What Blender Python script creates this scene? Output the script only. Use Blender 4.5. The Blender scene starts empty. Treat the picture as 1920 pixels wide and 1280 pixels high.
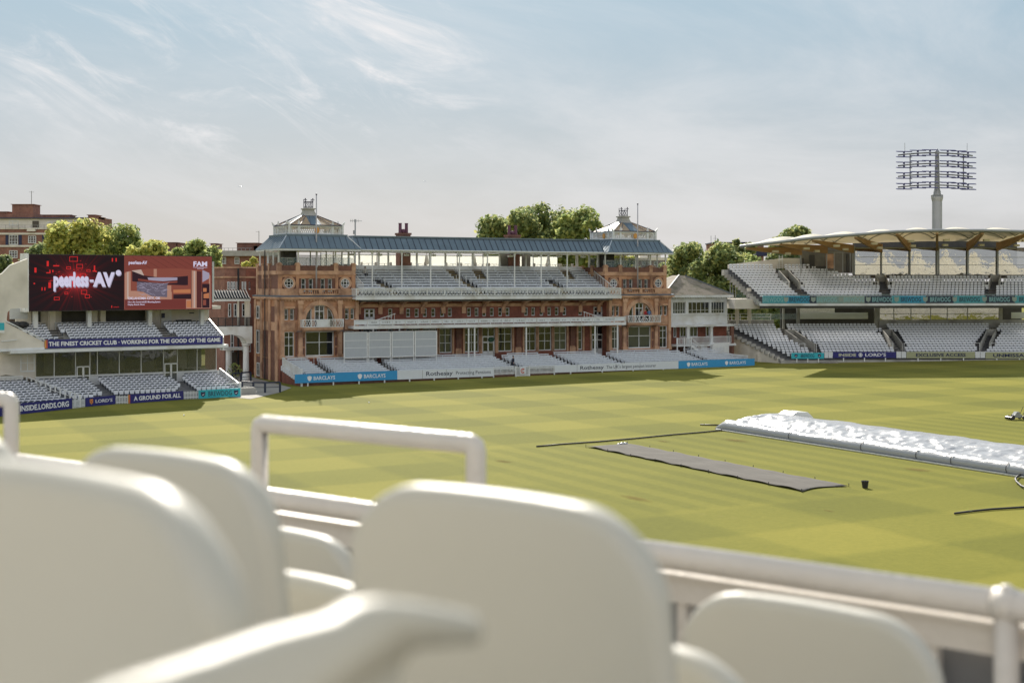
import bpy, math, random
from mathutils import Vector, Matrix, noise
R = random.Random(11)
PI = math.pi
SC = bpy.context.scene
COL = SC.collection
# ---------------------------------------------------------------- camera model and frames
FPX, HZ, CAMH = 2667.0, 531.0, 11.0
TH = math.radians(27.2)
SLOPE = 0.012
CU, SU = math.cos(TH), math.sin(TH)
P0 = (0.0, 149.0 / CU)

def gz(x, y):
    s = (x - P0[0]) * CU + (y - P0[1]) * SU
    return SLOPE * max(-85, min(85, s))

def ground(px, py):
    t = (px - 960) / FPX; v = (py - HZ) / FPX
    Y = (CAMH + SLOPE * P0[1] * SU) / (v + SLOPE * (t * CU + SU))
    return Vector((t * Y, Y, CAMH - v * Y))

class Frame:
    def __init__(s, ox, oy, ang):
        s.o = Vector((ox, oy, 0)); s.a = ang; s.c = math.cos(ang); s.s = math.sin(ang)
        s.M = Matrix.Translation(s.o) @ Matrix.Rotation(ang, 4, 'Z')
    def w(s, x, y, z=0):
        return s.M @ Vector((x, y, z))
    def loc(s, p):
        return s.M.inverted() @ Vector(p)
    def pix(s, px, py, yl=0.0):
        t = (px - 960) / FPX
        on = -s.s * s.o.x + s.c * s.o.y
        Y = (yl + on) / (s.c - s.s * t)
        X = t * Y
        return ((X - s.o.x) * s.c + (Y - s.o.y) * s.s, CAMH - (py - HZ) * Y / FPX)
    def x(s, px, yl=0.0): return s.pix(px, 600, yl)[0]
    def z(s, px, py, yl=0.0): return s.pix(px, py, yl)[1]

PAV = Frame(-3.2 * CU, 157.5 / CU - 3.2 * SU, TH)
# ---------------------------------------------------------------- materials
MATS = {}
def nodes_of(name):
    m = bpy.data.materials.new(name); m.use_nodes = True
    nt = m.node_tree; nt.nodes.clear()
    return m, nt, nt.nodes, nt.links
def mat(name, col, rough=.6, var=.12, scale=3.0, col2=None, metal=0.0, bump=0.0, bscale=30.0, spec=.5, stretch=(1,1,1), trans=0.0, transcol=None, stain=None):
    m, nt, N, L = nodes_of(name)
    out = N.new('ShaderNodeOutputMaterial'); b = N.new('ShaderNodeBsdfPrincipled')
    tc = N.new('ShaderNodeTexCoord'); mp = N.new('ShaderNodeMapping'); mp.inputs['Scale'].default_value = stretch
    L.new(tc.outputs['Object'], mp.inputs['Vector'])
    n = N.new('ShaderNodeTexNoise'); n.inputs['Scale'].default_value = scale; n.inputs['Detail'].default_value = 6; n.inputs['Roughness'].default_value = .65
    L.new(mp.outputs[0], n.inputs['Vector'])
    r = N.new('ShaderNodeValToRGB'); r.color_ramp.elements[0].position = .3; r.color_ramp.elements[1].position = .7
    c2 = col2 or tuple(min(1, c * (1 + var)) for c in col)
    c1 = col if col2 else tuple(c * (1 - var) for c in col)
    r.color_ramp.elements[0].color = (*c1, 1); r.color_ramp.elements[1].color = (*c2, 1)
    L.new(n.outputs['Fac'], r.inputs['Fac'])
    src = r.outputs['Color']
    if stain:
        n3 = N.new('ShaderNodeTexNoise'); n3.inputs['Scale'].default_value = stain[1]; n3.inputs['Detail'].default_value = 5
        r3 = N.new('ShaderNodeValToRGB'); r3.color_ramp.elements[0].position = .47; r3.color_ramp.elements[1].position = .68
        L.new(mp.outputs[0], n3.inputs['Vector']); L.new(n3.outputs['Fac'], r3.inputs['Fac'])
        mx = N.new('ShaderNodeMix'); mx.data_type = 'RGBA'
        L.new(r3.outputs['Color'], mx.inputs['Factor']); L.new(src, mx.inputs['A']); mx.inputs['B'].default_value = (*stain[0], 1)
        src = mx.outputs['Result']
    L.new(src, b.inputs['Base Color'])
    b.inputs['Roughness'].default_value = rough; b.inputs['Metallic'].default_value = metal
    b.inputs['Specular IOR Level'].default_value = spec
    if bump:
        n2 = N.new('ShaderNodeTexNoise'); n2.inputs['Scale'].default_value = bscale; n2.inputs['Detail'].default_value = 4
        L.new(mp.outputs[0], n2.inputs['Vector'])
        bp = N.new('ShaderNodeBump'); bp.inputs['Strength'].default_value = bump; bp.inputs['Distance'].default_value = .05
        L.new(n2.outputs['Fac'], bp.inputs['Height']); L.new(bp.outputs[0], b.inputs['Normal'])
    if trans:
        tr = N.new('ShaderNodeBsdfTranslucent'); tr.inputs['Color'].default_value = (*(transcol or col), 1)
        ms = N.new('ShaderNodeMixShader'); ms.inputs['Fac'].default_value = trans
        L.new(b.outputs[0], ms.inputs[1]); L.new(tr.outputs[0], ms.inputs[2]); L.new(ms.outputs[0], out.inputs['Surface'])
    else:
        L.new(b.outputs[0], out.inputs['Surface'])
    MATS[name] = m; return m
def emit(name, col, k=1.0):
    m, nt, N, L = nodes_of(name)
    out = N.new('ShaderNodeOutputMaterial'); e = N.new('ShaderNodeEmission')
    e.inputs['Color'].default_value = (*col, 1); e.inputs['Strength'].default_value = k
    L.new(e.outputs[0], out.inputs['Surface']); MATS[name] = m; return m
def glass(name, col, rough=.03, alpha=.35, var=.25):
    """window pane: partly see-through, glossy, slightly wavy"""
    m, nt, N, L = nodes_of(name)
    out = N.new('ShaderNodeOutputMaterial'); b = N.new('ShaderNodeBsdfPrincipled')
    b.inputs['Base Color'].default_value = (*col, 1); b.inputs['Roughness'].default_value = rough
    b.inputs['Specular IOR Level'].default_value = .9
    tc = N.new('ShaderNodeTexCoord'); n = N.new('ShaderNodeTexNoise'); n.inputs['Scale'].default_value = .7; n.inputs['Detail'].default_value = 2
    L.new(tc.outputs['Object'], n.inputs['Vector'])
    bp = N.new('ShaderNodeBump'); bp.inputs['Strength'].default_value = var; bp.inputs['Distance'].default_value = .05
    L.new(n.outputs['Fac'], bp.inputs['Height']); L.new(bp.outputs[0], b.inputs['Normal'])
    if alpha < 1:
        t = N.new('ShaderNodeBsdfTransparent'); ms = N.new('ShaderNodeMixShader'); ms.inputs['Fac'].default_value = alpha
        L.new(t.outputs[0], ms.inputs[1]); L.new(b.outputs[0], ms.inputs[2]); L.new(ms.outputs[0], out.inputs['Surface'])
    else:
        L.new(b.outputs[0], out.inputs['Surface'])
    MATS[name] = m; return m
def brickmat(name, c1, c2, mortar, scale=1.0):
    m, nt, N, L = nodes_of(name)
    out = N.new('ShaderNodeOutputMaterial'); b = N.new('ShaderNodeBsdfPrincipled'); b.inputs['Roughness'].default_value = .85
    tc = N.new('ShaderNodeTexCoord'); sp = N.new('ShaderNodeSeparateXYZ'); cb = N.new('ShaderNodeCombineXYZ'); ad = N.new('ShaderNodeMath')
    L.new(tc.outputs['Object'], sp.inputs[0]); L.new(sp.outputs['X'], ad.inputs[0]); L.new(sp.outputs['Y'], ad.inputs[1])
    L.new(ad.outputs[0], cb.inputs['X']); L.new(sp.outputs['Z'], cb.inputs['Y'])
    k = N.new('ShaderNodeTexBrick'); k.inputs['Color1'].default_value = (*c1, 1); k.inputs['Color2'].default_value = (*c2, 1); k.inputs['Mortar'].default_value = (*mortar, 1)
    k.inputs['Scale'].default_value = scale; k.inputs['Mortar Size'].default_value = .012; k.inputs['Brick Width'].default_value = .23; k.inputs['Row Height'].default_value = .08
    L.new(cb.outputs[0], k.inputs['Vector'])
    n = N.new('ShaderNodeTexNoise'); n.inputs['Scale'].default_value = .9; n.inputs['Detail'].default_value = 7; n.inputs['Roughness'].default_value = .7
    L.new(tc.outputs['Object'], n.inputs['Vector'])
    r = N.new('ShaderNodeValToRGB'); r.color_ramp.elements[0].position = .32; r.color_ramp.elements[1].position = .68
    r.color_ramp.elements[0].color = (.62, .6, .6, 1); r.color_ramp.elements[1].color = (1.25, 1.2, 1.15, 1)
    L.new(n.outputs['Fac'], r.inputs['Fac'])
    mx = N.new('ShaderNodeMix'); mx.data_type = 'RGBA'; mx.blend_type = 'MULTIPLY'; mx.inputs['Factor'].default_value = 1
    L.new(k.outputs['Color'], mx.inputs['A']); L.new(r.outputs['Color'], mx.inputs['B']); L.new(mx.outputs['Result'], b.inputs['Base Color'])
    L.new(b.outputs[0], out.inputs['Surface']); MATS[name] = m; return m

mat('white_paint', (.70,.72,.73), .45, .05, 2.0, stain=((.55,.54,.5), .6))
mat('white_metal', (.74,.75,.74), .35, .04, 2.0)
mat('bench_white', (.62,.655,.69), .5, .08, 4.0)
mat('seat_white', (.76,.78,.82), .45, .05, 3.0)
mat('pole_paint', (.42,.41,.44), .5, .1, 3)
mat('seat_dark', (.045,.055,.075), .6, .15, 4.0)  # dark tone of backrest tops, boxes below the backs and brackets
mat('tread_grey', (.20,.20,.205), .9, .15, 1.5)
mat('seat_plastic', (.585,.57,.515), .42, .03, 1.5, trans=.25, transcol=(.74,.69,.57), spec=.45, bump=.06, bscale=140)
mat('rail_paint', (.66,.60,.53), .35, .04, 9.0, bump=.15, bscale=60)
mat('concrete', (.40,.39,.36), .9, .12, 1.2, stain=((.26,.25,.23), .5))
mat('cream_render', (.74,.69,.61), .85, .05, .8, stain=((.58,.54,.47), .35))
mat('tread_dark', (.12,.12,.125), .85, .2, 2.0)
mat('step_brown', (.10,.085,.07), .85, .25, 2.0)
mat('yellow_edge', (.50,.36,.08), .7, .2, 3.0)
mat('terracotta', (.40,.195,.105), .8, .2, 1.4, col2=(.56,.31,.18), bump=.2, bscale=9, stain=((.17,.095,.065), .45))
mat('pale_terracotta', (.49,.28,.17), .8, .15, 2.2, col2=(.63,.40,.26), stain=((.27,.15,.10), .7))
brickmat('red_brick', (.225,.058,.037), (.28,.082,.05), (.22,.12,.09))
brickmat('dark_brick', (.16,.06,.042), (.21,.08,.055), (.2,.14,.11))
brickmat('far_brick', (.25,.10,.07), (.31,.13,.09), (.3,.2,.16))
mat('slate_metal', (.135,.18,.22), .45, .12, .7, metal=.35)
mat('lead_blue', (.10,.125,.16), .5, .12, 2)
mat('seam_dark', (.04,.055,.08), .5, .1, 2)
mat('dark_iron', (.055,.05,.085), .5, .2, 4)
mat('black_iron', (.02,.02,.024), .5, .2, 4)
mat('navy_steel', (.018,.028,.055), .5, .2, 4)
mat('roof_pane', (.62,.52,.40), .35, .06, 2, trans=.6, transcol=(.9,.75,.55))
mat('frosted_screen', (.80,.82,.80), .5, .03, 1, trans=.6, transcol=(.95,.95,.9))
mat('sight_cloth', (.50,.53,.55), .8, .05, 1.2, stretch=(3,1,1), trans=.12, transcol=(.5,.55,.6))
mat('sign_sky_blue', (.035,.30,.60), .45, .04, 2)
mat('sign_white', (.68,.72,.76), .45, .03, 2)
mat('sign_navy', (.018,.018,.16), .4, .08, 2)
mat('sign_teal', (.03,.42,.50), .4, .05, 2)
mat('sign_khaki', (.36,.37,.22), .5, .05, 2)
mat('ink_navy', (.015,.02,.07), .5, .05, 3)
mat('ink_grey', (.035,.045,.075), .5, .05, 3)
mat('ink_white', (.82,.83,.85), .5, .02, 3)
mat('ink_pale', (.55,.56,.42), .5, .02, 3)
mat('ink_gold', (.62,.30,.07), .5, .05, 3)
mat('ink_red', (.55,.10,.05), .5, .05, 3)
mat('oak_glulam', (.40,.235,.105), .6, .18, 1.6, stretch=(.6,.6,4))
mat('roof_fabric', (.78,.74,.64), .6, .04, .8, trans=.35, transcol=(.85,.78,.62))
mat('steel_grey', (.30,.31,.31), .4, .08, 2, metal=.3)
mat('mast_grey', (.36,.37,.38), .45, .06, 1.5, metal=.2)
mat('lamp_blue', (.05,.05,.16), .4, .2, 5)
mat('tile_brown', (.22,.185,.145), .9, .25, 6, col2=(.34,.29,.235), stain=((.15,.14,.09), 1.1))
mat('tile_black', (.018,.018,.02), .45, .2, 4)
mat('paving', (.30,.28,.25), .9, .15, 1.5)
mat('rubber_black', (.02,.02,.022), .6, .2, 4)
mat('mesh_grey', (.082,.075,.066), 1.0, .14, 1.4, col2=(.118,.107,.094), bump=.35, bscale=3, stretch=(1,.4,1))
mat('sheet_white', (.36,.365,.385), .27, .03, 1.0, bump=.45, bscale=5.5, stretch=(1,.6,1), spec=.55)
mat('aluminium', (.55,.57,.60), .35, .06, 4, metal=.6)
mat('bark', (.075,.055,.04), .9, .3, 5)
mat('parasol_cloth', (.52,.50,.44), .85, .08, 4)
mat('wood_furn', (.42,.40,.36), .7, .15, 5)
mat('pot_plum', (.14,.055,.085), .8, .2, 6)
mat('skin', (.42,.26,.19), .6, .05, 9)
mat('cloth_navy', (.022,.025,.045), .85, .2, 9)
mat('cloth_red', (.38,.03,.03), .85, .2, 9)
mat('cloth_blue', (.10,.22,.42), .85, .2, 9)
mat('cloth_white', (.62,.60,.58), .85, .1, 9)
mat('hair_dark', (.03,.022,.018), .8, .2, 9)
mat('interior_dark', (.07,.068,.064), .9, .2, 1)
mat('interior_mid', (.17,.16,.14), .9, .2, .8)
mat('interior_light', (.52,.49,.42), .85, .12, .8)
mat('panel_white', (.80,.80,.78), .9, .18, 9)
mat('green_door', (.03,.10,.06), .6, .1, 3)
glass('pane_dark', (.018,.022,.026), .02, .8)
glass('pane_clear', (.10,.12,.11), .02, .32, .12)
glass('pane_office', (.10,.11,.085), .02, .42, .2)
def coated(name, fac, col=(.78,.78,.76), base=(.03,.03,.028)):
    m, nt, N, L = nodes_of(name)
    out = N.new('ShaderNodeOutputMaterial'); g = N.new('ShaderNodeBsdfGlossy'); g.inputs['Color'].default_value = (*col, 1); g.inputs['Roughness'].default_value = .015
    tc = N.new('ShaderNodeTexCoord'); n = N.new('ShaderNodeTexNoise'); n.inputs['Scale'].default_value = .6; n.inputs['Detail'].default_value = 3; L.new(tc.outputs['Object'], n.inputs['Vector'])
    bp = N.new('ShaderNodeBump'); bp.inputs['Strength'].default_value = .13; bp.inputs['Distance'].default_value = .05; L.new(n.outputs['Fac'], bp.inputs['Height']); L.new(bp.outputs[0], g.inputs['Normal'])
    t = N.new('ShaderNodeBsdfTransparent'); t.inputs['Color'].default_value = (.55,.55,.52,1); ms = N.new('ShaderNodeMixShader'); ms.inputs['Fac'].default_value = fac
    L.new(t.outputs[0], ms.inputs[1]); L.new(g.outputs[0], ms.inputs[2]); L.new(ms.outputs[0], out.inputs['Surface']); MATS[name] = m
coated('pane_glossy', .42); coated('pane_mirror', .36)
glass('pane_dark_b', (.05,.06,.068), .03, .92, .3)
glass('glass_rail', (.16,.26,.26), .03, .25, .05)
# ---------------------------------------------------------------- mesh builder
class MB:
    def __init__(s, M=None):
        s.v = []; s.f = []; s.M = M or Matrix.Identity(4)
    def add(s, vs, fs):
        o = len(s.v); s.v += [tuple(s.M @ Vector(p)) for p in vs]; s.f += [tuple(i + o for i in f) for f in fs]; return s
    def box(s, x0, x1, y0, y1, z0, z1):
        return s.add([(x0,y0,z0),(x1,y0,z0),(x1,y1,z0),(x0,y1,z0),(x0,y0,z1),(x1,y0,z1),(x1,y1,z1),(x0,y1,z1)],
                     [(0,3,2,1),(4,5,6,7),(0,1,5,4),(1,2,6,5),(2,3,7,6),(3,0,4,7)])
    def cbox(s, x, y, z, sx, sy, sz): return s.box(x-sx/2, x+sx/2, y-sy/2, y+sy/2, z-sz/2, z+sz/2)
    def prism(s, pts, ax, a, b):
        n = len(pts)
        def P(p, t):
            return {'y': (p[0], t, p[1]), 'z': (p[0], p[1], t), 'x': (t, p[0], p[1])}[ax]
        vs = [P(p, a) for p in pts] + [P(p, b) for p in pts]
        fs = [tuple(range(n))[::-1], tuple(range(n, 2*n))] + [(i, (i+1) % n, n + (i+1) % n, n + i) for i in range(n)]
        if ax == 'y': fs = [f[::-1] for f in fs]
        return s.add(vs, fs)
    def bar(s, p, q, w, d=None, up=(0,0,1)):
        """rectangular bar from p to q, w across, d along up"""
        p, q = Vector(p), Vector(q); d = d or w; t = (q - p).normalized(); u = Vector(up)
        sd = t.cross(u)
        if sd.length < 1e-4: sd = t.cross(Vector((1,0,0)))
        sd.normalize(); u = sd.cross(t).normalized()
        vs = []
        for c in (p, q):
            for a, b in ((-1,-1),(1,-1),(1,1),(-1,1)): vs.append(c + sd * a * w / 2 + u * b * d / 2)
        return s.add(vs, [(0,1,2,3),(7,6,5,4),(0,4,5,1),(1,5,6,2),(2,6,7,3),(3,7,4,0)])
    def tube(s, pts, r, n=8, cap=True):
        pts = [Vector(p) for p in pts]; rr = r if isinstance(r, (list, tuple)) else [r] * len(pts)
        rings = []; prev = None
        for i, p in enumerate(pts):
            t = (pts[min(i+1, len(pts)-1)] - pts[max(i-1, 0)]).normalized()
            if prev is None:
                a = Vector((0,0,1)) if abs(t.z) < .9 else Vector((1,0,0)); sd = t.cross(a).normalized()
            else:
                sd = (prev - t * prev.dot(t)).normalized()
            prev = sd; u = sd.cross(t)
            rings.append([p + (sd * math.cos(2*PI*k/n) + u * math.sin(2*PI*k/n)) * rr[i] for k in range(n)])
        return s.loft(rings, cap)
    def loft(s, rings, cap=True, closed=True):
        n = len(rings[0]); vs = [tuple(p) for r in rings for p in r]; fs = []
        for i in range(len(rings) - 1):
            for k in range(n if closed else n - 1):
                a = i*n + k; b = i*n + (k+1) % n
                fs.append((a, b, b + n, a + n))
        if cap and closed: fs += [tuple(range(n))[::-1], tuple(range((len(rings)-1)*n, len(rings)*n))]
        return s.add(vs, fs)
    def lathe(s, prof, cx=0, cy=0, n=12):
        return s.loft([[(cx + r*math.cos(2*PI*k/n), cy + r*math.sin(2*PI*k/n), z) for k in range(n)] for r, z in prof])
    def ball(s, c, r, nu=8, nv=6):
        rx, ry, rz = (r, r, r) if not isinstance(r, (tuple, list)) else r
        rings = []
        for j in range(nv + 1):
            a = PI * j / nv; q = max(.02, math.sin(a))
            rings.append([(c[0] + rx*q*math.cos(2*PI*k/nu), c[1] + ry*q*math.sin(2*PI*k/nu), c[2] - rz*math.cos(a)) for k in range(nu)])
        return s.loft(rings)
    def wall(s, x0, x1, z0, z1, y0, y1, holes):
        """slab with rectangular openings (hx0,hx1,hz0,hz1)"""
        xs = sorted({x0, x1, *[min(max(h[i], x0), x1) for h in holes for i in (0, 1)]})
        zs = sorted({z0, z1, *[min(max(h[i], z0), z1) for h in holes for i in (2, 3)]})
        for j in range(len(zs) - 1):
            zc = (zs[j] + zs[j+1]) / 2; run = None
            for i in range(len(xs)):
                solid = i < len(xs) - 1 and not any(h[0] < (xs[i]+xs[i+1])/2 < h[1] and h[2] < zc < h[3] for h in holes)
                if solid and run is None: run = xs[i]
                if not solid and run is not None:
                    s.box(run, xs[i], y0, y1, zs[j], zs[j+1]); run = None
        return s
    def mesh(s, name, material, smooth=False):
        me = bpy.data.meshes.new(name); me.from_pydata(s.v, [], s.f); me.update()
        if material: me.materials.append(MATS[material])
        if smooth:
            for p in me.polygons: p.use_smooth = True
        return me
    def build(s, name, material, parent=None, smooth=False, loc=None, rotz=0):
        o = bpy.data.objects.new(name, s.mesh(name, material, smooth)); COL.objects.link(o)
        if parent: o.parent = parent
        if loc is not None: o.location = loc
        if rotz: o.rotation_euler = (0, 0, rotz)
        return o

def tag(o, label=None, cat=None, group=None, kind=None):
    if label: o['label'] = label
    if cat: o['category'] = cat
    if group: o['group'] = group
    if kind: o['kind'] = kind
    return o
def thing(name, label, cat, loc=(0,0,0), rotz=0, group=None):
    o = bpy.data.objects.new(name, None); COL.objects.link(o); o.empty_display_size = .2
    o.location = loc; o.rotation_euler = (0, 0, rotz)
    return tag(o, label, cat, group)
def in_frame(fr, name, label, cat, x, y, z, group=None, rot=0):
    return thing(name, label, cat, fr.w(x, y, z), fr.a + rot, group)
def copy_tree(o, parent=None):
    c = o.copy(); COL.objects.link(c)
    if parent: c.parent = parent
    for ch in list(o.children): copy_tree(ch, c)
    return c
ORD = ['first','second','third','fourth','fifth','sixth','seventh','eighth','ninth','tenth','eleventh','twelfth','thirteenth','fourteenth','fifteenth']
# ---------------------------------------------------------------- lettering: text turned into a thin mesh
TXT_DG = []
def text_mesh(s, width, height, material, bold=.0, depth=.012, name='lettering', spacing=1.0):
    cu = bpy.data.curves.new('letters', 'FONT'); cu.body = s; cu.extrude = .5; cu.offset = bold; cu.space_character = spacing; cu.resolution_u = 2
    ob = bpy.data.objects.new('letters', cu); COL.objects.link(ob)
    dg = bpy.context.evaluated_depsgraph_get(); dg.update()
    me = bpy.data.meshes.new_from_object(ob.evaluated_get(dg))
    bpy.data.objects.remove(ob); bpy.data.curves.remove(cu)
    xs = [v.co.x for v in me.vertices]; ys = [v.co.y for v in me.vertices]
    x0, x1, y0, y1 = min(xs), max(xs), min(ys), max(ys)
    for v in me.vertices:   # text plane -> x right, z up, y depth (towards -y = viewer)
        x = (v.co.x - (x0+x1)/2) * width / (x1-x0); z = (v.co.y - (y0+y1)/2) * height / (y1-y0); y = -v.co.z * depth
        v.co = (x, y, z)
    me.materials.clear(); me.materials.append(MATS[material]); me.name = name
    return me
def text(s, width, height, material, parent, loc, bold=.0, rotz=0, depth=.012, name='lettering', spacing=1.0):
    o = bpy.data.objects.new(name, text_mesh(s, width, height, material, bold, depth, name, spacing)); COL.objects.link(o)
    o.parent = parent; o.location = loc; o.rotation_euler = (0, 0, rotz)
    return o
# ---------------------------------------------------------------- leaves
def leafmat(name, c1, c2, c3):
    m, nt, N, L = nodes_of(name)
    out = N.new('ShaderNodeOutputMaterial'); b = N.new('ShaderNodeBsdfPrincipled'); b.inputs['Roughness'].default_value = .55; b.inputs['Specular IOR Level'].default_value = .3
    g = N.new('ShaderNodeNewGeometry'); r = N.new('ShaderNodeValToRGB'); L.new(g.outputs['Random Per Island'], r.inputs['Fac'])
    r.color_ramp.elements[0].color = (*c1, 1); r.color_ramp.elements[1].color = (*c3, 1); e = r.color_ramp.elements.new(.55); e.color = (*c2, 1)
    tc = N.new('ShaderNodeTexCoord'); n = N.new('ShaderNodeTexNoise'); n.inputs['Scale'].default_value = .35; n.inputs['Detail'].default_value = 3; L.new(tc.outputs['Object'], n.inputs['Vector'])
    hs = N.new('ShaderNodeHueSaturation'); mr = N.new('ShaderNodeMapRange'); mr.inputs['From Min'].default_value = .3; mr.inputs['From Max'].default_value = .7; mr.inputs['To Min'].default_value = .65; mr.inputs['To Max'].default_value = 1.35
    L.new(n.outputs['Fac'], mr.inputs['Value']); L.new(mr.outputs['Result'], hs.inputs['Value']); L.new(r.outputs['Color'], hs.inputs['Color'])
    L.new(hs.outputs['Color'], b.inputs['Base Color'])
    t = N.new('ShaderNodeBsdfTranslucent'); g2 = N.new('ShaderNodeGamma'); g2.inputs['Gamma'].default_value = .72; L.new(hs.outputs['Color'], g2.inputs['Color']); L.new(g2.outputs[0], t.inputs['Color']); ms = N.new('ShaderNodeMixShader'); ms.inputs['Fac'].default_value = .55
    L.new(b.outputs[0], ms.inputs[1]); L.new(t.outputs[0], ms.inputs[2]); L.new(ms.outputs[0], out.inputs['Surface']); MATS[name] = m
leafmat('leaf_a', (.12,.18,.06), (.27,.33,.09), (.48,.47,.13))
leafmat('leaf_b', (.105,.155,.06), (.24,.295,.095), (.46,.44,.13))
leafmat('leaf_dark', (.08,.125,.06), (.18,.23,.085), (.33,.34,.11))
leafmat('leaf_yellow', (.24,.30,.075), (.43,.43,.095), (.62,.55,.13))
# ---------------------------------------------------------------- world, sun, camera
SUN_EL = math.radians(33.4)
sx, sy = .32 * CU - .947 * SU, .32 * SU + .947 * CU
SUN_ROT = math.atan2(sx, sy)
wd = bpy.data.worlds.new('World'); SC.world = wd; wd.use_nodes = True
nt = wd.node_tree; nt.nodes.clear(); N = nt.nodes; L = nt.links
out = N.new('ShaderNodeOutputWorld'); bg = N.new('ShaderNodeBackground'); bg.inputs['Strength'].default_value = .1
sk = N.new('ShaderNodeTexSky'); sk.sky_type = 'NISHITA'; sk.sun_disc = False; sk.sun_elevation = SUN_EL; sk.sun_rotation = SUN_ROT
sk.altitude = 60; sk.air_density = 1.0; sk.dust_density = 1.6; sk.ozone_density = 1.6
tc = N.new('ShaderNodeTexCoord'); sp = N.new('ShaderNodeSeparateXYZ'); L.new(tc.outputs['Generated'], sp.inputs[0])
def mth(op, a, b=None, c=None, clamp=False):
    n = N.new('ShaderNodeMath'); n.operation = op; n.use_clamp = clamp
    for i, q in enumerate((a, b, c)):
        if q is None: continue
        if isinstance(q, (int, float)): n.inputs[i].default_value = q
        else: L.new(q, n.inputs[i])
    return n.outputs[0]
def rng(src, a, b, ta=0.0, tb=1.0):
    r = N.new('ShaderNodeMapRange'); r.interpolation_type = 'SMOOTHSTEP'; r.inputs['From Min'].default_value = a; r.inputs['From Max'].default_value = b; r.inputs['To Min'].default_value = ta; r.inputs['To Max'].default_value = tb
    L.new(src, r.inputs['Value']); return r.outputs['Result']
cb = N.new('ShaderNodeCombineXYZ'); L.new(sp.outputs['X'], cb.inputs['X']); L.new(sp.outputs['Z'], cb.inputs['Y']); L.new(mth('MULTIPLY', sp.outputs['Y'], .35), cb.inputs['Z'])
def cirrus(rot, scl, detail, rough, dist, lo, hi, off):
    m1 = N.new('ShaderNodeMapping'); m1.inputs['Rotation'].default_value = (0, 0, math.radians(rot)); L.new(cb.outputs[0], m1.inputs['Vector'])
    mp = N.new('ShaderNodeMapping'); mp.inputs['Scale'].default_value = scl; mp.inputs['Location'].default_value = off; L.new(m1.outputs[0], mp.inputs['Vector'])
    n = N.new('ShaderNodeTexNoise'); n.inputs['Scale'].default_value = 1; n.inputs['Detail'].default_value = detail; n.inputs['Roughness'].default_value = rough; n.inputs['Distortion'].default_value = dist
    L.new(mp.outputs[0], n.inputs['Vector']); return rng(n.outputs['Fac'], lo, hi)
c1 = cirrus(17, (7.5, 25, 3), 12, .66, .55, .50, .80, (2.4, .7, 0))
c1b = cirrus(34, (10, 40, 3), 12, .7, .8, .50, .82, (5.1, 2.2, 0))
c2 = cirrus(10, (4.5, 9, 2), 4, .5, .3, .42, .62, (1.2, 3.9, 0))
c3 = cirrus(6, (3.0, 9, 2), 7, .62, .5, .38, .72, (7.7, 3.0, 0))
left = mth('MULTIPLY', rng(sp.outputs['X'], .06, -.10, .14, 1.0), rng(sp.outputs['Z'], .05, .13, .15, 1.0))
cl = mth('MULTIPLY', mth('MULTIPLY', mth('ADD', c1, mth('MULTIPLY', c1b, .6)), mth('ADD', mth('MULTIPLY', c2, .8), .2)), left)
cl = mth('ADD', mth('MULTIPLY', cl, 1.25), mth('MULTIPLY', c3, .48), clamp=True)
mx = N.new('ShaderNodeMix'); mx.data_type = 'RGBA'; mx.inputs['Factor'].default_value = .07      # thin high haze over the clear sky
tint = N.new('ShaderNodeMix'); tint.data_type = 'RGBA'; L.new(rng(sp.outputs['Z'], .0, .24), tint.inputs['Factor'])
tint.inputs['A'].default_value = (3.25, 3.28, 3.42, 1); tint.inputs['B'].default_value = (2.05, 3.05, 3.75, 1)
L.new(tint.outputs['Result'], mx.inputs['A']); L.new(sk.outputs[0], mx.inputs['B'])
veil = N.new('ShaderNodeMix'); veil.data_type = 'RGBA'; L.new(cl, veil.inputs['Factor']); L.new(mx.outputs['Result'], veil.inputs['A']); veil.inputs['B'].default_value = (5.5, 5.45, 5.5, 1)
# added fill: the unseen sky behind the seats is brightened to light shaded fronts
back = N.new('ShaderNodeMapRange'); back.interpolation_type = 'SMOOTHSTEP'; back.inputs['From Min'].default_value = .15; back.inputs['From Max'].default_value = -.6; back.inputs['To Min'].default_value = 1.0; back.inputs['To Max'].default_value = 1.75
L.new(sp.outputs['Y'], back.inputs['Value'])
vm = N.new('ShaderNodeVectorMath'); vm.operation = 'SCALE'; back_fill = N.new('ShaderNodeMix'); back_fill.data_type = 'RGBA'; L.new(rng(sp.outputs['Y'], .2, -.3), back_fill.inputs['Factor']); L.new(veil.outputs['Result'], back_fill.inputs['A']); back_fill.inputs['B'].default_value = (2.85, 2.95, 3.1, 1)
L.new(back_fill.outputs['Result'], vm.inputs[0]); L.new(back.outputs['Result'], vm.inputs['Scale'])
L.new(vm.outputs[0], bg.inputs['Color']); L.new(bg.outputs[0], out.inputs['Surface'])
sun = bpy.data.lights.new('sun', 'SUN'); sun.energy = 5.0; sun.angle = math.radians(.53); sun.color = (1.0, .93, .82)
so = bpy.data.objects.new('sun', sun); COL.objects.link(so)
sv = Vector((sx * math.cos(SUN_EL), sy * math.cos(SUN_EL), math.sin(SUN_EL)))
so.rotation_euler = sv.to_track_quat('Z', 'Y').to_euler(); so.location = sv * 300
cam = bpy.data.cameras.new('camera'); co = bpy.data.objects.new('camera', cam); COL.objects.link(co); SC.camera = co
co.location = (0, 0, CAMH); co.rotation_euler = (PI / 2, 0, 0)
cam.sensor_width = 36; cam.lens = FPX / 1920 * 36; cam.shift_y = -(640 - HZ) / 1920; cam.clip_start = .05; cam.clip_end = 6000
cam.dof.use_dof = True; cam.dof.focus_distance = 165; cam.dof.aperture_fstop = 3.4
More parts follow.
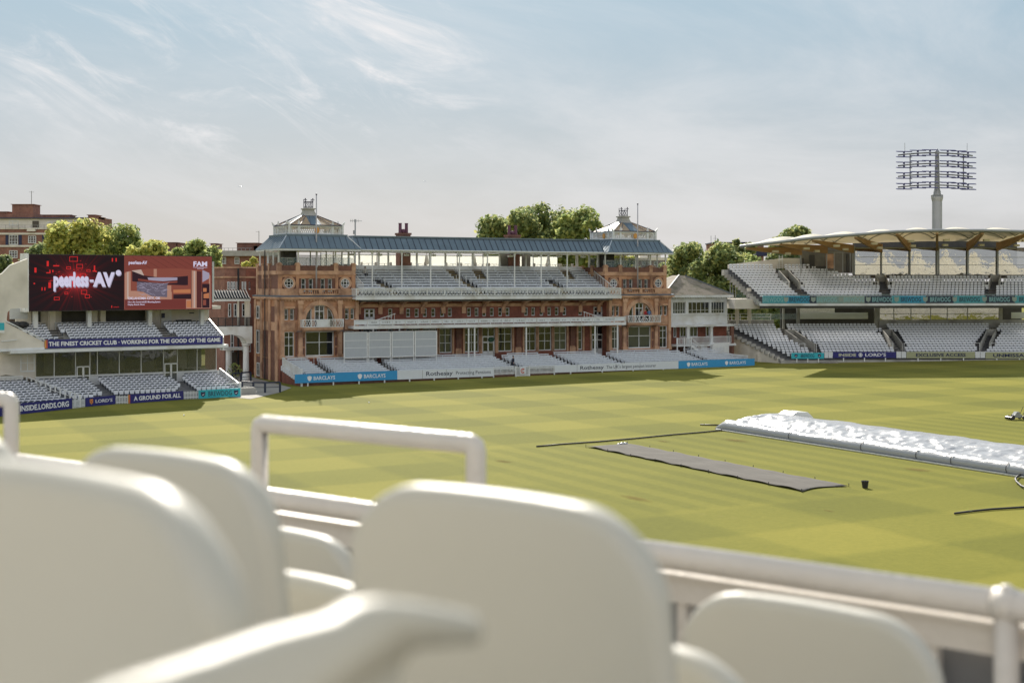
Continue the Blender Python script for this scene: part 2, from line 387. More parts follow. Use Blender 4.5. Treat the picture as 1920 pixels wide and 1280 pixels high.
SC.view_settings.view_transform = 'Standard'; SC.view_settings.look = 'None'; SC.view_settings.exposure = .66; SC.view_settings.gamma = 1
SC.cycles.max_bounces = 7; SC.cycles.diffuse_bounces = 4; SC.cycles.glossy_bounces = 3; SC.cycles.transparent_max_bounces = 12
SC.cycles.use_denoising = True
# ---------------------------------------------------------------- ground
m, nt, N, L = nodes_of('turf')
out = N.new('ShaderNodeOutputMaterial'); b = N.new('ShaderNodeBsdfPrincipled'); b.inputs['Roughness'].default_value = .78; b.inputs['Specular IOR Level'].default_value = .02; b.inputs['Sheen Weight'].default_value = .12; b.inputs['Sheen Roughness'].default_value = .55; b.inputs['Sheen Tint'].default_value = (.80, .76, .34, 1)
tc = N.new('ShaderNodeTexCoord'); sp = N.new('ShaderNodeSeparateXYZ'); L.new(tc.outputs['Object'], sp.inputs[0])
wob = N.new('ShaderNodeTexNoise'); wob.inputs['Scale'].default_value = .25; wob.inputs['Detail'].default_value = 3; L.new(tc.outputs['Object'], wob.inputs['Vector'])
def stripes(src, width, off, soft, wb=.5):
    t = mth('ADD', mth('MULTIPLY', mth('ADD', src, mth('MULTIPLY', wob.outputs['Fac'], wb)), PI / width), off)
    r = N.new('ShaderNodeMapRange'); r.interpolation_type = 'SMOOTHSTEP'; r.inputs['From Min'].default_value = -soft; r.inputs['From Max'].default_value = soft
    L.new(mth('SINE', t), r.inputs['Value']); return r.outputs['Result']
s1 = stripes(sp.outputs['X'], 6.1, .9, .25)
s2 = stripes(sp.outputs['Y'], 6.1, .3, .25)
s3 = stripes(sp.outputs['X'], 1.05, 0, .7, .2)
# the square: fine roller lines along the pitch direction only
sqx = N.new('ShaderNodeMapRange'); sqx.interpolation_type = 'SMOOTHSTEP'; sqx.inputs['From Min'].default_value = 26; sqx.inputs['From Max'].default_value = 30
ax = mth('ABSOLUTE', mth('ADD', sp.outputs['X'], 12)); L.new(ax, sqx.inputs['Value'])
sqy = N.new('ShaderNodeMapRange'); sqy.interpolation_type = 'SMOOTHSTEP'; sqy.inputs['From Min'].default_value = 13; sqy.inputs['From Max'].default_value = 15
L.new(mth('ABSOLUTE', mth('ADD', sp.outputs['Y'], 84)), sqy.inputs['Value'])
outside = mth('MAXIMUM', sqx.outputs['Result'], sqy.outputs['Result'])
inside = mth('SUBTRACT', 1.0, outside)
tone = mth('ADD', mth('MULTIPLY', mth('ADD', mth('MULTIPLY', s1, .5), mth('MULTIPLY', s2, .5)), mth('ADD', mth('MULTIPLY', outside, .8), .2)), mth('MULTIPLY', mth('MULTIPLY', s3, inside), .4))
big = N.new('ShaderNodeTexNoise'); big.inputs['Scale'].default_value = .06; big.inputs['Detail'].default_value = 6; L.new(tc.outputs['Object'], big.inputs['Vector'])
fin = N.new('ShaderNodeTexNoise'); fin.inputs['Scale'].default_value = 3.4; fin.inputs['Detail'].default_value = 9; fin.inputs['Roughness'].default_value = .8; L.new(tc.outputs['Object'], fin.inputs['Vector'])
tone2 = mth('ADD', mth('MULTIPLY', tone, .33), mth('ADD', mth('MULTIPLY', big.outputs['Fac'], .40), mth('MULTIPLY', fin.outputs['Fac'], .58)))
rp = N.new('ShaderNodeValToRGB'); L.new(tone2, rp.inputs['Fac'])
rp.color_ramp.elements[0].position = .28; rp.color_ramp.elements[0].color = (.072, .080, .011, 1)
rp.color_ramp.elements[1].position = .95; rp.color_ramp.elements[1].color = (.215, .195, .031, 1)
e = rp.color_ramp.elements.new(.6); e.color = (.132, .132, .018, 1)
# worn, sandy patches
wr = N.new('ShaderNodeTexNoise'); wr.inputs['Scale'].default_value = .16; wr.inputs['Detail'].default_value = 9; wr.inputs['Roughness'].default_value = .7
mpw = N.new('ShaderNodeMapping'); mpw.inputs['Location'].default_value = (3.1, 8.4, 0); L.new(tc.outputs['Object'], mpw.inputs['Vector']); L.new(mpw.outputs[0], wr.inputs['Vector'])
wrr = N.new('ShaderNodeMapRange'); wrr.inputs['From Min'].default_value = .67; wrr.inputs['From Max'].default_value = .78; wrr.inputs['To Max'].default_value = .6; L.new(wr.outputs['Fac'], wrr.inputs['Value'])
mw = N.new('ShaderNodeMix'); mw.data_type = 'RGBA'; L.new(wrr.outputs['Result'], mw.inputs['Factor']); L.new(rp.outputs['Color'], mw.inputs['A']); mw.inputs['B'].default_value = (.27, .20, .085, 1)
L.new(mw.outputs['Result'], b.inputs['Base Color'])
bp = N.new('ShaderNodeBump'); bp.inputs['Strength'].default_value = .35; bp.inputs['Distance'].default_value = .06; L.new(fin.outputs['Fac'], bp.inputs['Height']); L.new(bp.outputs[0], b.inputs['Normal'])
L.new(b.outputs[0], out.inputs['Surface']); MATS['turf'] = m
g = MB(); xs = [-2500, -400, -82, 88, 400, 2500]; ys = [-2500, -300, -160, 40, 300, 2500]
for x in xs:
    for y in ys:
        w = PAV.w(x, y); g.v.append((x, y, gz(w.x, w.y)))
n = len(ys)
for i in range(len(xs)-1):
    for j in range(n-1): g.f.append((i*n+j, (i+1)*n+j, (i+1)*n+j+1, i*n+j+1))
gr = g.build('ground', 'turf'); gr.matrix_world = PAV.M; tag(gr, kind='structure')
def gl(x, y):      # ground height at PAV-local x,y
    w = PAV.w(x, y); return gz(w.x, w.y)
# worn patches with a shape of their own (thin sheets of dry earth on the turf)
m, nt, N, L = nodes_of('dry_earth'); out = N.new('ShaderNodeOutputMaterial'); b = N.new('ShaderNodeBsdfPrincipled'); b.inputs['Roughness'].default_value = 1; b.inputs['Specular IOR Level'].default_value = .05
b.inputs['Base Color'].default_value = (.20, .145, .05, 1); tc = N.new('ShaderNodeTexCoord'); n = N.new('ShaderNodeTexNoise'); n.inputs['Scale'].default_value = 2.6; n.inputs['Detail'].default_value = 8; n.inputs['Roughness'].default_value = .75; L.new(tc.outputs['Object'], n.inputs['Vector'])
gd = N.new('ShaderNodeTexGradient'); gd.gradient_type = 'SPHERICAL'; mp = N.new('ShaderNodeMapping'); mp.inputs['Location'].default_value = (-1, -1, 0); mp.inputs['Scale'].default_value = (2, 2, 0); L.new(tc.outputs['Generated'], mp.inputs['Vector']); L.new(mp.outputs[0], gd.inputs['Vector'])
r = N.new('ShaderNodeMapRange'); r.inputs['From Min'].default_value = .45; r.inputs['From Max'].default_value = .85; r.inputs['To Max'].default_value = .55; L.new(mth('ADD', mth('MULTIPLY', gd.outputs['Fac'], .55), mth('MULTIPLY', n.outputs['Fac'], .62)), r.inputs['Value'])
t = N.new('ShaderNodeBsdfTransparent'); ms = N.new('ShaderNodeMixShader'); L.new(r.outputs['Result'], ms.inputs['Fac']); L.new(t.outputs[0], ms.inputs[1]); L.new(b.outputs[0], ms.inputs[2]); L.new(ms.outputs[0], out.inputs['Surface']); MATS['dry_earth'] = m
def patch(px, py, rx, ry, seed):
    rr = random.Random(seed); c = ground(px, py); q = MB(); k = 26; vs = [(0, 0, .006)]
    for i in range(k):
        a = 2*PI*i/k; s = rr.uniform(.55, 1.15); vs.append((math.cos(a)*rx*s, math.sin(a)*ry*s, .004 + math.cos(a)*rx*s*SLOPE))
    q.add(vs, [(0, 1+i, 1+(i+1) % k) for i in range(k)])
    o = q.build('worn_ground', 'dry_earth', loc=c, rotz=TH); tag(o, kind='structure')
for i, a in enumerate(((1378,825,.9,2.0),(1720,880,.9,1.7),(945,865,.6,1.7),(1195,934,.7,2.2),(1245,827,.5,1.0),(1553,957,.25,.6))): patch(*a, i)
# paved yard between the stand and the brick pavilion
c = MB(); pts = [ground(452,741), ground(470,748), ground(548,735), ground(552,728)]
A_ = PAV.loc(pts[0]); B_ = PAV.loc(pts[1]); C_ = PAV.loc(pts[2]); D_ = PAV.loc(pts[3])
poly = [(A_.x-2, A_.y), (B_.x, B_.y), (C_.x-1.5, C_.y), (D_.x, D_.y+1), (-26.5, 20), (-60, 40), (-60, 10)]
c.add([(x, y, gl(x, y) + .012) for x, y in poly], [tuple(range(len(poly)))])
o = c.build('path', 'paving'); o.matrix_world = PAV.M; tag(o, kind='structure')
# ---------------------------------------------------------------- things on the field
A1, A2, A3, A4 = [PAV.loc(ground(*p)) for p in ((1100,838),(1175,832),(1505,922),(1590,912))]
q = MB(); nx, ny = 10, 40; rr = random.Random(5)
top = []
for j in range(ny + 1):
    for i in range(nx + 1):
        u, v = i / nx, j / ny
        xl = (A1.x*(1-v) + A3.x*v) * (1-u) + (A2.x*(1-v) + A4.x*v) * u
        yl = (A1.y*(1-v) + A3.y*v) * (1-u) + (A2.y*(1-v) + A4.y*v) * u
        if i in (0, nx): xl += (-1 if i == 0 else 1) * (-.10 * abs(math.sin(v * 9 * PI)))   # edge pulled in between pegs
        if j == ny: yl += .55 * math.sin(u * PI)
        if j == 0: yl -= .25 * math.sin(u * PI)
        e_ = 1 if i in (0, nx) or j in (0, ny) else 0
        z = gl(xl, yl) + .04 + .05 * noise.noise((xl*.8, yl*.5, 0)) * (1 - .3*e_) + (.06 * abs(math.sin(v*9*PI)) if e_ else .02)
        top.append((xl, yl, max(z, gl(xl, yl) + .012)))
fs = [(j*(nx+1)+i, j*(nx+1)+i+1, (j+1)*(nx+1)+i+1, (j+1)*(nx+1)+i) for j in range(ny) for i in range(nx)]
q.add(top, [f[::-1] for f in fs])
bs = Vector((-26.6, -84, 0))
q2 = [(x - bs.x, y - bs.y, z) for x, y, z in q.v]; q.v = q2
o = q.build('pitch_cover', 'mesh_grey', loc=PAV.w(bs.x, bs.y, 0), rotz=TH, smooth=True)
md = o.modifiers.new('thick', 'SOLIDIFY'); md.thickness = .015; md.offset = 1
tag(o, 'long flat grey mesh sheet pegged over the cricket pitch', 'pitch cover')
for k in range(9):
    for sd, (a, b_) in enumerate(((A1, A3), (A2, A4))):
        v = k / 8; p = a.lerp(b_, v); x = p.x + (.06 if sd else -.06); qb = MB().tube([(0,0,-.02),(0,0,.16)], .018, 6); qb.ball((0,0,.17), .03, 6, 4)
        pg = qb.build('peg', 'black_iron', loc=PAV.w(x, p.y, gl(x, p.y)), rotz=TH)
        tag(pg, ('black peg on the near long edge' if sd == 0 else 'black peg on the far long edge') + ' of the flat grey pitch sheet', 'peg', 'pegs along the ' + ('near' if sd == 0 else 'far') + ' edge of the grey sheet')
qb = MB()
for i, (x, y, z, r_) in enumerate(((0,0,.08,.16),(.3,.05,.07,.14),(-.25,.04,.06,.12))): qb.ball((x, y, z), (r_*1.4, r_, r_*.7))
p = ground(1167, 834); tag(qb.build('sandbag', 'sheet_white', loc=p, rotz=TH, smooth=True), 'small white sandbag holding the far corner of the grey sheet', 'sandbag')
# rolled hover cover under a wrinkled white sheet
WA = PAV.loc(ground(1346, 806)); WR = PAV.loc(ground(1913, 892))
xl0 = (WA.x + WR.x) / 2 - .05; y1_ = WA.y + .6; y0_ = -150.0
prof0 = [(0,.16),(-.04,.30),(.02,.46),(.2,.62),(.5,.70),(.85,.66),(1.1,.58),(1.4,.60),(1.8,.70),(2.4,.82),(3.0,.92),(3.7,.98),(4.5,1.0),(5.3,.96),(6.2,.84),(7.1,.64),(7.9,.40),(8.5,.15),(8.6,0)]
prof = []
for (a0, z0_), (a1, z1_) in zip(prof0, prof0[1:]):
    ns_ = 4 if 1 < a0 < 5 else 2
    prof += [(a0+(a1-a0)*k/ns_, z0_+(z1_-z0_)*k/ns_) for k in range(ns_)]
prof.append(prof0[-1])
def sm(a, b, x): t = min(1, max(0, (x-a)/(b-a))); return t*t*(3-2*t)
def cover(prof, seed):
    q = MB(); rings = []; yy = y1_
    while yy > y0_:
        ring = []
        for k, (dx, z) in enumerate(prof):
            env = sm(.0, .4, dx) * (1 - sm(7.6, 8.6, dx))
            crump = sm(.9, 1.5, dx) * (1 - sm(3.6, 4.8, dx))
            p = Vector((dx, yy, seed))
            big = noise.noise(Vector((dx*.5, yy*.35, seed)))
            f1 = 1 - abs(noise.noise(Vector((dx*.8 + yy*.45, yy*.62 - dx*.75, seed+5))))*2.2
            f2 = 1 - abs(noise.noise(Vector((dx*1.9 - yy*.8, yy*1.25 + dx*1.3, seed+11))))*2.2
            f3 = noise.noise(Vector((dx*3.5, yy*3.1, seed+17)))
            roll = (1 - sm(.9, 1.5, dx)) * env
            fr_ = 1 - abs(noise.noise(Vector((dx*1.6, yy*2.6, seed+23))))*2
            dz = .10*env*big + crump*(.14*f1*max(0, f1) + .07*f2 + .03*f3)*(.6 + .8*abs(big)) + roll*(.05*fr_ + .05*noise.noise(Vector((yy*.45, 3, seed)))) + (1-crump)*env*sm(4, 6, dx)*.03*f1
            end = min(1, (y1_ - yy + .04) / .9) ** .5
            ring.append((dx + .05*roll*f3, yy, gl(xl0 + dx, yy) + max(0, z * end + dz*end)))
        rings.append(ring); yy -= .13 if yy > -112 else 1.5
    q.loft(rings, cap=False, closed=False); q.f.append(tuple(range(len(prof)))); return q
root = in_frame(PAV, 'pitch_cover_roll', 'long low roll of pitch covers wrapped in a wrinkled white plastic sheet', 'pitch cover', xl0, 0, 0)
def shift(q, dy): q.v = [(x, y + dy, z) for x, y, z in q.v]; return q
q = cover(prof, 2.0)
sheet = q.build('sheet', 'sheet_white', root, smooth=True)
qf = MB(); ring = []
for yy in (y1_ - .3, (y1_ + y0_) / 2, y0_):
    qf_z = gl(xl0, yy); ring.append([(-.22, yy, qf_z), (.06, yy, qf_z), (.06, yy, qf_z + .10), (-.22, yy, qf_z + .08)])
qf.loft(ring); qf.build('base_rail', 'aluminium', root)
qf = MB(); qf.loft([[(.06,yy,gl(xl0,yy)),(.3,yy,gl(xl0,yy)),(.3,yy,gl(xl0,yy)+.4),(.06,yy,gl(xl0,yy)+.4)] for yy in (y1_-.4,(y1_+y0_)/2,y0_)]); qf.build('base_board', 'steel_grey', root)
for i, (px, py) in enumerate(((1493,825),(1617,847),(1733,862),(1800,872),(1905,888))):
    yl = PAV.loc(ground(px, py)).y; st = MB(); zb = gl(xl0, yl)
    st.tube([(-.02,yl,zb+.12),(-.08,yl+.02,zb+.34),(.0,yl+.04,zb+.52),(.22,yl+.06,zb+.70)], .02, 6); st.build('strap', 'black_iron', root)
# white box shaped end unit
bx = MB(); P_ = PAV.loc(ground(1385, 786)); ex = P_.x + .2; ey = y1_ - 1.2
bx.prism([(0,0),(2.2,0),(2.4,.6),(1.9,1.0),(.8,1.06),(0,.68)], 'y', 0, 1.6)
bx.v = [(x, y, z + gl(ex, ey)) for x, y, z in bx.v]
o = bx.build('end_housing', 'white_metal', root); o.location = (ex - xl0, ey, 0)
# hoses
def hose(name, label, pts, r, lift=0):
    w = [ground(*p) for p in pts]; b0 = w[0].copy(); q = MB(); q.tube([p - b0 + Vector((0,0,r + lift)) for p in w], r, 8)
    tag(q.build(name, 'rubber_black', loc=b0, smooth=True), label, 'hose')
hose('drain_hose', 'long thin black hose lying from the white cover roll towards the grey sheet', [(1006,838),(1050,834),(1120,829),(1190,823),(1260,816),(1320,811),(1350,808),(1362,804)], .055)
hose('drain_hose', 'short black pipe end poking out beyond the white cover roll', [(1313,797),(1332,797.5),(1352,798)], .055)
hose('drain_hose', 'thick black hose lying alone on the grass, nearest to the seats', [(1790,964),(1820,960),(1860,956),(1900,953.5),(1960,950)], .055)
hose('drain_hose', 'black hose curled in a loop beside the white cover roll', [(1960,931),(1935,922),(1915,914),(1906,906),(1904,900),(1909,895),(1925,889),(1950,880)], .06, .05)
# bucket
p = ground(1622, 914); q = MB(); q.lathe([(.0,0.005),(.15,.005),(.20,.36),(.215,.36),(.215,.39),(.19,.39),(.145,.04),(0,.04)], n=14)
root = thing('bucket', 'small black plastic bucket standing near the end of the grey sheet', 'bucket', p)
q.build('body', 'rubber_black', root, smooth=False)
MB().tube([(-.21,0,.37),(-.2,.06,.30),(0,.1,.25),(.2,.06,.3),(.21,0,.37)], .008, 6).build('handle', 'steel_grey', root)
# small trolley mower far right
p = ground(1906, 786); root = thing('mower', 'small black and grey mower parked out on the open grass', 'mower', p, .3)
q = MB(); q.box(-.35,.35,-.25,.25,.16,.4); q.prism([(-.25,.4),(.25,.4),(.15,.62),(-.1,.62)], 'y', -.2, .2); q.build('engine', 'steel_grey', root)
for x, y in ((-.55,-.3),(-.55,.3),(.5,-.3),(.5,.3)):
    q = MB(); q.tube([(x, y-.05, .17), (x, y+.05, .17)], .17, 12); q.build('wheel', 'rubber_black', root)
MB().tube([(-.7,-.4,.14),(-.7,.4,.14)], .13, 10).build('cutting_reel', 'black_iron', root)
q = MB(); q.tube([(.45,-.2,.35),(.75,-.2,.95),(.75,.2,.95),(.45,.2,.35)], .022, 6); q.build('handle', 'black_iron', root)
q = MB(); q.ball((0,0,.036), .036, 8, 6)
for px, py, lb in ((345,779.5,'small white ball lying on the grass in front of the blue boards'),(692,755.5,'small white ball lying on the grass before the brick pavilion')):
    c = q.build('ball', 'ink_white', loc=ground(px, py)); c.scale = (1.8,)*3; tag(c, lb, 'ball')
# two aircraft far away in the sky
def plane(px, py, dist, label, s, rot):
    t = (px-960)/FPX; v = (py-HZ)/FPX; root = thing('aeroplane', label, 'aeroplane', (t*dist, dist, CAMH - v*dist), rot)
    q = MB(); q.tube([(-12,0,0),(-10.5,0,.2),(-6,0,0),(8,0,0),(13,0,.8)], [.2,1.3,1.8,1.7,.4], 10); q.build('fuselage', 'white_metal', root, smooth=True)
    q = MB(); q.prism([(-2,1),(3,1),(6,13),(4.5,13)], 'z', -.2, .2); q.prism([(-2,-1),(4.5,-13),(6,-13),(3,-1)], 'z', -.2, .2); q.build('wing', 'steel_grey', root)
    q = MB(); q.prism([(9,1),(12,1),(14,6),(12.6,6)], 'y', -.15, .15); q.build('tail_fin', 'white_metal', root)
    root.scale = (s, s, s)
plane(796, 340, 5200, 'tiny dark aeroplane high in the sky above the long slate roof', .55, .5)
plane(450, 350, 5200, 'tiny bright aeroplane in the sky above the small brick chimneys', .75, .1)
# ---------------------------------------------------------------- the brick pavilion
pav = thing('pavilion', 'long red brick and terracotta cricket pavilion with two square towers and white balconies', 'pavilion', PAV.o, TH)
def pb(name, material, smooth=False, parent=None): return lambda mb: mb.build(name, material, parent or pav, smooth)
def part(mb, name, material, parent=None, smooth=False): return mb.build(name, material, parent or pav, smooth)
def win(M, x0, x1, z0, z1, mx=(), mz=(), fw=.09, parent=None, frame='white_paint', pane='pane_dark', name='window', depth=.12):
    """window in the plane y=0 of M: frame sits at y -.02..depth, pane inside; mx/mz mullion fractions"""
    f = MB(M)
    f.box(x0, x1, -.03, depth, z0, z0+fw*1.3); f.box(x0, x1, -.02, depth, z1-fw, z1)
    f.box(x0, x0+fw, -.02, depth, z0+fw*1.3, z1-fw); f.box(x1-fw, x1, -.02, depth, z0+fw*1.3, z1-fw)
    xs = [x0+fw] + [x0 + (x1-x0)*m for m in mx] + [x1-fw]
    for m in mx: f.box(x0+(x1-x0)*m-fw*.35, x0+(x1-x0)*m+fw*.35, 0, depth-.02, z0+fw*1.3, z1-fw)
    for m in mz: f.box(x0+fw, x1-fw, -.005, depth-.03, z0+(z1-z0)*m-fw*.3, z0+(z1-z0)*m+fw*.3)
    o = f.build(name, frame, parent or pav)
    if pane == 'pane_dark' and R.random() < .35: pane = 'pane_dark_b'
    MB(M).box(x0+fw*.6, x1-fw*.6, depth*.45, depth*.6, z0+fw*.6, z1-fw*.6).build('pane', pane, o)
    return o
T = Matrix.Translation
def Tr(x, y, z=0, r=0): return Matrix.Translation((x, y, z)) @ Matrix.Rotation(r, 4, 'Z')
I4 = Matrix.Identity(4)
def lattice(mb, x0, x1, z0, z1, y, step=.3, w=.05, kind='x'):
    n = max(1, round((x1-x0)/step)); st = (x1-x0)/n; h = z1 - z0
    for i in range(n):
        a, b = x0+i*st, x0+(i+1)*st; m = (a+b)/2
        if kind == 'x':
            mb.bar((a,y,z0),(b,y,z1), w, .04); mb.bar((b,y+.012,z0),(a,y+.012,z1), w, .04)
        elif kind == 'v':    # standing tear shape: legs meeting under a small ring
            mb.bar((a+.02,y,z0),(m,y,z0+h*.62), w, .04); mb.bar((b-.02,y+.01,z0),(m,y+.01,z0+h*.62), w, .04)
            mb.box(m-st*.36, m+st*.36, y-.02, y+.02, z0+h*.62, z0+h*.78)
            mb.bar((a,y,z1),(m,y,z0+h*.78), w*.8, .035); mb.bar((b,y+.01,z1),(m,y+.01,z0+h*.78), w*.8, .035)
        else:
            mb.box(m-w/2, m+w/2, y-.02, y+.02, z0, z1)
    return mb

def drum_face(mb, M, hw, z0, z1):
    q = MB(M)
    hs = [(-hw+.25, -hw+.95, z0+.22, z1-.22), (hw-.95, hw-.25, z0+.22, z1-.22), (-hw+1.3, hw-1.3, z0+.22, z1-.22)]
    q.wall(-hw, hw, z0, z1, 0, .1, hs)
    for h in hs: lattice(q, h[0], h[1], h[2], h[3], .05, .26, .05, 'x')
    for x in (-hw+1.12, hw-1.12): q.box(x-.14, x+.14, -.06, .0, z0, z1+.12); q.prism([(x-.17, z1+.12), (x+.17, z1+.12), (x, z1+.62)], 'y', -.06, .08)
    q.box(-hw-.1, hw+.1, -.12, .0, z1-.1, z1)
    mb.v += q.v; o = len(mb.v) - len(q.v); mb.f += [tuple(i+o for i in f) for f in q.f]

def tower(cx, out):
    P = pav; hw = 4.75
    W = lambda y: T((cx, y, 0))
    # ---- walls
    q = MB(W(0)); q.box(-hw-.1, hw+.1, -.15, .5, -1.2, 2.28); part(q, 'plinth', 'red_brick')
    holes = [(-1.75,1.75,2.5,5.42),(-2.25,2.25,6.0,8.98)]
    side = [(-4.3,-3.1),(3.1,4.3)]
    for a, b in side: holes += [(a,b,2.5,5.42),(a+.02,a+.5,6.75,8.05),(b-.5,b-.02,6.75,8.05)]
    q = MB(W(0)); q.wall(-hw, hw, 2.28, 9.06, 0, .5, holes); part(q, 'front_wall', 'terracotta')
    for s in (-1, 1):     # brick infill strips between the terracotta
        for a, b in ((2.72,3.02),(4.36,4.7)):
            lo, hi = sorted((s*a, s*b))
            for z0, z1 in ((2.4,5.35),(6.75,8.05)): part(MB(W(0)).box(lo, hi, -.03, -.002, z0, z1), 'brick_panel', 'dark_brick')
        lo, hi = sorted((s*1.85, s*2.12))
        for z0, z1 in ((2.6,3.5),(3.7,4.7)): part(MB(W(0)).box(lo, hi, -.03, -.002, z0, z1), 'brick_panel', 'dark_brick')
    q = MB(W(0))
    for x in (-2.42, 2.42):          # pilasters flanking the middle bay
        q.box(x-.24, x+.24, -.28, 0, 2.28, 9.0); q.box(x-.36, x+.36, -.36, .0, 2.28, 2.75); q.box(x-.32, x+.32, -.34, 0, 5.5, 5.9); q.box(x-.34, x+.34, -.36, 0, 8.55, 9.0)
    for x in (-4.55, 4.55): q.box(x-.2, x+.2, -.2, 0, 2.28, 9.0); q.box(x-.28, x+.28, -.28, 0, 2.28, 2.7)
    for s in (-1, 1): q.box(s*3.7-.62, s*3.7+.62, -.07, 0, 5.6, 6.6); q.box(s*3.7-.4, s*3.7+.4, -.11, -.07, 5.8, 6.4); q.box(s*3.7-.66, s*3.7+.66, -.12, 0, 8.1, 8.3)
    part(q, 'pilaster', 'pale_terracotta')
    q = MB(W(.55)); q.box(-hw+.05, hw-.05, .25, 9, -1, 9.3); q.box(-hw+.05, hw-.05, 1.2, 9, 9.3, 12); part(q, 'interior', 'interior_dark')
    # ---- big arch
    ns = 20; zc = 6.75; ang = [PI*i/ns for i in range(ns+1)]
    q = MB(W(0)); r0, r1 = 1.74, 2.24
    ring = []
    for a in ang:
        c, s_ = math.cos(a), math.sin(a); ring.append([(c*r0,-.16,zc+s_*r0),(c*r1,-.16,zc+s_*r1),(c*r1,.3,zc+s_*r1),(c*r0,.3,zc+s_*r0)])
    q.loft(ring); q.box(-2.24,-1.74,-.16,.3,6.0,zc); q.box(1.74,2.24,-.16,.3,6.0,zc); q.box(-.22,.22,-.24,.2,zc+1.72,zc+2.4)
    part(q, 'arch', 'pale_terracotta')
    q = MB(W(0)); out_ = []
    for a in ang:
        c, s_ = math.cos(a), math.sin(a); k = min(2.3/abs(c) if abs(c) > .001 else 99, 2.33/abs(s_) if abs(s_) > .001 else 99); out_.append(((c*r1,zc+s_*r1),(c*k,zc+s_*k)))
    for i in range(ns):
        (a0,a1),(b0,b1) = out_[i], out_[i+1]; q.prism([a0,a1,b1,b0], 'y', -.03, .3)
    part(q, 'spandrel', 'terracotta')
    f = MB(W(.18)); mid = .78
    def arc(x): return math.sqrt(max(0, r0*r0 - x*x))
    for a in ang[::1]:
        pass
    rg = [[(math.cos(a)*(r0-.1),0,zc+math.sin(a)*(r0-.1)),(math.cos(a)*r0,0,zc+math.sin(a)*r0),(math.cos(a)*r0,.1,zc+math.sin(a)*r0),(math.cos(a)*(r0-.1),.1,zc+math.sin(a)*(r0-.1))] for a in ang]
    f.loft(rg); f.box(-r0,-r0+.1,0,.1,6,zc); f.box(r0-.1,r0,0,.1,6,zc)
    for x in (-mid-.28, -mid+.28-.1, mid-.28, mid+.28-.1, -.05): f.box(x, x+.1, 0, .1, 6, zc+arc(x+.05)-.05)
    for z in (7.75,): f.box(-mid+.2, mid-.2, 0.01, .09, z-.04, z+.04)
    fo = f.build('window', 'white_paint', P)
    q = MB(W(.24)); q.prism([(-r0+.05,6.0),(r0-.05,6.0)] + [(math.cos(a)*(r0-.06), zc+math.sin(a)*(r0-.06)) for a in ang], 'y', 0, .02); q.build('pane', 'pane_dark', fo)
    q = MB(W(.1))
    for x in (-mid, mid): q.box(x-.17, x+.17, 0, .25, 6, zc+arc(x)-.03)
    part(q, 'mullion', 'pale_terracotta')
    # ---- windows of the lower floors
    win(W(.2), -1.75, 1.75, 2.5, 5.42, (.5,) , (.56,), .13)
    for a, b in side:
        win(W(.2), a, b, 2.5, 5.42, (.5,), (.45,.78), .10)
        win(W(.2), a+.02, a+.5, 6.75, 8.05, (), (.5,), .07); win(W(.2), b-.5, b-.02, 6.75, 8.05, (), (.5,), .07)
    # ---- arch balcony
    q = MB(W(0)); q.box(-2.45, 2.45, -1.15, 0, 5.66, 5.92); q.box(-2.3, 2.3, -1.0, 0, 5.5, 5.66)
    for x in (-2.1, 2.1): q.prism([(0,5.5),(-.9,5.5),(0,4.95)], 'x', x-.12, x+.12)
    part(q, 'balcony_floor', 'pale_terracotta')
    q = MB(W(0)); q.box(-2.5,2.5,-1.22,-1.1,6.74,6.84); q.box(-2.5,2.5,-1.2,-1.12,5.92,6.02)
    for x in (-2.45,-1.45,-.75,.75,1.45,2.45): q.box(x-.05,x+.05,-1.21,-1.11,5.92,6.86)
    for a, b in ((-2.4,-1.5),(-1.4,-.8),(.8,1.4),(1.5,2.4)): lattice(q, a, b, 6.02, 6.74, -1.16, .3, .05, 'x')
    if out < 0: q.box(-.7,.7,-1.18,-1.14,6.02,6.74)
    else:
        q.bar((-.7,-1.16,6.02),(0,-1.16,6.7),.06,.05); q.bar((.7,-1.15,6.02),(0,-1.15,6.7),.06,.05); lattice(q,-.6,.6,6.02,6.5,-1.17,.3,.04,'x')
    for x in (-2.45, 2.45): q.box(x-.04,x+.04,-1.1,0,6.74,6.82); [q.box(x-.02,x+.02,-1.1+.2*k,-1.06+.2*k,5.92,6.74) for k in range(6)]
    part(q, 'balcony_rail', 'white_paint')
    q = MB(W(0)); q.bar((-2.9,-.25,5.45),(2.9,-.25,5.45),.09,.09); part(q, 'gutter_pipe', 'lead_blue')
    # ---- cornice, balustrade
    def ringbox(q, o_, z0, z1, y1=9.6): q.box(-hw-o_, hw+o_, -o_, y1, z0, z1)
    q = MB(W(0)); ringbox(q, .18, 9.06, 9.2); ringbox(q, .40, 9.2, 9.42)
    k = 0
    while -hw + .1 + k*.38 < hw: x = -hw+.1+k*.38; q.box(x, x+.17, -.2, .0, 8.93, 9.06); k += 1
    part(q, 'cornice', 'pale_terracotta')
    q = MB(W(0)); q.prism([(-.42,9.42),(-.42,9.50),(-.05,9.62),(.2,9.62),(.2,9.42)], 'x', -hw-.42, hw+.42); q.box(-hw-.42,-hw+.1,.2,9.6,9.42,9.6); q.box(hw-.1,hw+.42,.2,9.6,9.42,9.6); part(q, 'cornice_lead', 'lead_blue')
    q = MB(W(0)); q.box(-hw-.05, -2.55, -.12, .12, 9.6, 10.36); q.box(2.55, hw+.05, -.12, .12, 9.6, 10.36)
    q.box(-2.55, 2.55, -.3, .06, 9.6, 9.78); q.box(-2.6, 2.6, -.34, .1, 10.22, 10.38)
    for x in (-2.4, 0, 2.4): q.box(x-.22, x+.22, -.32, .08, 9.78, 10.22)
